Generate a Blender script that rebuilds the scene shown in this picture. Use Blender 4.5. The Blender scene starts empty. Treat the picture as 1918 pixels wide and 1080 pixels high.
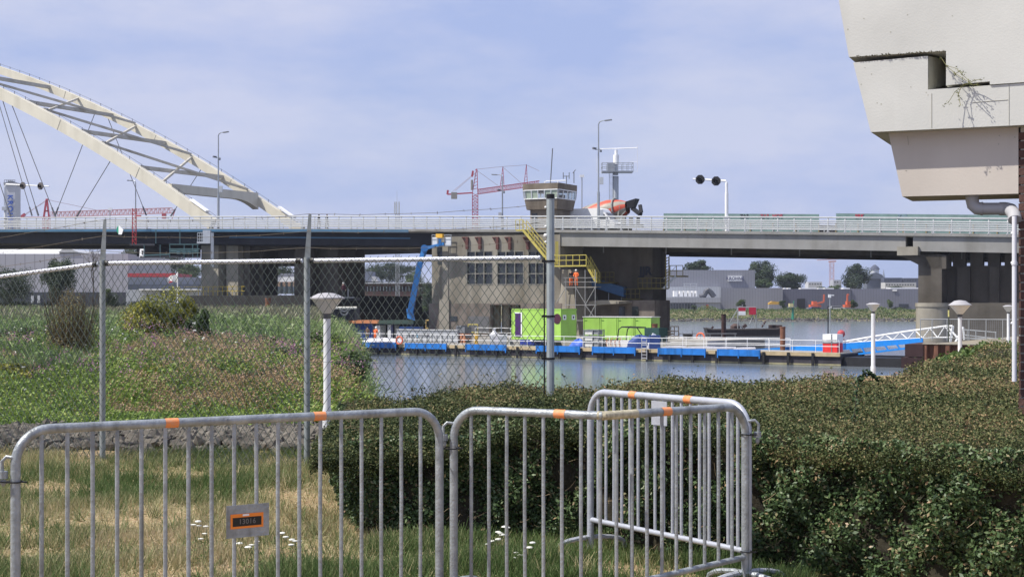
import bpy, math, random
import numpy as np
from mathutils import Matrix, Vector
rad = math.radians
SC = bpy.context.scene
COL = SC.collection
rng = np.random.default_rng(7)
random.seed(11)
# ---------------------------------------------------------------- camera
F = 2800.0          # focal length in photo pixels (1918 wide)
CZ = 1.55           # eye height
HY = 570.0          # horizon row
cam = bpy.data.objects.new('camera', bpy.data.cameras.new('camera'))
COL.objects.link(cam)
cam.location = (0, 0, CZ)
cam.rotation_euler = (rad(90), 0, 0)
cam.data.sensor_width = 36
cam.data.lens = 36 * F / 1918
cam.data.shift_y = 30 / 1918
cam.data.clip_start = 0.1
cam.data.clip_end = 9000
SC.camera = cam
# ---------------------------------------------------------------- light
SUN_EL, SX, SY = 54, -0.965, -0.262      # sun stands to the left and a little behind the viewer
sun = bpy.data.objects.new('sun', bpy.data.lights.new('sun', 'SUN'))
COL.objects.link(sun)
sun.data.energy = 4.9
sun.data.angle = rad(0.6)
sun.data.color = (1.0, 0.95, 0.86)
sv = Vector((SX * math.cos(rad(SUN_EL)), SY * math.cos(rad(SUN_EL)), math.sin(rad(SUN_EL))))
sun.rotation_euler = sv.to_track_quat('Z', 'Y').to_euler()
world = bpy.data.worlds.new('World'); SC.world = world
world.use_nodes = True
nt = world.node_tree; nt.nodes.clear()
def nd(t, **k):
    n = nt.nodes.new(t)
    for a, b in k.items(): setattr(n, a, b)
    return n
out = nd('ShaderNodeOutputWorld'); bg = nd('ShaderNodeBackground'); bc = nd('ShaderNodeBackground'); mx = nd('ShaderNodeMixShader')
sky = nd('ShaderNodeTexSky', sky_type='NISHITA', sun_disc=False, sun_elevation=rad(SUN_EL))
sky.sun_rotation = math.atan2(SX, SY)
sky.air_density = 1.0; sky.dust_density = 1.5; sky.ozone_density = 2.0
bg.inputs[1].default_value = 0.11
tc = nd('ShaderNodeTexCoord'); mp = nd('ShaderNodeMapping'); mp.inputs['Scale'].default_value = (1.0, 1.0, 2.6)
mp.inputs['Location'].default_value = (3.1, 1.7, 0.4)
n1 = nd('ShaderNodeTexNoise'); n1.inputs['Scale'].default_value = 3.2; n1.inputs['Detail'].default_value = 8; n1.inputs['Roughness'].default_value = 0.55
n1.inputs['Distortion'].default_value = 0.6
r1 = nd('ShaderNodeValToRGB'); r1.color_ramp.elements[0].position = 0.36; r1.color_ramp.elements[1].position = 0.72
r1.color_ramp.elements[0].color = (0.85, 0.85, 0.85, 1); r1.color_ramp.elements[1].color = (0.96, 0.96, 0.96, 1)
n2 = nd('ShaderNodeTexNoise'); n2.inputs['Scale'].default_value = 4.2; n2.inputs['Detail'].default_value = 9; n2.inputs['Roughness'].default_value = 0.6
mp2 = nd('ShaderNodeMapping'); mp2.inputs['Scale'].default_value = (1, 1, 3.0); mp2.inputs['Location'].default_value = (7.3, 0.2, 1.0)
r2 = nd('ShaderNodeValToRGB'); r2.color_ramp.elements[0].position = 0.38; r2.color_ramp.elements[1].position = 0.62
r2.color_ramp.elements[0].color = (0.34, 0.415, 0.67, 1); r2.color_ramp.elements[1].color = (0.50, 0.53, 0.70, 1)
L = nt.links.new
L(tc.outputs['Generated'], mp.inputs[0]); L(mp.outputs[0], n1.inputs[0]); L(n1.outputs[0], r1.inputs[0])
L(tc.outputs['Generated'], mp2.inputs[0]); L(mp2.outputs[0], n2.inputs[0]); L(n2.outputs[0], r2.inputs[0])
L(sky.outputs[0], bg.inputs[0]); L(r2.outputs[0], bc.inputs[0]); bc.inputs[1].default_value = 1.0
L(r1.outputs[0], mx.inputs[0]); L(bg.outputs[0], mx.inputs[1]); L(bc.outputs[0], mx.inputs[2]); L(mx.outputs[0], out.inputs[0])
SC.view_settings.view_transform = 'Standard'; SC.view_settings.look = 'None'
SC.view_settings.exposure = 0.30; SC.view_settings.gamma = 1.0
SC.cycles.max_bounces = 6; SC.cycles.transparent_max_bounces = 12

# ---------------------------------------------------------------- helpers
def P(px, py, Y):
    """photo pixel at real distance Y -> world point"""
    return Vector(((px - 959) / F * Y, Y, CZ + (HY - py) / F * Y))
class Line:
    """a real straight line on the ground plane, given by two bearings and distances"""
    def __init__(s, a, b):
        A = Vector(((a[0] - 959) / F * a[1], a[1])); B = Vector(((b[0] - 959) / F * b[1], b[1]))
        s.o = A; s.d = (B - A).normalized(); s.n = Vector((-s.d.y, s.d.x))
        if s.n.y < 0: s.n = -s.n
    def t(s, px, w=0.0):
        r = (px - 959) / F; q = s.o + s.n * w
        return (r * q.y - q.x) / (s.d.x - r * s.d.y)
    def xy(s, t, w=0.0): return s.o + s.d * t + s.n * w
    def p(s, t, w, z): q = s.xy(t, w); return Vector((q.x, q.y, z))
    def z(s, px, py, w=0.0): return CZ + (HY - py) / F * s.xy(s.t(px, w), w).y
    def P(s, px, py, w=0.0):
        q = s.xy(s.t(px, w), w); return Vector((q.x, q.y, CZ + (HY - py) / F * q.y))
    def M(s, t=0.0, w=0.0, z=0.0):
        q = s.xy(t, w)
        return Matrix(((s.d.x, s.n.x, 0, q.x), (s.d.y, s.n.y, 0, q.y), (0, 0, 1, z), (0, 0, 0, 1)))
WM = {}
def wm(o): return WM.get(o.name, Matrix.Identity(4))
def tag(o, label=None, cat=None, group=None, kind=None):
    if label: o['label'] = label
    if cat: o['category'] = cat
    if group: o['group'] = group
    if kind: o['kind'] = kind
    return o
def T(name, label, cat, loc, group=None, rz=0.0):
    o = bpy.data.objects.new(name, None); COL.objects.link(o)
    o.location = loc; o.rotation_euler = (0, 0, rz); o.empty_display_size = 0.2
    WM[o.name] = Matrix.Translation(loc) @ Matrix.Rotation(rz, 4, 'Z')
    return tag(o, label, cat, group)
def linkmesh(name, me, mat, parent, base=None):
    o = bpy.data.objects.new(name, me); COL.objects.link(o)
    for m in (mat if isinstance(mat, (list, tuple)) else [mat]): me.materials.append(m)
    if parent is not None:
        o.parent = parent; WM[o.name] = wm(parent)
    elif base is not None:
        o.location = base; WM[o.name] = Matrix.Translation(base)
    return o
class MB:
    def __init__(s): s.v = []; s.f = []; s.m = []; s.sm = []; s.M = None; s.mi = 0; s.smooth = False
    def add(s, vs, fs):
        b = len(s.v)
        for p in vs:
            p = Vector(p)
            s.v.append(s.M @ p if s.M is not None else p)
        for f in fs: s.f.append([b + i for i in f]); s.m.append(s.mi); s.sm.append(s.smooth)
        return s
    def box(s, x0, x1, y0, y1, z0, z1):
        return s.add([(x0,y0,z0),(x1,y0,z0),(x1,y1,z0),(x0,y1,z0),(x0,y0,z1),(x1,y0,z1),(x1,y1,z1),(x0,y1,z1)],
                     [(0,3,2,1),(4,5,6,7),(0,1,5,4),(1,2,6,5),(2,3,7,6),(3,0,4,7)])
    def cbox(s, x, y, z, sx, sy, sz): return s.box(x-sx/2, x+sx/2, y-sy/2, y+sy/2, z, z+sz)
    def hexa(s, b, t):   # four bottom points, four top points
        return s.add(list(b) + list(t), [(3,2,1,0),(4,5,6,7),(0,1,5,4),(1,2,6,5),(2,3,7,6),(3,0,4,7)])
    def prism(s, poly, vec):  # planar polygon extruded by vec
        n = len(poly); vec = Vector(vec); A = [Vector(p) for p in poly]; B = [p + vec for p in A]
        fs = [tuple(range(n)), tuple(range(2*n-1, n-1, -1))] + [(i, (i+1) % n, n + (i+1) % n, n + i) for i in range(n)]
        return s.add(A + B, fs)
    def tube(s, pts, r, n=8, cap=True):
        pts = [Vector(p) for p in pts]; k = len(pts)
        rs = r if isinstance(r, (list, tuple)) else [r] * k
        vs = []; up0 = None
        for i, p in enumerate(pts):
            a = pts[max(0, i-1)]; b = pts[min(k-1, i+1)]; d = (b - a)
            d = d.normalized() if d.length > 1e-9 else Vector((0,0,1))
            if up0 is None:
                up0 = Vector((0,0,1)) if abs(d.z) < 0.9 else Vector((1,0,0))
            u = d.cross(up0)
            if u.length < 1e-6: u = d.cross(Vector((0,1,0)))
            u.normalize(); w = u.cross(d).normalized(); up0 = w
            for j in range(n):
                c = 2*math.pi*(j+.5)/n; vs.append(p + (u*math.cos(c) + w*math.sin(c))*rs[i])
        fs = [(i*n+j, i*n+(j+1)%n, (i+1)*n+(j+1)%n, (i+1)*n+j) for i in range(k-1) for j in range(n)]
        if cap: fs += [tuple(range(n-1,-1,-1)), tuple(range((k-1)*n, k*n))]
        return s.add(vs, fs)
    def bar(s, a, b, wx, wz=None):   # rectangular bar
        a = Vector(a); b = Vector(b); wz = wz or wx; d = (b-a).normalized()
        up = Vector((0,0,1)) if abs(d.z) < 0.95 else Vector((0,1,0))
        u = d.cross(up).normalized()*wx/2; w = u.cross(d).normalized()*wz/2
        return s.hexa([a-u-w,a+u-w,b+u-w,b-u-w],[a-u+w,a+u+w,b+u+w,b-u+w])
    def lathe(s, c, prof, n=16, ax='z'):
        c = Vector(c); vs = []
        for r, z in prof:
            for j in range(n):
                a = 2*math.pi*j/n
                q = (r*math.cos(a), r*math.sin(a), z)
                if ax == 'x': q = (z, r*math.cos(a), r*math.sin(a))
                if ax == 'y': q = (r*math.cos(a), z, r*math.sin(a))
                vs.append(c + Vector(q))
        k = len(prof)
        fs = [(i*n+j, i*n+(j+1)%n, (i+1)*n+(j+1)%n, (i+1)*n+j) for i in range(k-1) for j in range(n)]
        fs += [tuple(range(n-1,-1,-1)), tuple(range((k-1)*n, k*n))]
        return s.add(vs, fs)
    def ball(s, c, r, n=10, sz=1.0):
        prof = [(max(1e-4, r*math.sin(math.pi*i/6)), -r*sz*math.cos(math.pi*i/6)) for i in range(7)]
        return s.lathe(c, prof, n)
    def torus(s, c, R, r, nrm=(0,1,0), n=20, m=8):
        nrm = Vector(nrm).normalized(); u = nrm.orthogonal().normalized(); w = nrm.cross(u); c = Vector(c)
        vs = []
        for i in range(n):
            a = 2*math.pi*i/n; e = u*math.cos(a) + w*math.sin(a)
            for j in range(m):
                b = 2*math.pi*j/m; vs.append(c + e*(R + r*math.cos(b)) + nrm*r*math.sin(b))
        return s.add(vs, [(i*m+j, ((i+1)%n)*m+j, ((i+1)%n)*m+(j+1)%m, i*m+(j+1)%m) for i in range(n) for j in range(m)])
    def build(s, name, mat, parent=None, label=None, cat=None, group=None, kind=None, smooth=False, local=False):
        me = bpy.data.meshes.new(name)
        base = None
        if parent is None:
            xs = [p.x for p in s.v]; ys = [p.y for p in s.v]; zs = [p.z for p in s.v]
            base = Vector(((min(xs)+max(xs))/2, (min(ys)+max(ys))/2, min(zs)))
            V = [tuple(p - base) for p in s.v]
        elif local: V = [tuple(p) for p in s.v]
        else:
            I = wm(parent).inverted(); V = [tuple(I @ p) for p in s.v]
        me.from_pydata(V, [], s.f); 
        o = linkmesh(name, me, mat, parent, base)
        if any(s.m): me.polygons.foreach_set('material_index', s.m)
        if smooth or any(s.sm):
            me.polygons.foreach_set('use_smooth', [True]*len(s.f) if smooth else s.sm)
            if smooth: me.set_sharp_from_angle(angle=rad(40))
        me.update(); me.validate()
        return tag(o, label, cat, group, kind)
def copy_tree(o, parent=None):
    c = o.copy(); COL.objects.link(c)
    if parent is not None: c.parent = parent
    for ch in list(o.children): copy_tree(ch, c)
    return c
def text_mesh(body, size, name='lettering', bold=0.0, spacing=1.0):
    cu = bpy.data.curves.new(name, 'FONT'); cu.body = body; cu.size = size; cu.align_x = 'CENTER'; cu.align_y = 'CENTER'
    cu.extrude = 0.002*size*10; cu.offset = bold*size; cu.space_character = spacing; cu.resolution_u = 3
    o = bpy.data.objects.new(name, cu); COL.objects.link(o)
    dg = bpy.context.evaluated_depsgraph_get(); me = bpy.data.meshes.new_from_object(o.evaluated_get(dg))
    bpy.data.objects.remove(o); bpy.data.curves.remove(cu)
    me.name = name; me.materials.clear()
    return me
def put_text(body, size, M, mat, parent, name='lettering', bold=0.0, spacing=1.0, sx=1.0):
    """M: world matrix whose local X runs along the text and local Y is up"""
    me = text_mesh(body, size, name, bold, spacing)
    me.transform(wm(parent).inverted() @ M @ Matrix.Diagonal((sx,1,1,1)))
    return linkmesh(name, me, mat, parent)
def face_M(p, xdir, updir=(0,0,1)):
    x = Vector(xdir).normalized(); u = Vector(updir).normalized(); n = x.cross(u)
    return Matrix(((x.x,u.x,n.x,p[0]),(x.y,u.y,n.y,p[1]),(x.z,u.z,n.z,p[2]),(0,0,0,1)))
# ---------------------------------------------------------------- materials
MATS = {}
def mat(name, col, rough=0.7, metal=0.0, var=0.12, scale=3.0, bump=0.0, bscale=None, col2=None, spec=0.4, stain=0.0):
    if name in MATS: return MATS[name]
    m = bpy.data.materials.new(name); m.use_nodes = True; N = m.node_tree; b = N.nodes['Principled BSDF']
    b.inputs['Roughness'].default_value = rough; b.inputs['Metallic'].default_value = metal
    b.inputs['Specular IOR Level'].default_value = spec
    tc = N.nodes.new('ShaderNodeTexCoord'); ns = N.nodes.new('ShaderNodeTexNoise')
    ns.inputs['Scale'].default_value = scale; ns.inputs['Detail'].default_value = 6; ns.inputs['Roughness'].default_value = 0.6
    N.links.new(tc.outputs['Object'], ns.inputs[0])
    r = N.nodes.new('ShaderNodeValToRGB'); e = r.color_ramp.elements
    e[0].position = 0.3; e[1].position = 0.72
    c2 = col2 if col2 else tuple(min(1, c*(1+var)) for c in col)
    c1 = col if col2 else tuple(c*(1-var) for c in col)
    e[0].color = (*c1, 1); e[1].color = (*c2, 1)
    N.links.new(ns.outputs[0], r.inputs[0]); src = r.outputs[0]
    if stain > 0:
        mp = N.nodes.new('ShaderNodeMapping'); mp.inputs['Scale'].default_value = (1.6, 1.6, 0.12)
        n3 = N.nodes.new('ShaderNodeTexNoise'); n3.inputs['Scale'].default_value = scale*0.8; n3.inputs['Detail'].default_value = 5
        r3 = N.nodes.new('ShaderNodeValToRGB'); r3.color_ramp.elements[0].position = 0.48; r3.color_ramp.elements[1].position = 0.7
        r3.color_ramp.elements[0].color = (1,1,1,1); r3.color_ramp.elements[1].color = (1-stain, 1-stain*1.05, 1-stain*1.15, 1)
        mxr = N.nodes.new('ShaderNodeMix'); mxr.data_type = 'RGBA'; mxr.blend_type = 'MULTIPLY'; mxr.inputs[0].default_value = 1
        N.links.new(tc.outputs['Object'], mp.inputs[0]); N.links.new(mp.outputs[0], n3.inputs[0]); N.links.new(n3.outputs[0], r3.inputs[0])
        N.links.new(src, mxr.inputs[6]); N.links.new(r3.outputs[0], mxr.inputs[7]); src = mxr.outputs[2]
    N.links.new(src, b.inputs['Base Color'])
    if bump > 0:
        nb = N.nodes.new('ShaderNodeTexNoise'); nb.inputs['Scale'].default_value = bscale or scale*6; nb.inputs['Detail'].default_value = 6
        bp = N.nodes.new('ShaderNodeBump'); bp.inputs['Strength'].default_value = bump; bp.inputs['Distance'].default_value = 0.02
        N.links.new(tc.outputs['Object'], nb.inputs[0]); N.links.new(nb.outputs[0], bp.inputs['Height']); N.links.new(bp.outputs[0], b.inputs['Normal'])
    MATS[name] = m; return m
def leafmat(name, cols, rough=0.55, trans=0.25, clump=0.35, cscale=1.2, spec=0.35):
    """colour by leaf (attribute lr) with broad patches of different growth"""
    if name in MATS: return MATS[name]
    m = bpy.data.materials.new(name); m.use_nodes = True; N = m.node_tree; b = N.nodes['Principled BSDF']
    b.inputs['Roughness'].default_value = rough; b.inputs['Specular IOR Level'].default_value = spec
    a = N.nodes.new('ShaderNodeAttribute'); a.attribute_name = 'lr'
    g = N.nodes.new('ShaderNodeNewGeometry'); ns = N.nodes.new('ShaderNodeTexNoise'); ns.inputs['Scale'].default_value = cscale; ns.inputs['Detail'].default_value = 3
    N.links.new(g.outputs['Position'], ns.inputs[0])
    ma = N.nodes.new('ShaderNodeMath'); ma.operation = 'MULTIPLY_ADD'; ma.inputs[1].default_value = clump*3; ma.inputs[2].default_value = -clump*1.5
    ad = N.nodes.new('ShaderNodeMath'); ad.operation = 'ADD'; ad.use_clamp = True
    N.links.new(ns.outputs[0], ma.inputs[0]); N.links.new(ma.outputs[0], ad.inputs[0]); N.links.new(a.outputs['Fac'], ad.inputs[1])
    r = N.nodes.new('ShaderNodeValToRGB'); els = r.color_ramp.elements
    while len(els) < len(cols): els.new(0.5)
    for i, c in enumerate(cols): els[i].position = i/(len(cols)-1); els[i].color = (*c, 1)
    N.links.new(ad.outputs[0], r.inputs[0]); N.links.new(r.outputs[0], b.inputs['Base Color'])
    if trans > 0:
        tr = N.nodes.new('ShaderNodeBsdfTranslucent'); mx = N.nodes.new('ShaderNodeMixShader'); mx.inputs[0].default_value = trans
        N.links.new(r.outputs[0], tr.inputs[0]); N.links.new(b.outputs[0], mx.inputs[1]); N.links.new(tr.outputs[0], mx.inputs[2])
        N.links.new(mx.outputs[0], N.nodes['Material Output'].inputs[0])
    MATS[name] = m; return m
def norm(a): return a/np.maximum(1e-9, np.linalg.norm(a, axis=1, keepdims=True))
def quads_mesh(name, V, lr, m, parent=None, base=None, mats=None):
    """V (N,4,3) world quads, lr (N,) value per leaf"""
    n = len(V); V = V.reshape(-1, 3)
    if parent is not None:
        I = np.array(wm(parent).inverted()); V = V @ I[:3,:3].T + I[:3,3]
    elif base is not None: V = V - np.array(base)
    me = bpy.data.meshes.new(name); me.vertices.add(4*n); me.loops.add(4*n); me.polygons.add(n)
    me.vertices.foreach_set('co', V.astype(np.float32).ravel()); me.loops.foreach_set('vertex_index', np.arange(4*n, dtype=np.int32))
    me.polygons.foreach_set('loop_start', np.arange(0, 4*n, 4, dtype=np.int32))
    at = me.attributes.new('lr', 'FLOAT', 'POINT'); at.data.foreach_set('value', np.repeat(lr, 4).astype(np.float32))
    me.update(calc_edges=True)
    return linkmesh(name, me, m, parent, base)
def leaf_quads(C, size, up=0.4, aspect=0.55, nrm=None, spread=1.0):
    n = len(C); size = np.broadcast_to(size, (n,))
    d = norm(rng.normal(size=(n,3))*[1,1,0.7]); nn = rng.normal(size=(n,3))*spread + np.array([0,0,up])
    if nrm is not None: nn = nn + nrm
    nn = norm(nn); s = norm(np.cross(d, nn)); d = norm(np.cross(nn, s))
    L = (d.T*size/2).T; S = (s.T*size*aspect/2).T
    return np.stack([C-L, C+S*1.0, C+L, C-S*1.0], axis=1)
def blade_quads(B, h, w, lean=0.25, ldir=None):
    n = len(B); a = rng.uniform(0, 2*np.pi, n); s = np.stack([np.cos(a), np.sin(a), np.zeros(n)], 1)
    b = rng.uniform(0, 2*np.pi, n); t = np.stack([np.cos(b), np.sin(b), np.zeros(n)], 1)*lean*rng.uniform(.2, 1, (n,1))
    if ldir is not None: t = t + np.array(ldir)
    tip = B + (np.stack([np.zeros(n)]*2 + [np.ones(n)], 1) + t)*np.reshape(h, (-1,1))
    S = s*np.reshape(np.broadcast_to(w, (n,)), (-1,1))/2
    return np.stack([B-S, B+S, tip+S*.25, tip-S*.25], axis=1)
CON = mat('concrete_old', (0.30,0.275,0.225), 0.9, var=.18, scale=.5, bump=.25, bscale=6, stain=.35)
# ================================================================ SETTING
WZ = -3.65
def sst(x, a, b):
    t = np.clip((x-a)/(b-a), 0, 1); return t*t*(3-2*t)
def gz(X, Y):
    X = np.asarray(X, float); Y = np.asarray(Y, float)
    left = -1.0*sst(Y, 17.8, 27)
    leftm = 1 - sst(X, -0.105*Y - 0.6, -0.105*Y + 2.4)
    left_end = sst(Y, 84, 92)
    right = -1.6*sst(Y, 19, 32)
    rightm = sst(X, 0.232*Y - 2.0, 0.232*Y + 0.2)
    mid = -6.0*sst(Y, 18.5, 24)
    z = mid*(1-leftm)*(1-rightm)
    z = np.where(leftm > 0, z + left*leftm*(1-rightm), z)
    z = z + right*rightm
    z = z - 5.5*sst(Y, 66, 71)*rightm
    near = 1 - sst(Y, 18, 19.5)
    z = z*(1-near)
    z = np.where(Y > 84, z*(1-left_end) - 6.5*left_end, z)
    return z + 0.03*np.sin(X*1.7+Y*0.6)*np.cos(Y*1.1-X*.4)*(Y > 4)
def grid_mesh(name, xs, ys, zf, m, kind='structure'):
    X, Y = np.meshgrid(xs, ys); Z = zf(X, Y); nx, ny = len(xs), len(ys)
    V = np.stack([X, Y, Z], -1).reshape(-1, 3)
    i, j = np.meshgrid(np.arange(nx-1), np.arange(ny-1)); a = (j*nx+i).ravel()
    Fc = np.stack([a, a+1, a+nx+1, a+nx], 1)
    me = bpy.data.meshes.new(name); me.from_pydata(V.tolist(), [], Fc.tolist()); me.polygons.foreach_set('use_smooth', [True]*len(Fc))
    o = linkmesh(name, me, m, None, None); return tag(o, kind=kind)
# meadow soil with dry straw, green and bare patches
gm = bpy.data.materials.new('meadow_soil'); gm.use_nodes = True; N = gm.node_tree; b = N.nodes['Principled BSDF']; b.inputs['Roughness'].default_value = .95
b.inputs['Specular IOR Level'].default_value = .1
g = N.nodes.new('ShaderNodeNewGeometry'); a1 = N.nodes.new('ShaderNodeTexNoise'); a1.inputs['Scale'].default_value = .9; a1.inputs['Detail'].default_value = 5
a2 = N.nodes.new('ShaderNodeTexNoise'); a2.inputs['Scale'].default_value = 22; a2.inputs['Detail'].default_value = 6
N.links.new(g.outputs['Position'], a1.inputs[0]); N.links.new(g.outputs['Position'], a2.inputs[0])
mm = N.nodes.new('ShaderNodeMath'); mm.operation = 'MULTIPLY_ADD'; mm.inputs[1].default_value = .45; N.links.new(a2.outputs[0], mm.inputs[0]); 
m2 = N.nodes.new('ShaderNodeMath'); m2.operation = 'SUBTRACT'; m2.inputs[1].default_value = .22; N.links.new(a1.outputs[0], m2.inputs[0]); N.links.new(m2.outputs[0], mm.inputs[2])
r = N.nodes.new('ShaderNodeValToRGB'); els = r.color_ramp.elements; els[0].position = .36; els[1].position = .64
els[0].color = (.16, .15, .06, 1); els[1].color = (.42, .29, .19, 1); e = els.new(.5); e.color = (.34, .25, .14, 1)
N.links.new(mm.outputs[0], r.inputs[0]); N.links.new(r.outputs[0], b.inputs['Base Color'])
bp = N.nodes.new('ShaderNodeBump'); bp.inputs['Strength'].default_value = .8; bp.inputs['Distance'].default_value = .03; N.links.new(a2.outputs[0], bp.inputs['Height']); N.links.new(bp.outputs[0], b.inputs['Normal'])
grid_mesh('ground', np.linspace(-45, 45, 160), np.concatenate([np.linspace(-6, 20, 90), np.linspace(20.5, 96, 150)]), gz, gm)
# river
wmat = bpy.data.materials.new('river_water'); wmat.use_nodes = True; N = wmat.node_tree; b = N.nodes['Principled BSDF']
b.inputs['Base Color'].default_value = (.15, .175, .20, 1); b.inputs['Roughness'].default_value = .14; b.inputs['IOR'].default_value = 1.33
b.inputs['Specular IOR Level'].default_value = .5
g = N.nodes.new('ShaderNodeNewGeometry'); mp = N.nodes.new('ShaderNodeMapping'); mp.inputs['Scale'].default_value = (.8, 1.0, 1); 
a1 = N.nodes.new('ShaderNodeTexNoise'); a1.inputs['Scale'].default_value = .9; a1.inputs['Detail'].default_value = 6; a1.inputs['Roughness'].default_value = .6
a3 = N.nodes.new('ShaderNodeTexNoise'); a3.inputs['Scale'].default_value = .05; a3.inputs['Detail'].default_value = 3
N.links.new(g.outputs['Position'], mp.inputs[0]); N.links.new(mp.outputs[0], a1.inputs[0]); N.links.new(g.outputs['Position'], a3.inputs[0])
ml = N.nodes.new('ShaderNodeMath'); ml.operation = 'MULTIPLY'; N.links.new(a1.outputs[0], ml.inputs[0]); N.links.new(a3.outputs[0], ml.inputs[1])
bp = N.nodes.new('ShaderNodeBump'); bp.inputs['Strength'].default_value = .5; bp.inputs['Distance'].default_value = .10; N.links.new(ml.outputs[0], bp.inputs['Height']); N.links.new(bp.outputs[0], b.inputs['Normal'])
wb = MB(); wb.add([(-900, 17, WZ), (900, 17, WZ), (900, 470, WZ), (-900, 470, WZ)], [(0,1,2,3)])
tag(wb.build('river_water', wmat), kind='structure')
# far bank and polder land to the horizon
fm = mat('far_bank_soil', (.16,.15,.085), .95, var=.3, scale=.05, col2=(.27,.23,.13))
def fz(X, Y):
    z = np.where(Y < 458, WZ-1.5 + (Y-450)/8*1.9, WZ+.4 + sst(Y, 458, 472)*3.05)
    return z + .12*np.sin(X*.31)*np.cos(X*.13+Y)
grid_mesh('far_bank', np.linspace(-700, 700, 300), np.concatenate([np.array([450, 455, 458, 461, 464, 468, 472, 480, 500, 600, 800, 1400, 3000, 7000])]), fz, fm)
LZ = -0.2     # land level on the far bank

# ================================================================ BRIDGE
BR = Line((100, F/14.5), (1120, F/17.79))
_px = [-300, -100, 0, 250, 500, 800, 1120, 1400, 1700, 1910, 2150, 2500]
_by = [430, 429.6, 429, 427.5, 425.5, 427, 431, 433.5, 437, 439, 441, 444]
_t = [BR.t(p) for p in _px]; _z = [BR.z(p, y) for p, y in zip(_px, _by)]
_pf = np.polyfit(_t, _z, 2)
def zd(t): return float(np.polyval(_pf, t))
def bt(px, w=0.0): return BR.t(px, w)
T0, T1 = bt(-330), bt(2300)
bridge = T('road_bridge', 'long grey road bridge with a cream steel tied arch over the river', 'bridge', BR.p(bt(900), 0, WZ))
STEEL_CREAM = mat('cream_steel', (.62,.58,.47), .5, var=.07, scale=.35, stain=.16)
BLUEST = mat('blue_painted_steel', (.045,.13,.22), .5, var=.15, scale=.5)
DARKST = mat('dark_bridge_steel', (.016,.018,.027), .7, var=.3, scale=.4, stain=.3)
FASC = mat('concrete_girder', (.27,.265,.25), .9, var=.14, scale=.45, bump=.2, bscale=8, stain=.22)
DKCON = mat('shaded_concrete', (.105,.093,.078), .95, var=.3, scale=.35, bump=.3, bscale=5, stain=.45)  # concrete with the shade under the deck put into its colour
RAILM = mat('galvanised_railing', (.50,.51,.51), .5, metal=.2, var=.08, scale=2)
ASPH = mat('bridge_asphalt', (.06,.06,.062), .9, var=.2, scale=2)
def sweep(mb, prof, ts, zf=zd):
    """prof: closed polygon of (w,z) in section, swept along the bridge"""
    n = len(prof); vs = []
    for t in ts:
        z0 = zf(t)
        for w, z in prof: vs.append(BR.p(t, w, z0+z))
    k = len(ts)
    fs = [(i*n+j, (i+1)*n+j, (i+1)*n+(j+1)%n, i*n+(j+1)%n) for i in range(k-1) for j in range(n)]
    fs += [tuple(range(n)), tuple(range(k*n-1, (k-1)*n-1, -1))]
    mb.add(vs, fs)
def tr(a, b, n=24): return [a+(b-a)*i/n for i in range(n+1)]
BW = 33.0
tj = bt(1043)                       # joint between steel span and concrete span
tpR = bt(1702)
m = MB(); sweep(m, [(0.0,-.02),(0,-.30),(.6,-.42),(BW-.6,-.42),(BW,-.30),(BW,-.02)], tr(T0, T1, 60)); m.build('deck', FASC, bridge)
m = MB(); sweep(m, [(4.0,.0),(4.0,.06),(BW-4,.06),(BW-4,.0)], tr(T0, T1, 60)); m.build('roadway', ASPH, bridge)
# concrete girders, right span(s)
for a, b_ in ((tj+.1, tpR-.35), (tpR+.35, T1)):
    m = MB(); sweep(m, [(.25,-.30),(.25,-1.75),(.9,-1.75),(.9,-.30)], tr(a, b_, 16)); m.build('fascia_girder', FASC, bridge)
    for w in (9, 16.5, 24, BW-.9):
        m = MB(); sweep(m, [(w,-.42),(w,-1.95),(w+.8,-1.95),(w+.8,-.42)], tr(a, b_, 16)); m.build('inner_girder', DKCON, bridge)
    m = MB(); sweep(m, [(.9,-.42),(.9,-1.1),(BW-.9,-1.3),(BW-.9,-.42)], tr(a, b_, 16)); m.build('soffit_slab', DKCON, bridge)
    for q in tr(a+4, b_-4, 4): m = MB(); m.tube([BR.p(q, 3.0, zd(q)-1.2), BR.p(q, 3.0, zd(q)-2.35)], .06, 6); m.build('drain_pipe', FASC, bridge)
# steel arch span on the left
m = MB(); sweep(m, [(-.02,-.12),(-.02,-.42),(.3,-.42),(.3,-.12)], tr(T0, bt(765), 30)); m.build('edge_strip', BLUEST, bridge)
m = MB(); sweep(m, [(1.2,-.42),(1.2,-1.9),(1.7,-2.0),(4.5,-2.0),(4.5,-.42)], tr(T0, bt(800), 30)); m.build('edge_girder', DARKST, bridge)
m = MB(); sweep(m, [(4.5,-.42),(4.5,-1.2),(BW-1,-1.2),(BW-1,-.42)], tr(T0, bt(800), 30)); m.build('cross_beams', DARKST, bridge)
m = MB(); sweep(m, [(BW-5.5,-.42),(BW-5.5,-1.7),(BW-1,-1.7),(BW-1,-.42)], tr(T0, bt(690), 30)); m.build('far_girder', DARKST, bridge)
m = MB(); sweep(m, [(1.15,-.95),(1.15,-1.12),(1.2,-1.12),(1.2,-.95)], tr(bt(418), bt(758), 8)); m.build('pipe_run', BLUEST, bridge)
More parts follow.
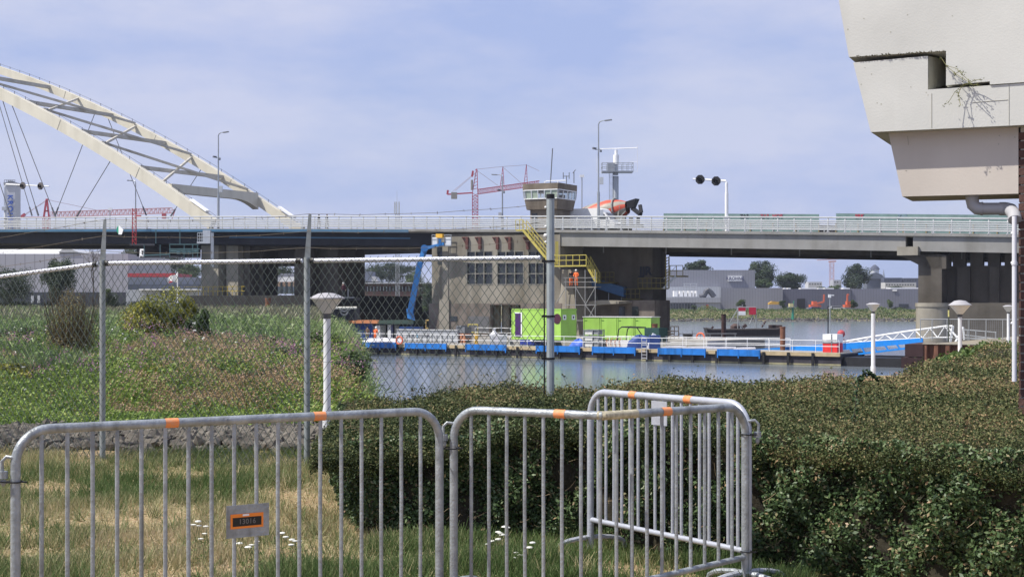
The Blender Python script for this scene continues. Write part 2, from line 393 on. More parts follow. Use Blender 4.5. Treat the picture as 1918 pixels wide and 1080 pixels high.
# haunched concrete girder between the two river piers
hz = [(640,0),(700,-.1),(740,-.25),(775,-.45),(806,-.75)]
m = MB(); 
for k in range(len(hz)-1):
    ta, tb = bt(hz[k][0], 6), bt(hz[k+1][0], 6); za, zb = -2.0+hz[k][1], -2.0+hz[k+1][1]
    m.hexa([BR.p(ta,4.6,zd(ta)+za),BR.p(tb,4.6,zd(tb)+zb),BR.p(tb,26,zd(tb)+zb),BR.p(ta,26,zd(ta)+za)],
           [BR.p(ta,4.6,zd(ta)-.42),BR.p(tb,4.6,zd(tb)-.42),BR.p(tb,26,zd(tb)-.42),BR.p(ta,26,zd(ta)-.42)])
ta, tb = bt(410, 6), bt(640, 6)
m.hexa([BR.p(ta,4.6,zd(ta)-2.6),BR.p(tb,4.6,zd(tb)-2.0),BR.p(tb,28,zd(tb)-2.0),BR.p(ta,28,zd(ta)-2.6)],
       [BR.p(ta,4.6,zd(ta)-.42),BR.p(tb,4.6,zd(tb)-.42),BR.p(tb,28,zd(tb)-.42),BR.p(ta,28,zd(ta)-.42)])
m.build('haunched_girder', DKCON, bridge)
# railings: near side and far side
def railing(w, a, b_, sgn, name='railing'):
    m = MB()
    for hgt, r_ in ((1.40,.08),(1.06,.075),(.85,.075),(.64,.075),(.43,.075),(.22,.075)):
        m.tube([BR.p(t, w, zd(t)+hgt) for t in tr(a, b_, 40)], r_, 6)
    rl = m.build(name, RAILM, bridge)
    first = None; t = a+.4
    while t < b_:
        if first is None:
            m = MB(); m.tube([BR.p(t,w,zd(t)-.1), BR.p(t,w,zd(t)+1.1), BR.p(t,w+sgn*.05,zd(t)+1.32), BR.p(t,w+sgn*.16,zd(t)+1.42)], .07, 5)
            m.cbox(*(BR.p(t,w,zd(t)-.12)), .28, .28, .14); first = m.build('post', RAILM, rl); tz = t
            first.location = (0,0,0)
        else:
            c = first.copy(); COL.objects.link(c); c.parent = rl
            dd = BR.p(t,0,zd(t))-BR.p(tz,0,zd(tz)); c.location = dd
        t += 1.69
railing(.15, bt(-60), bt(1965), 1)
m = MB()
for hgt in (1.40,.95,.5): m.tube([BR.p(t, BW-.2, zd(t)+hgt) for t in tr(T0, T1, 40)], .04, 5)
t = T0
while t < T1: m.tube([BR.p(t,BW-.2,zd(t)), BR.p(t,BW-.2,zd(t)+1.4)], .05, 4); t += 3.4
m.build('far_railing', RAILM, bridge)
# guard rail along the road
m = MB()
for w in (4.2,):
    for hh in (.45,.62): m.tube([BR.p(t, w, zd(t)+hh) for t in tr(T0, T1, 40)], .07, 4)
    t = T0
    while t < T1: m.cbox(*(BR.p(t,w,zd(t))), .09,.12,.7); t += 2.67
m.build('guard_rail', RAILM, bridge)

# arches --------------------------------------------------------------
WN, WS = 4.6, 18.8
pn = [(-75,141),(0,174),(60,206),(114,232),(185,276),(260,324),(307,354),(347,382),(392,414)]
an = [(BR.t(x, WN), BR.z(x, y, WN)) for x, y in pn]
tt = np.array([a for a,_ in an]); zz = np.array([z for _,z in an]); af3 = np.polyfit(tt, zz, 2); af = af3; print('arch fit', np.round((np.polyval(af, tt)-zz)*15,1))
def az(t): return float(np.polyval(af, t))
tend = BR.t(385, WN)
ts = tr(BR.t(-230, WN), tend+1.2, 30)
def rib(w, HT_=.72):
    m = MB(); vs = []
    for i, t in enumerate(ts):
        dz = 2*af[0]*t+af[1]; nrm = Vector((-dz, 1)).normalized()*HT_
        for s in (-1, 1):
            q = (t+nrm.x*s, az(t)+nrm.y*s)
            vs += [BR.p(q[0], w-.45, q[1]), BR.p(q[0], w+.45, q[1])]
    n = len(ts)
    fs = []
    for i in range(n-1):
        a = i*4; c = a+4
        fs += [(a,c,c+1,a+1),(a+2,a+3,c+3,c+2),(a,a+2,c+2,c),(a+1,c+1,c+3,a+3)]
    fs += [(0,1,3,2), (4*n-4,4*n-2,4*n-1,4*n-3)]
    m.add(vs, fs); r = m.build('arch_rib', STEEL_CREAM, bridge)
    e = MB()          # maintenance hand rope and its little posts along the top
    top = []
    for i, t in enumerate(ts):
        dz = 2*af[0]*t+af[1]; nn_ = Vector((-dz,1)).normalized()*HT_; p0 = BR.p(t+nn_.x, w+.3, az(t)+nn_.y); top.append(p0+Vector((0,0,.32)))
        if i % 1 == 0: e.tube([p0, p0+Vector((0,0,.4))], .035, 4)
    e.tube(top, .02, 4); e.build('hand_rope', DARKST, r)
    s_ = MB()
    for px in (115, 262, -60):
        t = BR.t(px, WN); dz = 2*af[0]*t+af[1]; nn_ = Vector((-dz,1)).normalized()*(HT_+.02)
        s_.bar(BR.p(t-nn_.x, w-.455, az(t)-nn_.y), BR.p(t+nn_.x, w-.455, az(t)+nn_.y), .05, .02)
    s_.build('weld_seam', DARKST, r)
    return r
rib(WN); rib(WN+WS, .56)
def an_t(px): return BR.t(px, WN)
STL2 = mat('cream_steel_braces', (.50,.47,.40), .5, var=.1, scale=.5, stain=.3)
for px in (-90, 32, 135, 247):
    t = an_t(px); m = MB(); m.bar(BR.p(t, WN+.4, az(t)+.2), BR.p(t, WN+WS-.4, az(t)+.2), .4, .5); m.build('cross_beam', STL2, bridge)
nod = [an_t(p) for p in (-30-5, 77, 186, 297)]
for i in range(3):
    ta, tb = nod[i], nod[i+1]
    m = MB(); m.bar(BR.p(tb, WN+.4, az(tb)+.3), BR.p(ta, WN+WS-.4, az(ta)+.3), .26, .3); m.build('diagonal_brace', STL2, bridge)
    m = MB(); m.bar(BR.p(ta, WN+.4, az(ta)+.75), BR.p(tb, WN+WS-.4, az(tb)+.75), .26, .3); m.build('diagonal_brace', STL2, bridge)
tp = an_t(312)      # portal beam with curved haunches
top, bot = [], []
for k in range(21):
    f = k/20; w = WN+.4+(WS-.8)*f; hh = 1.1 + 1.15*max(0, (f-.74)/.26)**2 + .3*max(0, (.15-f)/.15)
    top.append((w, az(tp)+.95)); bot.append((w, az(tp)+.95-hh))
poly = [BR.p(tp-.5, w, z) for w, z in top] + [BR.p(tp-.5, w, z) for w, z in reversed(bot)]
m = MB(); m.prism(poly, Vector((BR.d.x, BR.d.y, 0))*1.0); m.build('portal_beam', STEEL_CREAM, bridge)
CAB = mat('hanger_cable', (.12,.12,.13), .5, var=.1)
def hanger(a, b_, w):
    p0 = BR.P(a[0], a[1], w); p1 = BR.P(b_[0], b_[1], w); m = MB(); m.tube([p0, p1], .055, 6); h = m.build('hanger', CAB, bridge)
    d = (p0-p1).normalized(); c = MB(); c.tube([p1, p1+d*1.4], .12, 6); c.build('anchor_socket', CAB, h)
for a, b_ in (((5,188),(72,404)), ((22,196),(104,406)), ((207,301),(141,410)), ((-60,160),(20,406))): hanger(a, b_, WN)
for a, b_ in (((181,204),(103,404)), ((197,208),(274,403)), ((380,312),(319,406)), ((-20,133),(60,404))): hanger(a, b_, WN+WS)
for px in (368, 532):   # white hatch cover at the foot of each rib
    w = WN if px == 368 else WN+WS
    m = MB(); t = BR.t(px, w); dz = 2*af[0]*t+af[1]; nn_ = Vector((-dz,1)).normalized()*.95; tg = Vector((1,dz)).normalized()*1.5
    m.bar(BR.p(t+nn_.x-tg.x, w, az(t)+nn_.y-tg.y), BR.p(t+nn_.x+tg.x, w, az(t)+nn_.y+tg.y), .7, .22); m.build('hatch_cover', mat('white_paint', (.82,.82,.81), .5, var=.05), bridge)

# piers ---------------------------------------------------------------
def lb(m, L, px0, px1, z0, z1, w0, w1, taper=0):
    ta, tb = L.t(px0, w0), L.t(px1, w0)
    m.hexa([L.p(ta-taper,w0,z0),L.p(tb+taper,w0,z0),L.p(tb+taper,w1,z0),L.p(ta-taper,w1,z0)],[L.p(ta,w0,z1),L.p(tb,w0,z1),L.p(tb,w1,z1),L.p(ta,w1,z1)])
# left river pier: low footing, columns, cross head
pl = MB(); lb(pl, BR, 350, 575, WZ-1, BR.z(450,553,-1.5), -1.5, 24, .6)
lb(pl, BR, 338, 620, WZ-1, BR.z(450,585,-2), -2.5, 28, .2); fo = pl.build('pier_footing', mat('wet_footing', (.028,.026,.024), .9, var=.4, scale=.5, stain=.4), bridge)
for px0, px1, w0, w1 in ((377,409,2.2,4.6),(424,446,3.0,6.0),(452,468,4.0,7.5),(472,493,6,9),(552,575,4,8),(592,632,6,12)):
    m = MB(); tm = bt((px0+px1)/2, w0); lb(m, BR, px0, px1, BR.z(450,555,-1.5), zd(tm)-1.9, w0, w1); m.build('pier_column', CON if px0 in (377,424) else DKCON, bridge)  # sunlit columns keep the plain concrete, the others the shade-darkened one
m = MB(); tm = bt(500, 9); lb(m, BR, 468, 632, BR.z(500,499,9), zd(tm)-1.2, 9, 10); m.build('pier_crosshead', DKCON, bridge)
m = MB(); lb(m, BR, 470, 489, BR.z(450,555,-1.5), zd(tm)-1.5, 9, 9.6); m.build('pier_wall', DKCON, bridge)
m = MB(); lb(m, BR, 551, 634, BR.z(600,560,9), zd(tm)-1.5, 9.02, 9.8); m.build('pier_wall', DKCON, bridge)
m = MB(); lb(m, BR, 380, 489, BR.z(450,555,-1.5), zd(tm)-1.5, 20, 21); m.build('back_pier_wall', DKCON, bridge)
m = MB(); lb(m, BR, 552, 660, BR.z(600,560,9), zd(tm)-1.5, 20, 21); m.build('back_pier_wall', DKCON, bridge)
m = MB(); ta=bt(405,3)
for k in range(10): m.tube([BR.p(bt(372+k*9,1), 1.0, BR.z(450,553,-1.5)), BR.p(bt(372+k*9,1), 1.0, BR.z(450,553,-1.5)+1.1)], .04, 4)
for hh in (.55,1.1): m.tube([BR.p(bt(345,1),1.0,BR.z(450,553,-1.5)+hh), BR.p(bt(458,1),1.0,BR.z(450,553,-1.5)+hh)], .04, 4)
YEL = mat('yellow_paint', (.55,.40,.03), .5, var=.15, scale=3, stain=.2)
m.build('pier_guard_rail', YEL, bridge)
# small windows of sky in the truss under the deck are real gaps in a lattice
# right river pier: round foundation, columns fused with a wall, cap with haunch
tR = bt(1702); zc0, zc1 = BR.z(1702,478,-.2), BR.z(1702,462,-.2)
m = MB(); m.M = BR.M(tR, 0, 0); m.box(-1.0, .95, -.45, 30, zc0, zc1); m.build('pier_cap', CON, bridge)
m = MB(); m.M = BR.M(tR, 0, 0)
m.prism([(-.9,.5,zc0),(3.4,.5,zc0),(3.4,.5,zc0-1.3),(1.6,.5,zc0-1.3)], (0,2.5,0)); m.build('cap_haunch', DKCON, bridge)
m = MB(); m.M = BR.M(0,0,0); t1, t2 = bt(1722,1), bt(1722,1)+2.2
zf = BR.z(1740,567,0)
m.box(t1, t2, .5, 4, zf, zc0+.05)
zwt = BR.z(1830,497.5,3.0)
m.box(t1+.6, t2+12, 3.0, 4.0, zf, zwt)
for a, b_ in ((t2+1.0,t2+2.2),(t2+4.0,t2+4.9),(t2+7.0,t2+7.9)): m.box(a, b_, 2.6, 2.99, zf, zwt-.1)
hx = [1775.5,1785,1808.5,1817.5,1841.5,1850.5,1873,1882,1896,1906]
edges = [bt(1757,3.2)]+[bt(x,3.2) for x in hx]+[bt(1925,3.2)]
for k in range(0, len(edges)-1, 2): m.box(edges[k], edges[k+1], 3.1, 3.9, zwt, zwt+2.2)
m.build('pier_wall', DKCON, bridge)
m = MB(); m.M = BR.M(0,0,0); m.box(t1+1.6, t2+13, .0, 27, WZ-1, zf); m.build('pier_plinth', DKCON, bridge)
m = MB(); m.lathe(BR.p(t1+1.45, 1.0, WZ-1), [(1.75,0),(1.75,zf-WZ+.6),(1.82,zf-WZ+.62),(1.82,zf-WZ+1)], 28); m.build('round_foundation', CON, bridge, smooth=True)
for k in range(0):
    m = MB(); px = 1741+k*32
    m.cbox(*BR.p(bt(px,1.5)+4.5, 1.3, zc0-1.4), .55,.3,.5)
    m.build('bearing_block', FASC, bridge)
# ================================================================ CONTROL BUILDING
ZAP = -1.9
ctrl = T('control_building', 'concrete bridge control building with rows of gridded windows and red brackets', 'building', BR.p(bt(925,0), 0, WZ))
WALL = mat('beige_concrete', (.265,.243,.20), .9, var=.2, scale=.35, bump=.2, bscale=7, stain=.45)
WALL2 = mat('brown_plinth_stone', (.17,.145,.125), .95, var=.3, scale=.8, bump=.4, bscale=5, stain=.35)
GLASSD = mat('dark_glass', (.03,.035,.04), .12, var=.3, scale=1.2, spec=.6)
FRM = mat('weathered_frame', (.20,.19,.165), .7, var=.15)
def wallwin(L, w, px0, px1, z0, z1, wins, mt, parent, thick=.5, name='wall'):
    """wall strip in front plane w with real openings; wins = list of (pxa,pxb,za,zb)"""
    t0, t1 = L.t(px0, w), L.t(px1, w); xs = sorted({t0, t1} | {L.t(a, w) for a,_,_,_ in wins} | {L.t(b, w) for _,b,_,_ in wins})
    zs = sorted({z0, z1} | {c for _,_,c,_ in wins} | {d for _,_,_,d in wins})
    m = MB()
    rects = [(L.t(a,w), L.t(b,w), c, d) for a,b,c,d in wins]
    for i in range(len(xs)-1):
        j = 0
        while j < len(zs)-1:
            def hole(jj):
                cx, cz = (xs[i]+xs[i+1])/2, (zs[jj]+zs[jj+1])/2
                return any(a < cx < b and c < cz < d for a,b,c,d in rects)
            if hole(j): j += 1; continue
            k = j
            while k+1 < len(zs)-1 and not hole(k+1): k += 1
            M0 = m.M; m.M = L.M(0,w,0); m.box(xs[i], xs[i+1], 0, thick, zs[j], zs[k+1]); m.M = M0; j = k+1
    return m.build(name, mt, parent), rects
zb, zp, zt = ZAP-2.5, BR.z(925,568,0), BR.z(925,441,0)
W1 = [(874,923,BR.z(900,533,0),BR.z(900,491.5,0)), (931,981,BR.z(955,533,0),BR.z(955,491.5,0)), (989,1033,BR.z(1010,533,0),BR.z(1010,491.5,0)),
      (874,923,BR.z(900,481,0),BR.z(900,470,0)), (931,981,BR.z(955,481,0),BR.z(955,470,0)), (989,1033,BR.z(1010,481,0),BR.z(1010,470,0))]
wl, rects = wallwin(BR, 0.12, 809, 1049, zp, zt, W1, WALL, ctrl, .5)
for a, b_, c, d in rects:
    m = MB(); m.M = BR.M(0,.12,0); nx = 3; nz = 2 if d-c > 1.2 else 1
    for i in range(nx+1): x = a+.03+(b_-a-.06)*i/nx; m.box(x-.05, x+.05, -.03, .15, c, d)
    for j in range(nz+1): z = c+.03+(d-c-.06)*j/nz; m.box(a, b_, -.033, .153, z-.05, z+.05)
    fr = m.build('window', FRM, ctrl)
    m = MB(); m.M = BR.M(0,.12,0); m.box(a, b_, .18, .2, c, d); m.build('pane', GLASSD, fr)
m = MB(); m.M = BR.M(0,0,0); ta, tb = bt(809,.12), bt(1049,.12)
m.box(ta, ta+.5, .62, 16, zp, zt); m.box(tb-.5, tb, .62, 9, zp, zt); m.box(ta+.5, tb-.5, 8.5, 9, zp, zt); m.box(ta,tb,.62,16,zt-.02,zt+.3); m.build('side_walls', WALL, ctrl)
wins = [(918,975,ZAP-1,BR.z(945,570.5,0))]
pw, rr = wallwin(BR, 0.0, 803, 1052, zb, zp, wins, WALL2, ctrl, .7, 'plinth')
m = MB(); m.M = BR.M(0,0,0); ta, tb = bt(803), bt(1052); m.box(ta, ta+.6, .7, 16, zb, zp); m.box(rr[0][0]-1, tb, 5, 5.4, zb, zp); m.build('plinth_back', WALL2, ctrl)
m = MB(); m.M = BR.M(0,0,0)
for px in (930, 948, 966): m.lathe((bt(px, 2.5), 2.5, zb), [(.5,0),(.5,zp-zb-.1)], 12)
m.build('pillar', CON, ctrl)
m = MB(); m.M = BR.M(0,-.02,0); a = bt(850); m.box(a-.45, a+.45, -.03, .1, BR.z(850,601,0), BR.z(850,592,0)); m.build('wall_vent', GLASSD, ctrl)
m = MB(); m.M = BR.M(0,-.02,0); a, c = bt(877), bt(916); m.box(a, c, -.04, .0, BR.z(895,622,0), BR.z(895,592,0)); m.build('steel_door', mat('grey_door', (.12,.12,.125), .6), ctrl)
m = MB(); m.M = BR.M(0,0,0); m.box(bt(824), bt(842), -.18, .12, ZAP-1, BR.z(830,560,0)); m.box(bt(828), bt(839), .02, .12, BR.z(830,560,0), BR.z(830,458,0)); m.build('buttress', WALL, ctrl)
m = MB(); m.M = BR.M(0,.0,0); m.box(bt(819), bt(831), .04, .119, BR.z(825,494,0), BR.z(825,462,0)); m.build('shaft_door', GLASSD, ctrl)
REDST = mat('red_primer', (.10,.035,.03), .7, var=.2)
for px in (875, 899, 932, 955, 989):
    t = bt(px); m = MB(); z = BR.z(px, 441, 0)-.25
    m.M = BR.M(t, 0, 0); m.box(-.15,.15,-.14,.12, z-1.25, z); m.box(-.6,.15,-.13,.1,z-.02,z+.1)
    m.tube([(-.55,-.05,z),(-.05,-.05,z-.85)], .05, 5); m.build('bracket', REDST, ctrl)
# shaded block under the deck
zs0 = zd(bt(1150))-1.9
blk = MB(); blk.M = BR.M(0,0,0); a, c = bt(1049,6), bt(1222,6)
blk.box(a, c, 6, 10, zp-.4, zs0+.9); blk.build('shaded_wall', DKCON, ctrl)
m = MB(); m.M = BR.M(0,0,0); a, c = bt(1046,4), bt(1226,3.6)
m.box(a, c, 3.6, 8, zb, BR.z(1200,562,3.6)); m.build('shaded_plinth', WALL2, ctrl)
m = MB(); a = bt(1049,.12)      # leaning buttress at the corner, catching the sun
m.hexa([BR.p(a-.1,-.25,ZAP-1),BR.p(a+2.6,-.25,ZAP-1),BR.p(a+2.6,6,ZAP-1),BR.p(a-.1,6,ZAP-1)],[BR.p(a-.1,.3,zp+3.6),BR.p(a+1.2,.3,zp+3.6),BR.p(a+1.2,6,zp+3.6),BR.p(a-.1,6,zp+3.6)])
m.build('corner_buttress', CON, ctrl)
m = MB(); m.M = BR.M(0,0,0); a = bt(1125,3.4)
m.prism([(a,0,BR.z(1150,572,3)),(a+3.6,0,BR.z(1150,568,3)),(a+3.6,0,BR.z(1150,564,3)),(a+1.5,0,BR.z(1150,562,3)),(a+.2,0,BR.z(1150,565,3))], (0,3.5,0))
m.build('canopy_slab', CON, ctrl)
for px in (1165, 1190): 
    m = MB(); m.M = BR.M(0,0,0); a = bt(px,3.55); m.box(a-.35,a+.35,3.52,3.6,BR.z(px,594,3.6),BR.z(px,574,3.6)); m.build('shaded_opening', GLASSD, ctrl)
# graffiti on the shaded wall
GRAF = mat('graffiti_paint', (.03,.035,.05), .8)
put_text('JJR', 1.25, face_M(BR.P(1209, 508, 5.9), (BR.d.x,BR.d.y,0)), GRAF, ctrl, 'graffiti', .04)

# control tower on top -------------------------------------------------
tow = T('control_tower', 'octagonal concrete control cabin with a band of tilted windows above the deck', 'control tower', BR.p(bt(1028,3.2), 3.2, zd(bt(1028))))
def octo(L, t, w, r, z, n=8, ph=math.pi/8): 
    return [L.p(t + r[0]*math.cos(ph+2*math.pi*k/n), w + r[1]*math.sin(ph+2*math.pi*k/n), z) for k in range(n)]
TOWC = mat('tower_concrete', (.20,.165,.125), .9, var=.2, scale=.8, bump=.2, stain=.3)
WT = 3.0; tc1 = bt(1046, WT); LT, DT = 4.5, 5.0; tcn = tc1-LT/2; wcn = WT+DT/2
def zt_(y): return BR.z(1030, y, WT)
def plan(k, z, ch=.35):
    a, b = LT/2*k, DT/2*k; c = ch*k
    return [BR.p(tcn+x, wcn+w, z) for x, w in ((-a+c,-b),(a-c*.3,-b),(a,-b+c*.3),(a,b-c),(a-c,b),(-a+c,b),(-a,b-c),(-a,-b+c))]
def ring_mesh(a, b_, mb):
    A = plan(a[0], zt_(a[1])); B = plan(b_[0], zt_(b_[1])); mb.add(A+B, [tuple(range(7,-1,-1)), tuple(range(8,16))] + [(i,(i+1)%8,8+(i+1)%8,8+i) for i in range(8)])
m = MB(); ring_mesh((.74,430),(.74,390.7),m); m.build('tower_shaft', TOWC, tow)
m = MB(); ring_mesh((.87,391),(.955,371.5),m); m.build('cabin_base', TOWC, tow)
m = MB(); ring_mesh((1.015,354.5),(1.02,342.5),m); m.build('roof_band', TOWC, tow)
GRNB = mat('green_blind', (.33,.39,.31), .5, var=.1)
A = plan(.96, zt_(371.2)); B = plan(1.0, zt_(354.8))
def glassclear():
    if 'clear_glass' in MATS: return MATS['clear_glass']
    g = bpy.data.materials.new('clear_glass'); g.use_nodes = True; N = g.node_tree; b = N.nodes['Principled BSDF']
    tr_ = N.nodes.new('ShaderNodeBsdfTransparent'); tr_.inputs[0].default_value = (.85,.9,.9,1); mx = N.nodes.new('ShaderNodeMixShader'); mx.inputs[0].default_value = .82
    b.inputs['Roughness'].default_value = .05; N.links.new(b.outputs[0], mx.inputs[1]); N.links.new(tr_.outputs[0], mx.inputs[2]); N.links.new(mx.outputs[0], N.nodes['Material Output'].inputs[0])
    MATS['clear_glass'] = g; return g
WHT = mat('white_paint', (.82,.82,.81), .5, var=.05)
hw = 2.4
for k in range(8):
    k2 = (k+1) % 8; nn_ = {0:5,2:4,4:5,6:4}.get(k, 1)
    fm_ = MB()
    for i in range(nn_+1):
        f = i/nn_; fm_.bar(A[k].lerp(A[k2], f), B[k].lerp(B[k2], f), .1)
    fm_.bar(A[k], A[k2], .09, .09); fm_.bar(B[k], B[k2], .09, .09)
    fo = fm_.build('window', WHT, tow)
    cc_ = BR.p(tcn, wcn, 0)
    for i in range(nn_):
        q4 = [A[k].lerp(A[k2], i/nn_), A[k].lerp(A[k2], (i+1)/nn_), B[k].lerp(B[k2], (i+1)/nn_), B[k].lerp(B[k2], i/nn_)]
        ins = [p + (Vector((cc_.x,cc_.y,p.z))-p)*.02 for p in q4]
        m = MB(); m.add(ins, [(0,1,2,3)]); m.build('pane', GRNB if (k == 0 and i != 2) else glassclear(), fo)
# console inside
m = MB(); m.M = BR.M(tcn, wcn, 0); m.cbox(0,1.2,zt_(371),2.2,.8,.6); m.build('console', TOWC, tow)
m = MB(); m.M = BR.M(0,0,0); a = bt(1001,WT+.6); m.box(a-.35,a+.35,wcn-DT/2*.74-.03,wcn-DT/2*.74-.01,zd(a)+.2,zt_(398)); m.build('tower_door', GLASSD, tow)
# roof clutter
ANT = mat('antenna_metal', (.16,.17,.19), .6)
def thin(name, label, cat, segs, r=.05, mt=None, group=None):
    m = MB()
    for s in segs: m.tube(s, r, 6)
    return m.build(name, mt or ANT, None, label, cat, group)
q = lambda x, y, w=WT: BR.P(x, y, w)
thin('whip_antenna', 'tall thin whip antenna leaning slightly on the control cabin roof', 'antenna', [[q(1031,343),q(1035,278)]], .06)
thin('fork_antenna', 'forked twin dipole antenna on the control cabin roof', 'antenna', [[q(1061,345),q(1061,329)],[q(1055,330),q(1066,330)],[q(1055,323),q(1055,335)],[q(1066,323),q(1066,335)]], .045)
thin('weather_mast', 'short wind vane mast at the right edge of the cabin roof', 'antenna', [[q(1075,343),q(1075,321)],[q(1073,324),q(1078,318)]], .05)
thin('roof_rail', 'low pale cable rail along the control cabin roof', 'railing', [[q(1020,341),q(1024,339),q(1040,338.5),q(1060,338)],[q(1020,343),q(1020,340)],[q(1045,343),q(1045,338)]], .05, WHT)

# ================================================================ ON THE DECK
GALV = mat('galvanised_pole', (.36,.38,.40), .45, metal=.5, var=.12, scale=1.5)
def lamp(px, ytop, w, side, label, extra, grp='street lamps along the bridge', rr=.09):
    t = BR.t(px, w); base = BR.p(t, w, zd(t)); zt2 = BR.z(px, ytop, w)
    o = T('street_lamp', label, 'street lamp', base, grp)
    d = Vector((BR.d.x, BR.d.y, 0)); top = Vector((base.x, base.y, zt2))
    m = MB(); h = zt2-base.z
    m.tube([base, base+Vector((0,0,h*.35))], rr*1.7, 10); m.tube([base+Vector((0,0,h*.35)), base+Vector((0,0,h-.35)), top+d*side*.12-Vector((0,0,.1)), top+d*side*.4], [rr*1.1,rr*.8,rr*.7,rr*.6], 8)
    m.tube([top+d*side*.4, top+d*side*.9], rr*.5, 6); m.build('pole', GALV, o)
    m = MB(); a = top+d*side*.75; m.bar(a, a+d*side*.75+Vector((0,0,.06)), .28, .12); m.build('lamp_head', ANT, o)
    if extra:
        for hh, s2 in extra:
            m = MB(); c = base+Vector((0,0,h*hh)); m.cbox(c.x+s2*.32, c.y-.1, c.z, .38, .3, .75); m.build('control_box', mat('light_grey_box', (.5,.52,.54), .5), o)
        m = MB(); c = base+Vector((0,0,h*.74)); m.bar(c-d*.35, c+d*.3, .06); m.bar(c+d*.25+Vector((0,0,-.15)), c+d*.25+Vector((0,-.5,-.25)), .2); m.bar(c-d*.3+Vector((0,0,.1)), c-d*.3+Vector((-.35,-.3,.12)), .2); m.build('camera', ANT, o)
lamp(409, 249, .8, 1, 'tall lamp post with small cameras in front of the arch foot', [(.38,1)])
lamp(1121, 227, .8, 1, 'tallest lamp post, with grey boxes, in front of the mixer truck', [(.42,1),(.12,1)])
lamp(941, 327, 24, -1, 'lamp post standing left of the control cabin by the red crane', [(.3,-1)], rr=.1)
lamp(254, 338, 24, -1, 'short looking lamp post seen between the arch hangers', None)
def gantry(px, yarm, pxe, w, label, heads, backs, striped=False):
    t = BR.t(px, w); base = BR.p(t, w, zd(t)); zt2 = BR.z(px, yarm, w); o = T('signal_gantry', label, 'traffic signal', base, 'white signal arms over the bridge road')
    e = BR.P(pxe, yarm - (6 if pxe < px else -2), w)
    m = MB(); m.tube([base, Vector((base.x,base.y,zt2-1.2))], .2, 10); m.tube([Vector((base.x,base.y,zt2-1.2)), Vector((base.x,base.y,zt2-.1))], .16, 10)
    m.build('post', WHT, o)
    m = MB(); m.tube([Vector((base.x,base.y,zt2-.1)), Vector((base.x,base.y,zt2))+(e-base)*.02, e], [.12,.12,.08], 8); m.build('arm', WHT, o)
    for hx in heads:
        f = (hx-px)/(pxe-px); c = Vector((base.x,base.y,zt2)).lerp(e, f); 
        m = MB(); n = 8; R = .55
        ringp = [(R*math.cos(math.pi/8+2*math.pi*k/n), R*math.sin(math.pi/8+2*math.pi*k/n)) for k in range(n)]
        dd = Vector((BR.n.x,BR.n.y,0)); ax = Vector((BR.d.x,BR.d.y,0))
        m.prism([c-dd*.16+ax*u+Vector((0,0,v)) for u, v in ringp], dd*.12); hd = m.build('signal_head', mat('signal_black', (.012,.012,.014), .5) if not backs else mat('signal_back', (.13,.115,.11), .6), o)
        m = MB(); m.tube([c-dd*.17-Vector((0,0,.0)), c-dd*.5], [.2,.22], 10, False); m.build('visor', mat('signal_black', (.012,.012,.014), .5), hd)
    if striped:
        for k in range(3): m = MB(); m.lathe(base+Vector((0,0,1.0+k*.55)), [(.21,0),(.21,.28)], 10); m.build('black_band', mat('signal_black', (.012,.012,.014), .5), o)
    m = MB(); m.cbox(base.x, base.y-.3, base.z+ (1.6 if not striped else 3.4), .7, .4, .5); m.build('control_box', mat('light_grey_box', (.5,.52,.54), .5), o)
    return o
gantry(1361, 341, 1298, 15, 'white signal arm with two black lights reaching left over the road', (1312,1342), False)
gantry(10, 347, 92, 15, 'striped signal arm with two lights at the left edge below the arch', (44,77), True, True)

# radar mast
rm = T('radar_mast', 'grey radar mast with a railed platform and ladder behind the mixer truck', 'radar mast', BR.p(bt(1153,30),30,-3))
WR = 44.0; R = lambda x, y: BR.P(x, y, WR)
m = MB(); m.tube([R(1153,500), R(1153,330)], .42, 14); m.tube([R(1153,328), R(1153,306)], .38, 12); m.build('mast', mat('mast_grey', (.42,.45,.48), .5, var=.08), rm)
m = MB(); c = R(1156,322); m.cbox(c.x, c.y, c.z-.1, 4.2, 2.4, .16); m.build('platform', GALV, rm)
m = MB()
for yy in (-1.2, 1.2):
    for hh in (.6, 1.15): m.tube([(c.x-2.1,c.y+yy,c.z+hh),(c.x+2.1,c.y+yy,c.z+hh)], .04, 5)
    for k in range(7): m.tube([(c.x-2.1+k*.7,c.y+yy,c.z),(c.x-2.1+k*.7,c.y+yy,c.z+1.15)], .035, 5)
for xx in (-2.1,2.1):
    for hh in (.6, 1.15): m.tube([(c.x+xx,c.y-1.2,c.z+hh),(c.x+xx,c.y+1.2,c.z+hh)], .04, 5)
m.build('platform_rail', GALV, rm)
m = MB(); m.tube([R(1154,308), R(1154,290)], [.4,.4], 12); m.tube([R(1154,290), R(1154,281)], .22, 8); m.build('radar_housing', WHT, rm)
m = MB(); m.tube([R(1124,279), R(1194,277)], .07, 5); m.tube([R(1194,272), R(1194,322)], .03, 4); m.tube([R(1118,290), R(1118,322)], .03, 4); m.tube([R(1118,323), R(1194,321)], .02, 4); m.tube([R(1180,303), R(1194,303)], .02, 4); m.build('radar_antenna', WHT, rm)
m = MB(); m.cbox(R(1144,320).x, c.y, c.z+.05, 1.0,1.0,1.1); m.build('drum_light', GALV, rm)
m = MB()
for dx in (-.25,.25): m.tube([R(1144,500)+Vector((dx,-.6,0)), R(1144,324)+Vector((dx,-.6,0))], .04, 4)
for k in range(34): p = R(1144,400-k*2.2)+Vector((0,-.6,0)); m.tube([p-Vector((.25,0,0)), p+Vector((.25,0,0))], .03, 4)
m.build('ladder', GALV, rm)

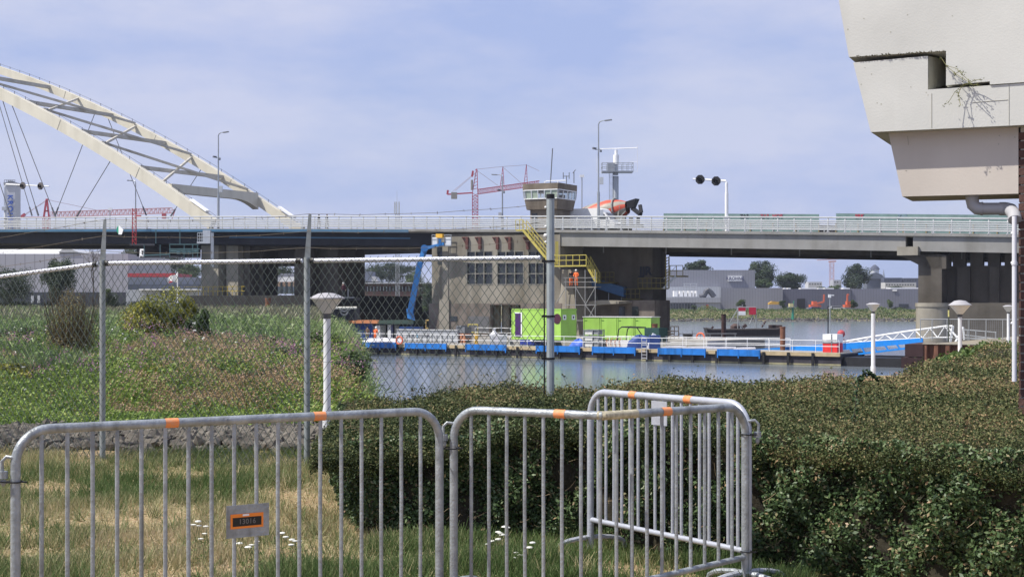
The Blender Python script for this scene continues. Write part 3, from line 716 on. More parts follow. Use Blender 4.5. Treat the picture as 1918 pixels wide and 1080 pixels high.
# white van, seen from the side, nose to the right
def rb(o, name, mt, pts, depth, y0, parent, smooth=False):
    m = MB(); m.M = wm(o); m.prism([(x, y0, z) for x, z in pts], (0, depth, 0)); return m.build(name, mt, parent)
ang = math.atan2(BR.d.y, BR.d.x); zr = zd(bt(1110,9))+.06
van = T('van', 'white high roof panel van driving on the bridge beside the control cabin', 'van', BR.p(bt(1112,8.5),8.5,zr), rz=ang)
body = [(-2.9,.35),(2.2,.35),(2.95,.45),(3.0,.95),(2.5,1.25),(1.75,2.1),(1.45,2.5),(1.1,2.62),(-2.6,2.62),(-2.86,2.45),(-2.95,1.2)]
b_ = rb(van, 'body', WHT, body, 2.0, -1.0, van)
rb(van, 'side_window', GLASSD, [(1.1,1.25),(2.2,1.25),(1.72,1.95),(1.1,1.95)], .02, -1.015, van)
m = MB(); m.M = wm(van); m.add([(2.52,-.85,1.3),(2.52,.85,1.3),(1.8,.8,2.1),(1.8,-.8,2.1)], [(0,1,2,3)]); m.v = [p+wm(van).to_3x3()@Vector((.03,0,.02)) for p in m.v]; m.build('windscreen', GLASSD, van)
for x in (-1.85, 2.0):
    for y in (-.98, .98):
        m = MB(); m.M = wm(van); m.lathe((x, y-.12 if y > 0 else y, .36), [(.36,0),(.36,.12)] if y > 0 else [(.36,-.02),(.36,.1)], 18, 'y'); w_ = m.build('wheel', mat('tyre', (.02,.02,.02), .8), van)
        m = MB(); m.M = wm(van); m.lathe((x, y-.03, .36), [(.2,-.01),(.2,.04)], 12, 'y'); m.build('rim', GALV, w_)
m = MB(); m.M = wm(van); m.cbox(3.0, 0, .75, .06, 1.5, .14); m.build('headlights', GLASSD, van)
m = MB(); m.M = wm(van); m.cbox(2.05,-1.12,1.3,.12,.2,.35); m.build('wing_mirror', ANT, van)

# concrete mixer
zr = zd(bt(1150,16))+.06
mix = T('mixer_truck', 'concrete mixer truck with an orange and grey striped drum, chute to the right', 'truck', BR.p(bt(1145,15),15,zr), rz=ang)
m = MB(); m.M = wm(mix); m.box(-5.2, 3.9, -.45, .45, .75, 1.05); m.build('chassis', ANT, mix)
rb(mix, 'cab', mat('cab_grey', (.20,.21,.24), .5), [(-7.6,.5),(-5.4,.5),(-5.4,3.1),(-6.9,3.1),(-7.6,1.9)], 2.3, -1.15, mix)
rb(mix, 'cab_window', GLASSD, [(-7.2,1.9),(-6.2,1.9),(-6.2,2.7),(-6.85,2.7)], .02, -1.17, mix)
rb(mix, 'roof_deflector', ANT, [(-7.0,3.1),(-5.5,3.1),(-5.5,3.55),(-6.4,3.5)], 2.0, -1.0, mix)
dr = [(.35,-3.6),(1.0,-3.3),(1.32,-1.6),(1.42,-.4),(1.42,1.1),(1.05,2.6),(.72,3.3)]
ax = Vector((math.cos(rad(11)),0,math.sin(rad(11)))); ce = Vector((-1.2,0,2.45)); side = Vector((0,1,0)); upv = ax.cross(side)*-1
m = MB(); m.M = wm(mix); n = 32; vs = []; k = len(dr); sub = 4
pr = []
for i in range(k-1):
    for s_ in range(sub): f = s_/sub; pr.append((dr[i][0]*(1-f)+dr[i+1][0]*f, dr[i][1]*(1-f)+dr[i+1][1]*f))
pr.append(dr[-1]); k = len(pr)
for r_, z in pr:
    for j in range(n):
        a = 2*math.pi*j/n + z*.22; vs.append(ce + ax*z + (side*math.cos(a)+upv*math.sin(a))*r_)
m.v = [wm(mix) @ v for v in vs]
for i in range(k-1):
    for j in range(n): m.f.append([i*n+j, i*n+(j+1)%n, (i+1)*n+(j+1)%n, (i+1)*n+j]); m.m.append(1 if (j//3) % 2 == 0 and i > 4 or i <= 3 else 0); m.sm.append(True)
m.M = None
ORG = mat('mixer_orange', (.50,.085,.045), .45, var=.1)
m.build('drum', [mat('mixer_grey', (.30,.27,.22), .5, var=.1), ORG], mix, smooth=True)
m = MB(); m.M = wm(mix); m.torus(ce+ax*1.9, 1.36, .1, tuple(ax)); m.bar((1.2,-1.0,1.0),(1.4,-.9,3.2),.18); m.bar((1.2,1.0,1.0),(1.4,.9,3.2),.18); m.bar((.6,-1.1,1.0),(2.2,-1.0,2.6),.12); m.box(.9,2.2,-1.15,-.75,1.05,2.0); m.build('drum_frame', mat('frame_grey', (.25,.25,.23), .6), mix)
m = MB(); m.M = wm(mix); m.hexa([(2.2,-.4,3.0),(2.9,-.4,3.0),(2.9,.4,3.0),(2.2,.4,3.0)],[(2.1,-.55,3.75),(3.3,-.6,4.05),(3.3,.6,4.05),(2.1,.55,3.75)])
m.bar((2.7,0,2.95),(3.9,-.6,2.2),.55,.3); m.bar((3.8,-.5,3.3),(4.0,-.6,2.4),.35); m.build('hopper_chute', mat('hopper_black', (.025,.025,.03), .6), mix)
for x in (-6.5,-1.2,.2,1.6):
    for y in (-1.1,1.1):
        m = MB(); m.M = wm(mix); m.lathe((x,y-.15,.52), [(.5,0),(.5,.3)], 18, 'y'); m.build('wheel', MATS['tyre'], mix)
m = MB(); m.M = wm(mix); m.cbox(2.9,-1.0,.8,.5,.1,1.2); m.cbox(2.9,1.0,.8,.5,.1,1.2); m.build('mudguard', ANT, mix)

# glass noise screens on the far side with yellow posts
SCRN = mat('green_noise_glass', (.17,.26,.24), .25, var=.25, scale=.9, spec=.6); YPO = mat('ochre_post', (.38,.30,.12), .6)
for px0, px1, lab in ((1243,1534,'green glass noise screen with graffiti left of the dark gap'), (1566,1960,'green glass noise screen right of the dark gap, running behind the drain pipe')):
    WZs = 27.0; ta, tb = bt(px0,WZs), bt(px1,WZs); o = T('noise_screen', lab, 'noise barrier', BR.p((ta+tb)/2,WZs,zd((ta+tb)/2)), 'green noise screens on the bridge')
    m = MB(); m.hexa([BR.p(ta,WZs,zd(ta)),BR.p(tb,WZs,zd(tb)),BR.p(tb,WZs+.06,zd(tb)),BR.p(ta,WZs+.06,zd(ta))],[BR.p(ta,WZs,BR.z(px0,399.5,WZs)),BR.p(tb,WZs,BR.z(px1,403.5 if px1>1600 else 401,WZs)),BR.p(tb,WZs+.06,BR.z(px1,403.5 if px1>1600 else 401,WZs)),BR.p(ta,WZs+.06,BR.z(px0,399.5,WZs))]); m.build('glass', SCRN, o)
    first = None; nn_ = int((tb-ta)/2.55)
    for k in range(nn_+1):
        t = ta+(tb-ta)*k/nn_; m = MB(); p = BR.p(t,WZs-.08,zd(t)); m.cbox(p.x,p.y,p.z,.1,.1,2.1+ (0)); m.build('post', YPO, o)
    pk = random.Random(px0)
    for gx, gc in (((1394,(.02,.02,.03)),(1432,(.35,.05,.08)),(1456,(.35,.05,.08))) if px0 < 1500 else ((1610,(.4,.04,.07)),(1690,(.2,.3,.35)))):
        put_text(pk.choice(['SRK','MOE','ZAS']), .6, face_M(BR.P(gx,405,WZs-.05), (BR.d.x,BR.d.y,0)), mat('tag_%d' % gx, gc, .6), o, 'graffiti', .03)
m = MB(); m.M = BR.M(0,27.3,0); m.box(bt(1534,27.3), bt(1566,27.3), 0, .2, zd(bt(1550,27))+.3, zd(bt(1550,27))+1.9); m.build('dark_screen', DARKST, None, 'dark gap panel between the two green glass screens', 'noise barrier')
# camera poles on the bridge
for px, y, w, lab in ((206,390,.5,'thin camera pole on the railing near the left fence post'), (1090,328,14,'thin pole with a lantern head right of the control cabin')):
    t = bt(px,w); base = BR.p(t,w,zd(t)); z1 = BR.z(px,y,w); o = T('camera_pole', lab, 'pole', base)
    m = MB(); m.tube([base, Vector((base.x,base.y,z1))], .06, 6); m.build('pole', GALV, o)
    m = MB(); m.cbox(base.x, base.y, z1-.25, .5, .3, .28); m.build('head', WHT, o)
# river sign: green and white diamond hung on the bridge
sg = T('river_sign', 'small green and white diamond board hanging from the bridge edge', 'sign', BR.P(224,440,-.4))
m = MB(); m.prism([BR.P(218,428,-.4),BR.P(222,421,-.4),BR.P(222,439,-.4),BR.P(219,434,-.4)], (0,.05,0)); m.build('green_half', mat('sign_green', (.02,.28,.16), .5), sg)
m = MB(); m.prism([BR.P(222,421,-.4),BR.P(231,430,-.4),BR.P(228,439,-.4),BR.P(222,439,-.4)], (0,.05,0)); m.build('white_half', WHT, sg)
# inspection gantry with red ladder mast hung under the steel span
ig = T('inspection_gantry', 'dark steel inspection platform hung under the arch span with a red ladder mast', 'inspection gantry', BR.P(320,485,-1.2))
G = lambda x, y, w=-1.2: BR.P(x, y, w)
RED = mat('red_lattice', (.34,.03,.035), .6, var=.15)
m = MB()
for x in (248,255): m.bar(G(x,390), G(x,458), .09)
for k in range(8): m.bar(G(248,392+k*8.2), G(255,392+k*8.2), .05); m.bar(G(248,392+k*8.2), G(255,400+k*8.2), .045)
m.bar(G(255,404), G(264,404), .15); m.build('ladder_mast', RED, ig)
TEAL = mat('teal_steel', (.06,.12,.13), .6, var=.2)
m = MB()
for y in (456,): m.hexa([G(243,y+4),G(290,y+4),G(290,y+4,3),G(243,y+4,3)],[G(243,y),G(290,y),G(290,y,3),G(243,y,3)])
m.hexa([G(262,483),G(376,483),G(376,483,8),G(262,483,8)],[G(262,479),G(376,479),G(376,479,8),G(262,479,8)])
m.build('platform', mat('gantry_dark', (.02,.022,.03), .7), ig)
m = MB()
for x in (292,337): m.bar(G(x,430), G(x,456), .1)
for x in (270,300,318,345,361,370): m.bar(G(x,458), G(x,482), .1)
for y in (457.5,466,473): m.bar(G(318,y), G(374,y), .09)
m.bar(G(270,478), G(318,476), .12); m.build('frame', TEAL, ig)
m = MB(); m.hexa([G(318,471),G(372,471),G(372,471,2),G(318,471,2)],[G(318,468),G(372,468),G(372,468,2),G(318,468,2)])
for x in (335,346,355): c = G(x,476); m.cbox(c.x,c.y,c.z,.45,.4,.45)
m.build('machinery', TEAL, ig)
m = MB(); m.hexa([G(256,480,3),G(376,480,3),G(376,480,12),G(256,480,12)],[G(256,430,3),G(376,430,3),G(376,430,12),G(256,430,12)]); m.build('dark_enclosure', DARKST, ig)
m = MB(); m.prism([G(261,482),G(271,482),G(271,466),G(262,466)], (0,.06,0)); bd = m.build('white_board', WHT, ig)
m = MB(); m.prism([G(264.5,469,-1.25),G(268.5,469,-1.25),G(267,473,-1.25),G(268,477,-1.25),G(265,476,-1.25),G(266,473,-1.25)], (0,.02,0)); m.build('black_symbol', mat('signal_black', (.012,.012,.014), .5), bd)
# grey cage platform at the pier
cg = T('cage_platform', 'pale aluminium cage platform fixed to the left river pier head', 'platform', G(378,456))
m = MB(); 
for y in (436,442,448,454):  m.bar(G(370,y), G(386,y), .08 if y!=454 else .25)
for x in (370,374,378,382,386): m.bar(G(x,436), G(x,454), .08)
m.build('cage', GALV, cg)
m = MB(); m.cbox(*G(388,456), .9,.8,1.6); m.build('cabinet', mat('light_grey_box', (.5,.52,.54), .5), cg)
m = MB(); m.bar(G(398,500), G(398,436), .35); m.build('upright', GALV, cg)
# ================================================================ PEOPLE
SKIN = mat('skin', (.48,.30,.22), .6, var=.05)
BOOT = mat('boots', (.03,.028,.025), .8)
def person(base, label, top, trousers, helmet=None, yaw=0.0, h=1.8, bend=0.0, stride=.0, arms='low', group=None, vest=None):
    s = h/1.8
    o = T('person', label, 'person', base, group, yaw)
    J = dict(pel=(0,0,.95), sp=(0,-.02-bend*.1,1.2), ch=(0,-.03-bend*.3,1.42-bend*.06), nk=(0,-.04-bend*.4,1.53-bend*.1), hd=(0,-.06-bend*.45,1.63-bend*.12), ht=(0,-.05-bend*.5,1.75-bend*.14))
    par = dict(sp='pel', ch='sp', nk='ch', hd='nk', ht='hd')
    R = dict(pel=(.155,.11), sp=(.15,.105), ch=(.165,.115), nk=(.06,.06), hd=(.085,.1), ht=(.07,.085))
    for sd, nm in ((-1,'l'),(1,'r')):
        st = stride*sd
        J['hip'+nm]=(sd*.1,0,.88); J['kn'+nm]=(sd*.115,-.03-st*.5,.49); J['an'+nm]=(sd*.12,.03-st*.2,.09); J['to'+nm]=(sd*.135,-.15-st*.2,.045)
        J['sh'+nm]=(sd*.2,J['ch'][1],J['ch'][2]+.01)
        if arms == 'low': J['el'+nm]=(sd*.27,.02,1.14); J['wr'+nm]=(sd*.27,-.1,.9); J['ha'+nm]=(sd*.26,-.15,.82)
        else: J['el'+nm]=(sd*.29,-.06,1.16); J['wr'+nm]=(sd*.16,-.3,1.1); J['ha'+nm]=(sd*.1,-.37,1.1)
        par['hip'+nm]='pel'; par['kn'+nm]='hip'+nm; par['an'+nm]='kn'+nm; par['to'+nm]='an'+nm; par['sh'+nm]='ch'; par['el'+nm]='sh'+nm; par['wr'+nm]='el'+nm; par['ha'+nm]='wr'+nm
        R['hip'+nm]=(.11,.11); R['kn'+nm]=(.075,.075); R['an'+nm]=(.05,.055); R['to'+nm]=(.045,.035)
        R['sh'+nm]=(.07,.07); R['el'+nm]=(.052,.052); R['wr'+nm]=(.036,.036); R['ha'+nm]=(.03,.045)
    ks = list(J); me = bpy.data.meshes.new('body'); me.from_pydata([tuple(Vector(J[k])*s) for k in ks], [(ks.index(a), ks.index(b)) for a, b in par.items()], [])
    tmp = bpy.data.objects.new('tmp', me); COL.objects.link(tmp)
    md = tmp.modifiers.new('s','SKIN'); md.use_smooth_shade = True; sm_ = tmp.modifiers.new('u','SUBSURF'); sm_.levels = 1
    for i, k in enumerate(ks):
        d = me.skin_vertices[0].data[i]; d.radius = (R[k][0]*s, R[k][1]*s); d.use_root = (k == 'pel')
    dg = bpy.context.evaluated_depsgraph_get(); m2 = bpy.data.meshes.new_from_object(tmp.evaluated_get(dg)); m2.name = 'body'
    bpy.data.objects.remove(tmp)
    b = linkmesh('body', m2, [SKIN, top, trousers, BOOT] + ([vest] if vest else []), o)
    for p in m2.polygons:
        z = p.center.z/s; x = abs(p.center.x)/s; p.use_smooth = True
        i = 0
        if z < .13: i = 3
        elif z < .96 and x < .24: i = 2
        elif z < 1.5-bend*.1: i = 1
        if x > .2 and z < .9: i = 0
        if arms != 'low' and p.center.y/s < -.31 and z < 1.2: i = 0
        p.material_index = i
    hc = Vector(J['ht'])*s; m = MB(); m.M = wm(o)
    if helmet: 
        m.lathe(hc+Vector((0,0,-.06*s)), [(.145*s,0),(.13*s,.015*s),(.12*s,.06*s),(.085*s,.11*s),(.02*s,.135*s)], 12); m.build('helmet', helmet, o, smooth=True)
    else:
        m.ball(hc+Vector((0,.02,-.01*s)), .095*s, 10, .95); m.build('hair', mat('dark_hair', (.03,.02,.015), .8), o, smooth=True)
    return o
ORGV = mat('hivis_orange', (.85,.17,.04), .7, var=.06); BLK = mat('dark_cloth', (.02,.02,.025), .85); BRNC = mat('brown_cloth', (.16,.10,.06), .85)
# ================================================================ STAIRS, SCAFFOLD, LIFT
YELB = mat('bright_yellow_paint', (.50,.42,.10), .5, var=.12, scale=2, stain=.15)
def Bp(x, y, w): return BR.P(x, y, w)
st = T('yellow_staircase', 'yellow steel staircase going down from the bridge deck past the thick fence post', 'staircase', Bp(1040,500,-.9))
def flight(o, a, b_, w, width=.9, rail=1.0, n=10, post=True):
    """a (top) and b (bottom) as photo pixels at offset w"""
    A, B = Bp(*a, w), Bp(*b_, w); nn_ = Vector((BR.n.x,BR.n.y,0))*width
    m = MB()
    for off in (Vector(), nn_): m.bar(A+off, B+off, .08, .26)
    m.build('stringer', YELB, o)
    m = MB()
    for k in range(n):
        p = A.lerp(B, (k+.5)/n); d = Vector((BR.d.x,BR.d.y,0))*.13
        m.hexa([p-d-Vector((0,0,.02)),p+d-Vector((0,0,.02)),p+d+nn_-Vector((0,0,.02)),p-d+nn_-Vector((0,0,.02))],[p-d+Vector((0,0,.02)),p+d+Vector((0,0,.02)),p+d+nn_+Vector((0,0,.02)),p-d+nn_+Vector((0,0,.02))])
    m.build('tread', GALV, o)
    m = MB(); up = Vector((0,0,rail))
    for off in (Vector(), nn_):
        m.tube([A+off+up, B+off+up], .045, 6); m.tube([A+off+up*.52, B+off+up*.52], .03, 5)
        for k in range(6): p = A.lerp(B, k/5)+off; m.tube([p, p+up], .04, 5)
    m.build('handrail', YELB, o)
def landing(o, px0, px1, y, w, width=1.0, rail=1.05, n=4, mt=None):
    A, B = Bp(px0,y,w), Bp(px1,y,w); B.z = A.z; nn_ = Vector((BR.n.x,BR.n.y,0))*width
    m = MB(); dn = Vector((0,0,-.14)); m.hexa([A+dn,B+dn,B+nn_+dn,A+nn_+dn],[A,B,B+nn_,A+nn_]); m.build('landing', mt or YELB, o)
    m = MB(); up = Vector((0,0,rail))
    for hh in (.5,1): m.tube([A+up*hh, B+up*hh], .04, 5)
    for k in range(n+1): p = A.lerp(B,k/n); m.tube([p,p+up], .04, 5)
    m.build('landing_rail', mt or YELB, o)
flight(st, (979,430), (1034,497), -1.3, n=16); landing(st, 966, 980, 430, -1.3, n=2); landing(st, 1036, 1098, 497, -1.3, n=5)
m = MB(); m.bar(Bp(1043,452,-.4), Bp(1043,495,-.4), .32); m.build('upright', YELB, st)
flight(st, (1099,497), (1117,529), 1.5, n=7); 
landing(st, 1118, 1150, 528, 4.8, n=4, mt=mat('shaded_yellow_paint', (.15,.125,.035), .6, var=.2)); 
st2 = T('yellow_walkway', 'yellow walkway with railings, coloured darker for the shade, at the right end of the pier', 'walkway', Bp(1240,545,2.5))
DY = MATS['shaded_yellow_paint']  # darker copy of the stair yellow, under-deck shade painted into the colour
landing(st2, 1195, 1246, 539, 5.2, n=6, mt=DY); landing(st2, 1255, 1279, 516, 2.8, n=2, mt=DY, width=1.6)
m = MB()
for x in (1247,1253): m.bar(Bp(x,480,2.8), Bp(x,540,2.8), .12)
for k in range(10): m.bar(Bp(1247,484+k*5.5,2.8), Bp(1253,481+k*5.5,2.8), .07)
m.build('frame', DY, st2)
A = Bp(1266,517,2.8); Bq = Bp(1243,540,2.8); m = MB(); m.bar(A,Bq,.08,.2); m.bar(A+Vector((0,0,1)),Bq+Vector((0,0,1)),.05)
for k in range(8): p = A.lerp(Bq,k/7); m.cbox(p.x,p.y+.4,p.z,.3,.8,.04)
m.build('stair_flight', GALV, st2)
landing(st2, 1165, 1198, 559, 5.2, n=4, mt=DY)
sc = T('scaffold', 'grey tube scaffold tower beside the corner buttress under the bridge', 'scaffold', Bp(1090,630,-1.5))
m = MB()
for x in (1060,1078,1096,1115):
    for w in (-1.6,-.2): m.tube([Bp(x,632,w), Bp(x, 521 if x<1080 else 505, w)], .045, 5)
for y in (538,571,600):
    for w in (-1.6,-.2): m.tube([Bp(1056,y,w), Bp(1117,y,w)], .04, 5)
for y in (520,528): m.tube([Bp(1056,y,-1.6), Bp(1117,y,-1.6)], .035, 5)
for a, b_ in (((1078,538),(1098,571)),((1115,538),(1096,571)),((1096,571),(1112,592)),((1115,571),(1100,600)),((1060,538),(1042,568))): m.tube([Bp(*a,-1.6), Bp(*b_,-1.6)], .045, 5)
m.build('tube_frame', mat('scaffold_tube', (.30,.30,.29), .5, metal=.4), sc)
m = MB(); z = Bp(1078,538,-1.6).z; a, c = bt(1056,-1.5), bt(1117,-1.5); m.M = BR.M(0,0,0); m.box(a,c,-1.5,-.3,z-.0,z+.06); m.build('deck_board', mat('scaffold_board', (.28,.22,.14), .9), sc)
zpl = z+.06
pb = lambda x, w: Vector((*BR.xy(bt(x,w),w), zpl))
person(pb(1069.5,-1.0), 'worker in black shirt and orange trousers standing left on the scaffold, back turned', BLK, ORGV, mat('dark_helmet', (.03,.03,.03), .4), yaw=.4, h=1.8, arms='front')
person(pb(1079.5,-1.0), 'worker in full orange clothes and white helmet standing right on the scaffold', ORGV, ORGV, WHT, yaw=-.5, h=1.84, arms='front')
zw = zd(bt(600))
person(Vector((*BR.xy(bt(597,1.5),1.5), zd(bt(597))+.02)), 'left of two dark clothed people walking on the bridge behind the railing', BLK, BLK, None, yaw=1.2, h=1.7, stride=.3)
person(Vector((*BR.xy(bt(612,1.5),1.5), zd(bt(612))+.02)), 'right of two dark clothed people walking on the bridge behind the railing', BLK, BLK, None, yaw=1.2, h=1.75, stride=.3)
# blue clad chute
ch = T('clad_stair', 'stair chute clad in dark blue sheeting in the shade under the bridge', 'chute', Bp(1135,560,1.0))
m = MB(); dn = Vector((BR.n.x,BR.n.y,0))*.9
pts = [Bp(1105,521,5.0),Bp(1122,524,5.0),Bp(1168,538,5.0),Bp(1168,556,5.0),Bp(1120,541,5.0),Bp(1105,534,5.0)]
m.prism(pts, dn); m.build('blue_sheeting', mat('blue_sheet', (.05,.13,.27), .6, var=.15, scale=2), ch)
m = MB(); 
for x, yt, yb in ((1108,534,600),(1140,548,600),(1164,556,572)): m.tube([Bp(x,yt,5.5), Bp(x,yb,5.5)], .05, 5)
m.build('support', GALV, ch)

# blue boom lift with basket
BL = mat('blue_machine', (.03,.16,.42), .4, var=.1); BLd = mat('dark_blue_machine', (.02,.06,.2), .5)
bl = T('boom_lift', 'blue boom lift raised beside the control building with a yellow ended basket', 'boom lift', Bp(772,612,-2))
X = lambda x, y, w=-1.4: Bp(x, y, w)
m = MB(); m.bar(X(768,585), X(787,491), .62, .75); m.build('lower_boom', BL, bl)
m = MB(); m.bar(X(785,500), X(796,464), .42, .5); m.build('upper_boom', BL, bl)
m = MB(); m.bar(X(773,590,-1.2), X(788,500,-1.2), .16); m.build('cylinder', BLd, bl)
m = MB(); m.bar(X(794,466), X(832,456), .25, .3); m.bar(X(797,462), X(815,462), .2); m.lathe(X(795,465)-Vector((0,.35,0)), [(.4,0),(.4,.7)], 14, 'y'); m.build('jib', BL, bl)
m = MB(); m.hexa([X(763,596),X(778,600),X(778,600,-.9),X(763,596,-.9)],[X(761,578),X(772,576),X(772,576,-.9),X(761,578,-.9)]); m.build('turntable', BL, bl)
m = MB(); c = X(770,600); m.cbox(c.x,c.y+.8,c.z-1.6,2.6,2.2,.9); m.build('chassis', BLd, bl)
for dx in (-1.1,1.1):
    for dy in (-.3,1.9):
        m = MB(); m.lathe((c.x+dx,c.y+dy-.15,c.z-1.6), [(.5,0),(.5,.35)], 14, 'y'); m.build('wheel', MATS['tyre'], bl)
m = MB()
m.hexa([X(809,461),X(845,461),X(845,461,-.3),X(809,461,-.3)],[X(809,459.5),X(845,459.5),X(845,459.5,-.3),X(809,459.5,-.3)]); 
for w in (-1.4,-.3):
    for y in (440,448): m.tube([X(809,y,w),X(846,y,w)], .045, 5)
    for x in (809,820,833,845): m.tube([X(x,440,w),X(x,461,w)], .045, 5)
m.build('basket', GALV, bl)
m = MB(); m.hexa([X(810,459),X(819,459),X(819,459,-1.35),X(810,459,-1.35)],[X(810,444),X(819,444),X(819,444,-1.35),X(810,444,-1.35)]); m.hexa([X(834,459),X(845,459),X(845,459,-1.35),X(834,459,-1.35)],[X(834,444),X(845,444),X(845,444,-1.35),X(834,444,-1.35)]); m.build('sheet', mat('pale_sheet', (.55,.58,.62), .6), bl)
m = MB(); m.bar(X(818,441.5,-1.5), X(830,441.5,-1.5), .42, .42); m.build('lamp_unit', mat('amber', (.75,.42,.05), .4), bl)
m = MB(); m.bar(X(824,447,-1.5), X(824,460,-1.5), .3,.3); m.build('control_panel', BL, bl)

# ================================================================ PONTOON AND PLATFORM
PO = Line((677,158),(1690,123))
DZ = WZ+1.1
def pp(px, w, z): return PO.p(PO.t(px,w), w, z)
pon = T('pontoon', 'long dark floating work pontoon with blue fender panels and white railing', 'pontoon', pp(1150,2,WZ-.3))
HULL = mat('pontoon_hull', (.045,.04,.05), .7, var=.35, scale=.7, stain=.35); ALG = mat('waterline_band', (.27,.25,.15), .9, var=.3, scale=1.5)
PW = 5.0
m = MB(); m.M = PO.M(0,0,0); a, b_ = PO.t(560), PO.t(1575); m.box(a, b_, 0, PW, WZ-.5, DZ-.12); m.build('hull', HULL, pon)
m = MB(); m.M = PO.M(0,0,0); m.box(a, b_, -.012, 0, WZ+.02, WZ+.17); m.build('waterline', ALG, pon)
m = MB(); m.M = PO.M(0,0,0); m.box(a, b_, .0, PW, DZ-.115, DZ); m.build('deck', mat('pontoon_deck', (.30,.29,.27), .9, var=.2), pon)
TIMB = mat('timber_edge', (.42,.33,.20), .85, var=.2, scale=2)
m = MB(); m.M = PO.M(0,0,0); m.box(a, b_, -.2, -.015, DZ-.3, DZ+.02); m.build('timber_edge', TIMB, pon)
for px in (640,677,712,747,784,820,857,895,933,972,1012,1051,1091,1132,1173,1215,1257,1300,1345,1388,1433,1479,1525):
    m = MB(); m.M = PO.M(PO.t(px),0,0); m.box(-.11,.11,-.34,-.21,WZ-.3,DZ-.02); m.build('fender_post', mat('black_rubber', (.01,.01,.012), .7), pon)
BLP = mat('blue_fender_panel', (.015,.17,.55), .5, var=.2, scale=1.5, stain=.35)
for x0, x1 in ((600,747),(763,841),(876,953),(1008,1091),(1113,1195),(1236,1326),(1347,1428)):
    m = MB(); m.M = PO.M(0,0,0); c, d = PO.t(x0), PO.t(x1); m.box(c, d, -.42, -.35, DZ-.42, DZ+.16); p_ = m.build('fender_panel', BLP, pon)
    n = max(2, int((d-c)/2)); m = MB(); m.M = PO.M(0,0,0)
    for k in range(n+1): t = c+.08+(d-c-.16)*k/n; m.box(t-.05, t+.05, -.46, -.422, DZ-.62, DZ+.16)
    m.build('panel_bracket', BLP, p_)
def prail(name, w, px0, px1, z0, hs=(.55,1.05), step=2.1, parent=None, mt=WHT, r_=.027):
    m = MB(); a, b_ = PO.t(px0,w), PO.t(px1,w)
    for hh in hs: m.tube([PO.p(a+(b_-a)*k/8, w, z0+hh+ (0.012*math.sin(k*2))) for k in range(9)], r_, 5)
    n = int((b_-a)/step)
    for k in range(n+1): t = a+(b_-a)*k/n; m.tube([PO.p(t,w,z0), PO.p(t,w,z0+hs[-1])], r_*.9, 5)
    return m.build(name, mt, parent)
prail('railing', -.1, 620, 1572, DZ, parent=pon)
prail('railing', PW-.3, 1040, 1480, DZ, parent=pon)
m = MB(); m.M = PO.M(PO.t(1212),0,0)
for x in (-.27,.27): m.tube([(x,-.5,WZ+.15),(x,-.5,DZ+.9)], .04, 5)
for k in range(7): m.tube([(-.27,-.5,WZ+.3+k*.3),(.27,-.5,WZ+.3+k*.3)], .035, 5)
m.build('ladder', mat('aluminium', (.55,.55,.55), .4, metal=.5), pon)
# black end barge
eb = MB(); eb.M = PO.M(0,0,0); a, b_ = PO.t(1575.5), PO.t(1688); eb.box(a, b_, .3, 7, WZ-.4, WZ+.75); eb.build('barge', mat('black_hull', (.015,.015,.018), .6, var=.4, stain=.2), None, 'low black steel barge moored at the right end of the pontoon', 'barge')
# grey work platform behind
wp = T('work_platform', 'grey steel work platform between pontoon and bridge pier, loaded with equipment', 'work platform', pp(1000,10,WZ))
m = MB(); m.M = PO.M(0,0,0); a, b_ = PO.t(885,7), PO.t(1325,7); m.box(a, b_, 7, 19, WZ-.5, ZAP); m.box(PO.t(585,7), a-.01, 5.2, 19, WZ-.5, DZ-.01); m.build('deck_block', mat('grey_steel_deck', (.36,.345,.32), .85, var=.12, scale=1.2, stain=.2), wp)
prail('railing', 7.15, 890, 990, ZAP, hs=(.5,1.0), parent=wp)
zz0 = ZAP
def pbox(name, px0, px1, ytop, w, depth, mt, label=None, cat=None, parent=None, z0=ZAP, group=None):
    m = MB(); m.M = PO.M(0,0,0); a, b_ = PO.t(px0,w), PO.t(px1,w); zt2 = PO.z((px0+px1)/2, ytop, w); m.box(a, b_, w, w+depth, z0, zt2)
    return m.build(name, mt, parent, label, cat, group)
def qf(px, y, w): return PO.P(px, y, w)
# lime container, long side to the left
LIME = mat('lime_green', (.34,.58,.10), .55, var=.1, scale=.8, stain=.14); PURP = mat('purple_panel', (.055,.015,.11), .5)
Yc = 145.0; Cn = Vector(((1050-959)/F*Yc, Yc, 0)); da = Vector((-4.4,4.0,0)).normalized(); db = Vector((da.y,-da.x,0)); db = db if db.x > 0 else -db
ztc = CZ+(HY-578.5)/F*Yc
def frame(o, x, y, z=0): return Matrix(((x.x,y.x,0,o.x),(x.y,y.y,0,o.y),(0,0,1,z),(0,0,0,1)))
lc = T('site_container', 'tall lime green site container with a purple door and two small square windows', 'container', Cn+Vector((0,0,ZAP)))
FR = frame(Cn, da, db)
m = MB(); m.M = FR; m.box(0, 6.35, 0, 2.4, ZAP, ztc); m.build('body', LIME, lc)
m = MB(); m.M = FR; m.box(5.15,5.9,-.06,-.01,ZAP+.25,ztc-.45); dd_ = m.build('door', PURP, lc)
m = MB(); m.M = FR; m.box(5.0,5.14,-.05,-.012,ZAP+.2,ztc-.35); m.box(5.14,6.0,-.05,-.012,ztc-.44,ztc-.34); m.build('door_frame', WHT, dd_)
m = MB(); m.M = FR; m.lathe((.42,-.04,ztc-.95), [(.5,0),(.5,.03)], 16, 'y'); m.build('dark_disc', mat('maroon', (.06,.012,.03), .6), lc)
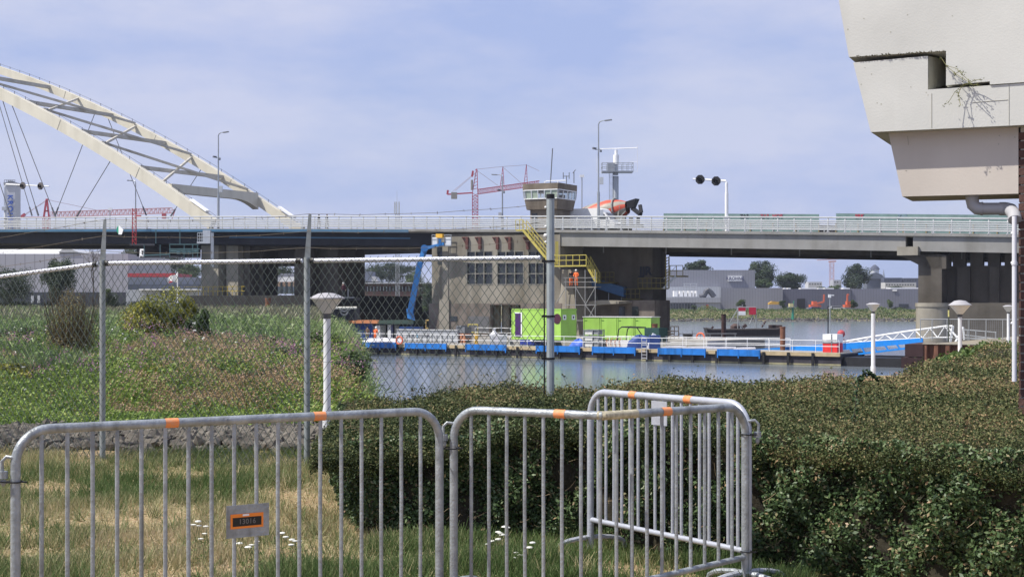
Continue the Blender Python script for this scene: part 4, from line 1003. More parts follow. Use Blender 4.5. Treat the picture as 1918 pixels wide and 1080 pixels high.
for u in (.55, 1.9):
    m = MB(); m.M = FR; m.box(-.05,-.01,u-.24,u+.24,ztc-1.05,ztc-.57); w_ = m.build('window', WHT, lc)
    m = MB(); m.M = FR; m.box(-.055,-.051,u-.1,u+.1,ztc-.92,ztc-.7); m.build('pane', GLASSD, w_)
m = MB(); m.M = FR
for x in (0,6.35): m.box(x-.05,x+.05,-.03,.0,ZAP,ztc)
m.box(-.03,6.4,-.035,.0,ztc-.1,ztc+.02); m.box(-.04,.0,-.03,2.45,ztc-.1,ztc+.021); m.build('edge_frame', LIME, lc)
m = MB(); m.M = FR; m.tube([(1.6,.6,ztc),(1.5,.5,ztc+.9),(.9,.2,ztc+.75)], .06, 5); m.bar((2.2,.5,ztc+.75),(1.2,.3,ztc+.95),.25,.08); m.build('flood_lamp', ANT, lc)
# lime container row
Yr = 149.0; C2 = Vector(((1092-959)/F*Yr, Yr, 0)); C3 = Vector(((1220-959)/F*(Yr-3.2), Yr-3.2, 0)); d2 = (C3-C2).normalized(); n2_ = Vector((-d2.y,d2.x,0)); LR = (C3-C2).length
zt3 = CZ+(HY-594)/F*(Yr-1)
F2 = frame(C2, d2, n2_)
lr_ = T('container_row', 'row of four joined lime green container units with a pale roof edge', 'container', C2+Vector((0,0,ZAP)))
for k in range(4):
    m = MB(); m.M = F2; m.box(k*LR/4+.03,(k+1)*LR/4-.03,0,2.4,ZAP,zt3); u = m.build('unit', LIME, lr_)
    m = MB(); m.M = F2; m.box(k*LR/4+.2,k*LR/4+.45,-.02,0,zt3-.35,zt3-.28); m.box(k*LR/4+.14,k*LR/4+.17,-.015,0,ZAP+.1,zt3-.1); m.build('door_seam', mat('dark_green_line', (.07,.17,.02), .6), u)
m = MB(); m.M = F2; m.box(-.05,LR+.05,-.05,2.45,zt3,zt3+.08); m.build('roof', mat('pale_roof', (.6,.6,.58), .8), lr_)
# left part of the platform
ZL = DZ
def corr(px0, px1, ytop, w, depth, mt, label, group=None):
    o = T('shipping_container', label, 'container', pp((px0+px1)/2,w,ZL), group)
    a, b_ = PO.t(px0,w), PO.t(px1,w); zt2 = PO.z((px0+px1)/2, ytop, w); m = MB(); m.M = PO.M(0,0,0)
    m.box(a, b_, w+.06, w+depth, ZL, zt2); n = max(4,int((b_-a)/.28))
    for k in range(n): c = a+(b_-a)*(k+.25)/n; m.box(c, c+(b_-a)/n*.5, w, w+.06, ZL+.12, zt2-.12)
    m.build('body', mt, o); m = MB(); m.M = PO.M(0,0,0)
    for x in (a,b_-.1): m.box(x,x+.1,w-.02,w+.058,ZL,zt2)
    m.box(a,b_,w-.021,w+.057,zt2-.12,zt2+.004); m.box(a,b_,w-.021,w+.057,ZL,ZL+.12); m.build('frame', mt, o); return o
corr(560,606,598,15,2.4,LIME,'low lime green container behind the middle fence post')
corr(612,641,601,12,6,mat('pale_grey_container', (.42,.42,.40), .7, var=.1),'pale grey corrugated container right of the big lantern')
bc_ = corr(641,698,606,11,2.4,mat('navy_container', (.02,.06,.26), .5, var=.12),'dark blue container with a small white notice under the flat roof')
m = MB(); p = qf(655,613,10.9); m.M = PO.M(PO.t(655,10.9),10.9,p.z); m.box(-.25,.25,0,.04,-.2,.2); m.build('notice', WHT, bc_)
sh = T('open_shelter', 'long flat shelter roof, orange at left and dark green at right', 'shelter', pp(710,11,ZL))
pbox('orange_roof', 641,709,599.5,10.5,3,mat('rust_orange_roof', (.42,.17,.08), .7, var=.15),parent=sh,z0=PO.z(700,605.5,10.5))
pbox('green_roof', 709.3,775,599.5,10.5,3,mat('dark_green_roof', (.03,.055,.045), .7),parent=sh,z0=PO.z(740,606.5,10.5))
m = MB(); m.M = PO.M(0,0,0)
for px in (700,735,772):
    m = MB(); m.M = PO.M(0,0,0); t = PO.t(px,10.8); m.box(t-.15,t+.15,10.7,11,ZL,PO.z(px,606,10.8)); m.build('post', mat('navy_post', (.015,.02,.06), .6), sh)
pbox('back_panel', 700,772,606,13.3,.1,mat('dark_interior', (.02,.025,.03), .8),parent=sh,z0=ZL)
pbox('tool_cabinet',700,712,609,10.9,1,mat('light_grey_box', (.5,.52,.54), .5),'grey open tool cabinet left of the orange worker','cabinet',z0=ZL,group='grey cabinets under the shelter')
pbox('tool_cabinet',726,736,608,10.9,1,mat('light_grey_box', (.5,.52,.54), .5),'grey tall tool cabinet between worker and skip','cabinet',z0=ZL,group='grey cabinets under the shelter')
person(pp(688,8,ZL-.1), 'worker in brown clothes facing the blue container on the platform', BRNC, BRNC, None, yaw=3.0, h=1.75)
person(pp(703,7.6,ZL-.1), 'worker in orange jacket and white helmet beside the tool cabinets', ORGV, ORGV, WHT, yaw=2.6, h=1.75, bend=.2, arms='front')
# open skip with lettering
SKG = mat('skip_grey', (.34,.36,.39), .6, var=.1, scale=1.5, stain=.2)
sk = T('skip', 'grey open top skip container with faded black lettering and a pale rim', 'skip', pp(795,7.5,ZL))
m = MB(); m.M = PO.M(0,0,0); a, b_ = PO.t(743,7.2), PO.t(857,7.2); zt4 = PO.z(800,618,7.2); zb4 = DZ+.05
for y0,y1,x0,x1 in ((7.2,7.3,a,b_),(9.5,9.6,a,b_),(7.3,9.5,a,a+.1),(7.3,9.5,b_-.1,b_)): m.box(x0,x1,y0,y1,zb4,zt4)
m.box(a,b_,7.3,9.5,zb4,zb4+.3); m.build('body', SKG, sk)
m = MB(); m.M = PO.M(0,0,0); n = 12
for k in range(n+1): x = a+(b_-a-.1)*k/n; m.box(x,x+.1,7.08,7.2,zb4,zb4+.85)
m.box(a-.05,b_+.05,7.1,7.2,zt4-.02,zt4+.1); m.build('rib', mat('skip_rim', (.42,.43,.44), .6), sk)
INK = mat('black_lettering', (.015,.015,.03), .6)
for ch_, px in (('S',766),('t',774),('U',788),('B',795),('K',802.5)):
    put_text(ch_, .55, face_M(qf(px,627.5,7.16), (PO.d.x,PO.d.y,0)), INK, sk, 'lettering', .02)
m = MB(); m.M = PO.M(PO.t(780.5,7.15),7.13,qf(780,628,7.15).z); m.box(-.14,.14,0,.03,-.2,.2); m.build('blue_mark', mat('pale_blue_mark', (.25,.5,.7), .5), sk)
# pile of loose pale sheeting at left
def blob(name, px, y, w, sx, sy, sz, mt, label, cat, z0=None, seed=1, flat=0, group=None):
    """lumpy cloth-like heap"""
    r_ = random.Random(seed); c = pp(px, w, z0 if z0 is not None else ZL); m = MB(); n, k = 18, 8; vs = []
    for i in range(k+1):
        a = math.pi/2*i/k
        for j in range(n):
            b = 2*math.pi*j/n; q_ = 1+.16*math.sin(3*b+seed)+.1*math.sin(5*b+i+seed*2)+r_.uniform(-.05,.05)
            vs.append(c+Vector((math.cos(a)*math.cos(b)*sx*q_, math.cos(a)*math.sin(b)*sy*q_, (math.sin(a)**(.7 if flat else 1))*sz*(1+.12*math.sin(4*b+seed)))))
    fs = [(i*n+j, i*n+(j+1)%n, (i+1)*n+(j+1)%n, (i+1)*n+j) for i in range(k) for j in range(n)]
    m.add(vs, fs); return m.build(name, mt, None, label, cat, group, smooth=True)
SHW = mat('white_sheet', (.62,.62,.66), .6, var=.1, scale=4, bump=.4, bscale=9)
blob('sheet_heap', 716, 0, 3, 2.2,1.0,.5, SHW, 'crumpled white sheeting heaped on the pontoon in front of the shelter', 'sheeting', z0=DZ, seed=3)
for px, lab, s_ in ((926,'white bulk bag with a knotted top, left of the pair',1),(941,'white bulk bag with a dark opening, right of the pair',2)):
    o = T('bulk_bag', lab, 'bag', pp(px,6,DZ), 'white bulk bags on the pontoon'); c = pp(px,6,DZ)
    m = MB(); m.hexa([c+Vector((-.42,-.42,0)),c+Vector((.42,-.42,0)),c+Vector((.42,.42,0)),c+Vector((-.42,.42,0))],[c+Vector((-.5,-.5,1.0)),c+Vector((.5,-.48,1.0)),c+Vector((.5,.5,1.05)),c+Vector((-.48,.5,1.05))]); m.build('body', SHW, o)
    m = MB(); m.lathe(c+Vector((0,0,1.03)), [(.4,0),(.22,.2),(.1,.4),(.2,.6)] if s_==1 else [(.38,0),(.42,.08)], 12); m.build('neck', SHW if s_==1 else BLK, o, smooth=True)
# generator stack, orange machine, yellow frame
gn = T('engine_unit', 'black engine on an orange trolley right of the grey skip', 'machine', pp(864,7.5,ZL))
m = MB(); m.M = PO.M(PO.t(862,7.5),7.5,0); m.box(-.6,.6,0,1.2,ZL+1.05,ZL+1.7); m.box(-.45,.2,-.1,.9,ZL+1.7,ZL+1.85); m.build('engine', ANT, gn)
m = MB(); m.M = PO.M(PO.t(865,7.5),7.5,0)
for x in (-.45,-.05,.35): m.tube([(x,0,ZL-.4),(x,0,ZL+1.0)], .12, 8)
m.box(-.6,.5,-.05,.9,ZL+.3,ZL+.5); m.box(-.6,.5,-.05,.9,ZL+.8,ZL+1.0); m.build('trolley', mat('orange_trolley', (.55,.25,.14), .6, var=.2, scale=6), gn)
yf = MB(); yf.M = PO.M(0,0,0); a, b_ = PO.t(877,9.5), PO.t(895,9.5)
for x in (a,b_): yf.tube([(x,9.5,ZL),(x,9.5,ZL+2.0)], .05, 5)
for z in (1.1,1.95): yf.tube([(a,9.5,ZL+z),(b_,9.5,ZL+z)], .06, 5)
yf.build('tube_rack', YELB, None, 'yellow tube rack standing right of the black engine', 'rack')
yf = MB(); yf.M = PO.M(0,0,0); a, b_ = PO.t(797,12), PO.t(852,12)
for z in (1.5,2.4): yf.box(a,b_,12,12.1,ZL+z-.12,ZL+z)
for k in range(5): x = a+(b_-a)*k/4; yf.box(x,x+.08,12,12.09,ZL,ZL+2.3)
yf.build('yellow_barrier_frame', mat('ochre_timber', (.50,.36,.14), .8, var=.15), None, 'ochre timber guard frame behind the grey skip', 'guard frame')
yb = MB(); p = pp(890,2.5,DZ); yb.cbox(p.x,p.y,p.z,.28,.28,1.1); yb.cbox(p.x+.22,p.y,p.z,.12,.2,1.05); yb.build('yellow_bollard', mat('bollard_yellow', (.8,.45,.02), .5), None, 'short yellow and black bollard post on the pontoon edge', 'bollard')
# blue crates, dark below lighter above
for k,(x0,x1) in enumerate(((974,998),(998.6,1024))):
    o = T('plastic_crate', ('left' if k==0 else 'right')+' blue lidded waste crate in front of the lime container', 'crate', pp((x0+x1)/2,5.5,DZ), 'blue waste crates')
    pbox('bin', x0,x1,630.5,5.2,1.4,mat('navy_plastic', (.02,.04,.26), .5),parent=o,z0=DZ)
    m = MB(); m.M = PO.M(0,0,0); a, b_ = PO.t(x0,5.2)+.05, PO.t(x1,5.2)-.05; z1, z2 = PO.z(x0,630.5,5.2), PO.z(x0,615,5.2)
    m.hexa([(a-.04,5.18,z1),(b_+.04,5.18,z1),(b_+.04,6.6,z1),(a-.04,6.6,z1)],[(a+.12,5.5,z2),(b_-.06,5.5,z2),(b_-.06,6.4,z2),(a+.12,6.4,z2)]); m.build('lid', mat('blue_plastic', (.11,.18,.52), .5, var=.08), o)
    if k==1: m = MB(); m.M = PO.M(PO.t(1001,5.15),5.12,DZ+.5); m.torus((0,0,0),.16,.045); m.box(-.5,-.25,0,.03,-.1,.05); m.build('white_emblem', WHT, o)
ob = MB(); ob.M = PO.M(0,0,0); a, b_ = PO.t(1004,9), PO.t(1047,9); z1 = PO.z(1025,617,9); z2 = PO.z(1025,608.5,9); ob.box(a,b_,9,10,ZAP,z1); 
obo = ob.build('orange_crate', mat('grey_base', (.2,.2,.2), .7), None, 'orange topped crate between the blue crates and the lime container', 'crate')
m = MB(); m.M = PO.M(0,0,0); m.box(a-.05,b_+.05,8.95,10.05,z1,z2); m.build('orange_top', mat('red_orange', (.70,.10,.02), .5), obo)
bd = MB(); a = pp(1041,8,ZAP); bd.lathe(a+Vector((0,0,-.3)), [(.42,0),(.42,2.6),(.2,2.9)], 16); bd.build('brown_drum', mat('brown_drum', (.10,.035,.03), .6, var=.2), None, 'tall dark brown cylinder in front of the lime container beside the thick fence post', 'tank', smooth=True)
# white and grey generator stack
gs = T('control_rack', 'grey and white stacked equipment rack on the pontoon in front of the lime units', 'equipment rack', pp(1105,1.8,DZ))
m = MB(); m.M = PO.M(0,0,0); a, b_ = PO.t(1092,1.2), PO.t(1121,1.2); z2 = PO.z(1105,617,1.2)
for x in (a,b_-.08,(a+b_)/2+.15): m.box(x,x+.08,1.2,1.28,DZ,z2); m.box(x,x+.08,2.2,2.28,DZ,z2)
for k in range(4): z = DZ+(z2-DZ)*k/3; m.box(a,b_,1.19,2.29,z-.05,z+.01)
m.build('frame', mat('rack_grey', (.2,.21,.22), .6), gs)
h3 = (z2-DZ)/3
for k in range(3):
    m = MB(); m.M = PO.M(0,0,0); m.box(a+.1,(a+b_)/2+.1,1.3,2.1,DZ+k*h3+.1,DZ+(k+1)*h3-.08); m.build('white_unit', mat('offwhite_unit', (.6,.6,.57), .6), gs)
    m = MB(); m.M = PO.M(0,0,0); m.box((a+b_)/2+.25,b_-.1,1.3,2.1,DZ+k*h3+.1,DZ+(k+1)*h3-.08); m.build('grey_unit', mat('midgrey_unit', (.25,.26,.27), .6), gs)
blob('blue_tarpaulin', 1084, 0, 2.2, .75,.6,.75, mat('blue_tarp', (.06,.14,.55), .5, var=.1), 'bright blue tarpaulin bundle left of the equipment rack', 'tarpaulin', z0=DZ, seed=5)
for k in range(4):
    m = MB(); c = pp(1137+k*8, 3.5, DZ); m.tube([c, c+Vector((-.1,0,.5)), c+Vector((.15,0,.95))], .035, 5); m.tube([c+Vector((-.1,0,.5)), c+Vector((.2,0,.45))], .035, 5)
    m.build('folding_stand', mat('orange_steel', (.50,.22,.12), .6), None, ('leftmost','second','third','rightmost')[k]+' of four thin orange folding stands on the pontoon', 'stand', 'orange folding stands in a row')
# small boat with wheelhouse frame and blue cover
bo = T('motor_boat', 'small white motor boat with a black windscreen hoop moored behind the pontoon', 'boat', pp(1180,4.2,DZ-.6))
c0 = PO.M(PO.t(1178,3.4),3.4,0)
m = MB(); m.M = c0; sec = []
n = 12
for i in range(n+1):
    f = i/n; x = -2.7+5.4*f; wd = .95*math.sin(math.pi*min(1,(f*.8+.28)))**.6 if f<.98 else .15
    sec += [(x,0,DZ-.35),(x,-wd*.8+1,DZ-.1),(x,-wd+1,DZ+.62+f*.12),(x,wd+1,DZ+.62+f*.12),(x,wd*.8+1,DZ-.1)]
vs = [Vector(p) for p in sec]; fs = [(i*5+j,i*5+(j+1)%5,(i+1)*5+(j+1)%5,(i+1)*5+j) for i in range(n) for j in range(5)]+[(0,1,2,3,4),tuple(range(n*5+4,n*5-1,-1))]
m.add(vs, fs); m.build('hull', WHT, bo, smooth=True)
m = MB(); m.M = c0
for y in (.15,1.75): m.tube([(-1.4,y,DZ+.6),(-1.25,y,DZ+1.7),(-.9,y,DZ+1.95),(.8,y,DZ+1.9),(1.35,y,DZ+1.2),(1.5,y,DZ+.7)], .06, 6)
for x,z in ((-.9,1.95),(.8,1.9)): m.tube([(x,.15,DZ+z),(x,1.75,DZ+z)], .06, 6)
m.build('windscreen_hoop', mat('signal_black', (.012,.012,.014), .5), bo)
m = MB(); m.M = c0; m.box(1.6,3.2,.2,1.8,DZ+.6,DZ+1.9); m.build('wheelhouse', mat('dark_green_glass', (.03,.07,.06), .2), bo)
blob('blue_cover', 1198, 0, 2.4, 1.25,.7,1.15, mat('navy_tarp', (.025,.06,.22), .6, var=.2), 'dark blue canvas cover draped over equipment beside the white fin', 'cover', z0=DZ, seed=9)
fn = MB(); fn.prism([pp(1212,1.4,DZ)+Vector(p) for p in ((0,0,0),(.75,0,0),(.85,0,1.3),(.55,0,1.45),(.35,0,1.1))], (0,.35,0)); fno = fn.build('outboard_engine', WHT, None, 'white tilted outboard engine cover with a dark blue body at its right', 'engine')
m = MB(); c = pp(1224,1.6,DZ); m.cbox(c.x+.1,c.y,c.z,1.0,.8,1.25); m.build('blue_body', mat('navy_tarp', (.025,.06,.22), .6), fno)
# lifebuoys
LB = mat('lifebuoy_orange', (.75,.16,.07), .5)
def buoyring(p, label, R=.36):
    m = MB(); m.torus(p, R, .085, (BR.n.x,BR.n.y,0), 20, 8); return m.build('lifebuoy', LB, None, label, 'lifebuoy', 'orange lifebuoys', smooth=True)
buoyring(qf(748,637,-.35), 'orange lifebuoy on the pontoon railing left of the skip lettering', .38)
LBr = P(1312,631,150); buoyring(LBr, 'orange lifebuoy on the dark walkway rail left of the old barge', .4)
# dark walkway rail right of the pier
dr_ = T('jetty', 'dark jetty with thin railing and stacked beams right of the bridge pier', 'jetty', P(1290,640,152))
m = MB(); m.M = Matrix.Identity(4)
for y in (624.5,634): m.tube([P(1270,y,152),P(1380,y,152)], .045, 5)
for x in (1272,1297,1312,1330,1352,1377): m.tube([P(x,640,152),P(x,618 if x in (1297,) else 624,152)], .045, 5)
m.build('rail', ANT, dr_)
m = MB()
for k in range(3): p0 = P(1222,630-k*5,150); p1 = P(1262,630-k*5,150); m.bar(p0,p1,.5,.12)
m.cbox(*P(1266,637,151),1.6,.6,.1)
for x in (1256,1263,1271):
    m.tube([P(x,637,151),P(x,611,151)], .05, 5)
for y in (611,620,629): m.tube([P(1256,y,151),P(1271,y,151)], .05, 5)
m.build('beam_stack', mat('old_timber', (.11,.09,.075), .9, var=.2), dr_)
m = MB(); m.bar(P(1222,642,152),P(1385,642,152),2.0,.3); m.build('walkway', DARKST, dr_)
bk = MB(); p = P(1288,634,150); bk.lathe(p-Vector((0,0,.2)), [(.2,0),(.42,.25),(.5,.65)], 12); bk.tube([p+Vector((-.2,0,-.7)),p],.05,5); bk.tube([p+Vector((.2,0,-.7)),p],.05,5); bk.build('fire_basket', mat('signal_black', (.012,.012,.014), .5), None, 'small black basket on two legs beside the dark jetty rail', 'basket')
# white loose boards on the deck
for px, w_, l_ in ((1262,3.6,2.2),(1310,3.2,3.0),(1352,3.6,2.6),(1395,3.3,1.9)):
    c = pp(px,w_,DZ); m = MB(); m.bar(c+Vector((-l_/2,.3,.1)), c+Vector((l_/2,-.2,.16)), .35, .12); m.bar(c+Vector((-l_/3,.1,.2)), c+Vector((l_/2,.2,.22)), .15,.08)
    m.build('loose_boards', SHW, None, {1262:'short pale boards just right of the pontoon ladder',1310:'longest pale boards in the middle of the open deck',1352:'pale boards on the deck left of the brown mooring pile',1395:'small pale boards nearest the brown mooring pile'}[px], 'boards', 'loose pale boards on the deck')
# piles
RUST = mat('rusty_steel', (.17,.075,.045), .85, var=.35, scale=1.2, bump=.3, stain=.3); DRUST = mat('dark_rusty_steel', (.05,.025,.025), .85, var=.3, scale=1.2)
def pile(px, ytop, Y, r_, mt, label, ybot=None):
    p = P(px, ytop, Y); m = MB(); m.lathe(Vector((p.x,p.y,WZ-1)), [(r_,0),(r_,p.z-WZ+.9),(r_*1.12,p.z-WZ+.92),(r_*1.12,p.z-WZ+1)], 18); return m.build('mooring_pile', mt, None, label, 'mooring pile', 'steel mooring piles', smooth=True)
pile(1355.5,588,200,.32,DRUST,'dark mooring pile in front of the old moored barge')
pile(1466,611.5,134.5,.24,RUST,'brown mooring pile rising right through the pontoon edge')
pile(502,558,92,.17,RUST,'rusty pile standing among the reeds under the bridge')
pile(1226,606,146,.30,RUST,'rusty pile between the lime units and the bridge pier')
# fuel pump kiosk with mast
fk = T('fuel_cabinet', 'red cabinet with a white lettered top at the pontoon end', 'cabinet', pp(1554,2,DZ))
m = MB(); m.M = PO.M(0,0,0); a, b_ = PO.t(1541,1.3), PO.t(1568,1.3); zm, zt5 = PO.z(1554,642,1.3), PO.z(1554,625.5,1.3)
corner = a+(b_-a)*.62
m.box(a, b_, 1.3, 2.5, DZ-.1, zm); m.build('red_base', mat('cabinet_red', (.66,.03,.03), .45, var=.08), fk)
m = MB(); m.M = PO.M(0,0,0); m.box(a,corner,1.28,2.52,zm+.02,zt5); m.box(corner,b_,1.3,2.5,zm+.021,zt5-.01); m.build('white_top', WHT, fk)
m = MB(); m.M = PO.M(0,0,0); m.box(corner-.04,corner+.04,1.26,1.3,DZ,zt5); m.box(a,b_,1.27,1.3,zm-.04,zm+.08); m.build('trim', ANT, fk)
put_text('C-NODES', .22, face_M(qf(1549.5,637.5,1.26), (PO.d.x,PO.d.y,0)), INK, fk, 'lettering', .01)
put_text('NODE', .22, face_M(qf(1563,637.5,1.28), (PO.d.x,PO.d.y,0)), INK, fk, 'lettering', .01)
cm = T('camera_mast', 'tall twin mast with a white camera above the red cabinet', 'mast', pp(1553,2.7,DZ))
m = MB(); m.tube([pp(1554.5,2.7,DZ), qf(1554.5,556,2.7)], .05, 6); m.build('mast', GALV, cm)
m = MB(); m.tube([pp(1551,2.7,DZ), qf(1551,573,2.7)], .05, 6); m.build('thin_mast', DARKST, cm)
m = MB(); p = qf(1554,555,2.7); m.cbox(p.x,p.y,p.z-.1,.22,.2,.28); m.bar(p+Vector((0,0,.12)),p+Vector((.38,0,.1)),.12,.09); m.build('camera', WHT, cm)
rbm = MB(); rbm.ball(P(1575.5,625,230), .62, 10); rbm.build('float_buoy', mat('buoy_red', (.45,.06,.07), .6), None, 'round red float buoy on the river behind the cabinet', 'buoy', smooth=True)
# gangway
gw = T('gangway', 'blue sloping gangway with a white truss railing up to the quay', 'gangway', P(1560,668,128))
GA = Line((1340,141),(1790,122))
BLG = mat('gangway_blue', (.012,.22,.68), .45, var=.1, stain=.1); BLG2 = mat('gangway_blue_dark', (.01,.07,.33), .5)
def gP(x, y, w=0): return GA.P(x, y, w)
up_, lo_ = [(1342,658),(1425,653),(1570,643),(1728,632.5)], [(1342,663),(1440,668),(1570,667.5),(1705,652)]
def gl(tab, x): return float(np.interp(x, [a for a,_ in tab], [b for _,b in tab]))
m = MB(); xs_ = list(range(1342,1729,24))+[1728]
for w in (0, 2.2):
    for i in range(len(xs_)-1):
        x0, x1 = xs_[i], xs_[i+1]
        a0,a1 = gl(up_,x0),gl(up_,x1); b0,b1 = gl(lo_,x0),gl(lo_,x1)
        if x0 > 1500: b0 = a0+ (b0-a0)*.52; 
        if x1 > 1500: b1 = a1+ (b1-a1)*.52
        A0,A1,B0,B1 = gP(x0,a0,w),gP(x1,a1,w),gP(x0,b0,w),gP(x1,b1,w); d_ = Vector((GA.n.x,GA.n.y,0))*.12
        m.hexa([B0,B1,B1+d_,B0+d_],[A0,A1,A1+d_,A0+d_])
m.build('side_beam', BLG, gw)
m = MB(); m.bar(gP(1440,668), gP(1570,667), .15,.1); m.bar(gP(1570,667), gP(1706,651), .16,.16)
for x in range(1480,1700,22): m.bar(gP(x,gl(up_,x)+7), gP(x+8,gl(lo_,x+8)-1), .1,.12)
m.build('lower_chord', BLG, gw)
m = MB(); 
for i in range(len(xs_)-1): m.hexa([gP(xs_[i],gl(up_,xs_[i])+3,.13),gP(xs_[i+1],gl(up_,xs_[i+1])+3,.13),gP(xs_[i+1],gl(up_,xs_[i+1])+3,2.2),gP(xs_[i],gl(up_,xs_[i])+3,2.2)],[gP(xs_[i],gl(up_,xs_[i])+2,.13),gP(xs_[i+1],gl(up_,xs_[i+1])+2,.13),gP(xs_[i+1],gl(up_,xs_[i+1])+2,2.2),gP(xs_[i],gl(up_,xs_[i])+2,2.2)])
m.build('walkway', BLG2, gw)
tt_ = [(1560,643),(1600,636),(1650,627.5),(1700,620),(1770,610.5),(1786,610)]; tb_ = [(1560,645),(1640,638),(1728,633),(1786,631)]
for w in (.05, 2.3):
    m = MB(); xs2 = list(range(1560,1787,14))
    for i in range(len(xs2)-1): m.tube([gP(xs2[i],gl(tt_,xs2[i]),w), gP(xs2[i+1],gl(tt_,xs2[i+1]),w)], .075, 6); m.tube([gP(xs2[i],gl(tb_,xs2[i]),w), gP(xs2[i+1],gl(tb_,xs2[i+1]),w)], .06, 5)
    for i in range(len(xs2)-1):
        a, b_ = (tt_,tb_) if i % 2 else (tb_,tt_); m.tube([gP(xs2[i],gl(a,xs2[i]),w), gP(xs2[i+1],gl(b_,xs2[i+1]),w)], .05, 5)
    m.build('truss_railing', WHT, gw)
for w in (.05,2.3):
    m = MB(); m.bar(gP(1780,640,w), gP(1785,610,w), .16); m.bar(gP(1790,640,w), gP(1804,612,w), .14); m.bar(gP(1776,612,w), gP(1800,640,w), .12); m.bar(gP(1804,612,w), gP(1806,636,w), .12)
    m.build('portal', WHT, gw)
m = MB()
for w in (0,1.6):
    for a, b_ in (((1806,617),(1866,622)),((1806,627),(1866,634)),((1808,633),(1866,637))): m.tube([GA.P(*a,w), GA.P(*b_,w)], .045, 5)
    for x in (1812,1828,1846,1865): m.tube([GA.P(x,618+(x-1806)*.08,w), GA.P(x,637,w)], .045, 5)
m.build('approach_railing', mat('dull_galvanised', (.35,.36,.36), .5, metal=.3), gw)

# quay with sheet piling
QZ = -1.1
QL = Line((1728,100),(1960,96)); 
q0 = QL.t(1728)
qm = MB(); qm.M = QL.M(0,0,0); qm.box(q0-.0, QL.t(2100), .4, 32, WZ-1, QZ-.02); qm.build('quay', mat('quay_gravel', (.24,.21,.15), .95, var=.25, scale=2), kind='structure')
sp = T('sheet_pile_wall', 'rusty corrugated sheet pile quay wall below the mesh fence', 'quay wall', QL.p(q0+3,0,WZ))
m = MB(); m.M = QL.M(0,0,0); x = q0; k = 0; poly = []
while x < QL.t(2000):
    poly += [(x,0),(x+.26,0),(x+.38,.34),(x+.64,.34)]; x += .76
poly.append((x,0))
vs = [(a,b,WZ-.5) for a,b in poly]+[(a,b,QZ) for a,b in poly]; n = len(poly)
m.add(vs, [(i,i+1,n+i+1,n+i) for i in range(n-1)]); m.v = m.v; m.build('pile_sheet', RUST, sp)
m = MB(); m.M = QL.M(0,0,0); m.box(q0, x, -.05, .5, QZ, QZ+.08); m.build('cap_strip', mat('dry_concrete', (.33,.30,.24), .9), sp)
m = MB(); a3, b3 = P(1695,643,100.2), P(1729,643,99.9); a3.z = b3.z = QZ
for zt6, zb6, of in ((QZ,-1.95,0),(-2.0,-2.7,.25),(-2.8,-4,.1)):
    o_ = Vector((-.2*of*5,0,0))
    m.hexa([a3+o_+Vector((0,0,zb6-QZ)),b3+Vector((0,-.0,zb6-QZ)),b3+Vector((2.2,4.5,zb6-QZ)),a3+Vector((2.2,4.5,zb6-QZ))],[a3+o_+Vector((0,0,zt6-QZ)),b3+Vector((0,0,zt6-QZ)),b3+Vector((2.2,4.5,zt6-QZ)),a3+Vector((2.2,4.5,zt6-QZ))])
m.build('corner_sheeting', DRUST, sp)
# construction mesh fence
msh = T('site_fence', 'grey mesh site fence panels standing on the quay', 'fence', P(1810,635,115))
sp_px = [1724,1746,1774,1815,1847,1878,1910]
ML = Line((1724,115),(1910,112)); FZ = QZ+.0; FH = 1.52
m = MB()
for x in sp_px:
    t = ML.t(x); m.tube([ML.p(t,0,FZ-.1), ML.p(t,0,FZ+FH)], .035, 6)
m.tube([ML.p(ML.t(1724),0,FZ+FH), ML.p(ML.t(1910),0,FZ+FH)], .035, 6); m.tube([ML.p(ML.t(1724),0,FZ+.1), ML.p(ML.t(1910),0,FZ+.1)], .03, 6); m.build('frame', mat('dull_galvanised', (.35,.36,.36), .5), msh)
m = MB(); t = ML.t(1724)
while t < ML.t(1910): m.tube([ML.p(t,0,FZ+.1), ML.p(t,0,FZ+FH)], .009, 3); t += .14
for k in range(9): m.tube([ML.p(ML.t(1724),0,FZ+.1+k*.17), ML.p(ML.t(1910),0,FZ+.1+k*.17)], .007, 3)
m.build('wire_mesh', ANT, msh)
yp = MB(); yp.tube([P(1777,640,113),P(1777,581,113)], .05, 6); ypo = yp.build('marker_pole', mat('pole_dark', (.06,.07,.05), .6), None, 'thin dark pole with a pale yellow top at the gangway head', 'pole')
m = MB(); m.tube([P(1777,593,112.98),P(1777,580.5,112.98)], .062, 6); m.build('yellow_top', mat('pale_yellow', (.6,.55,.2), .6), ypo)
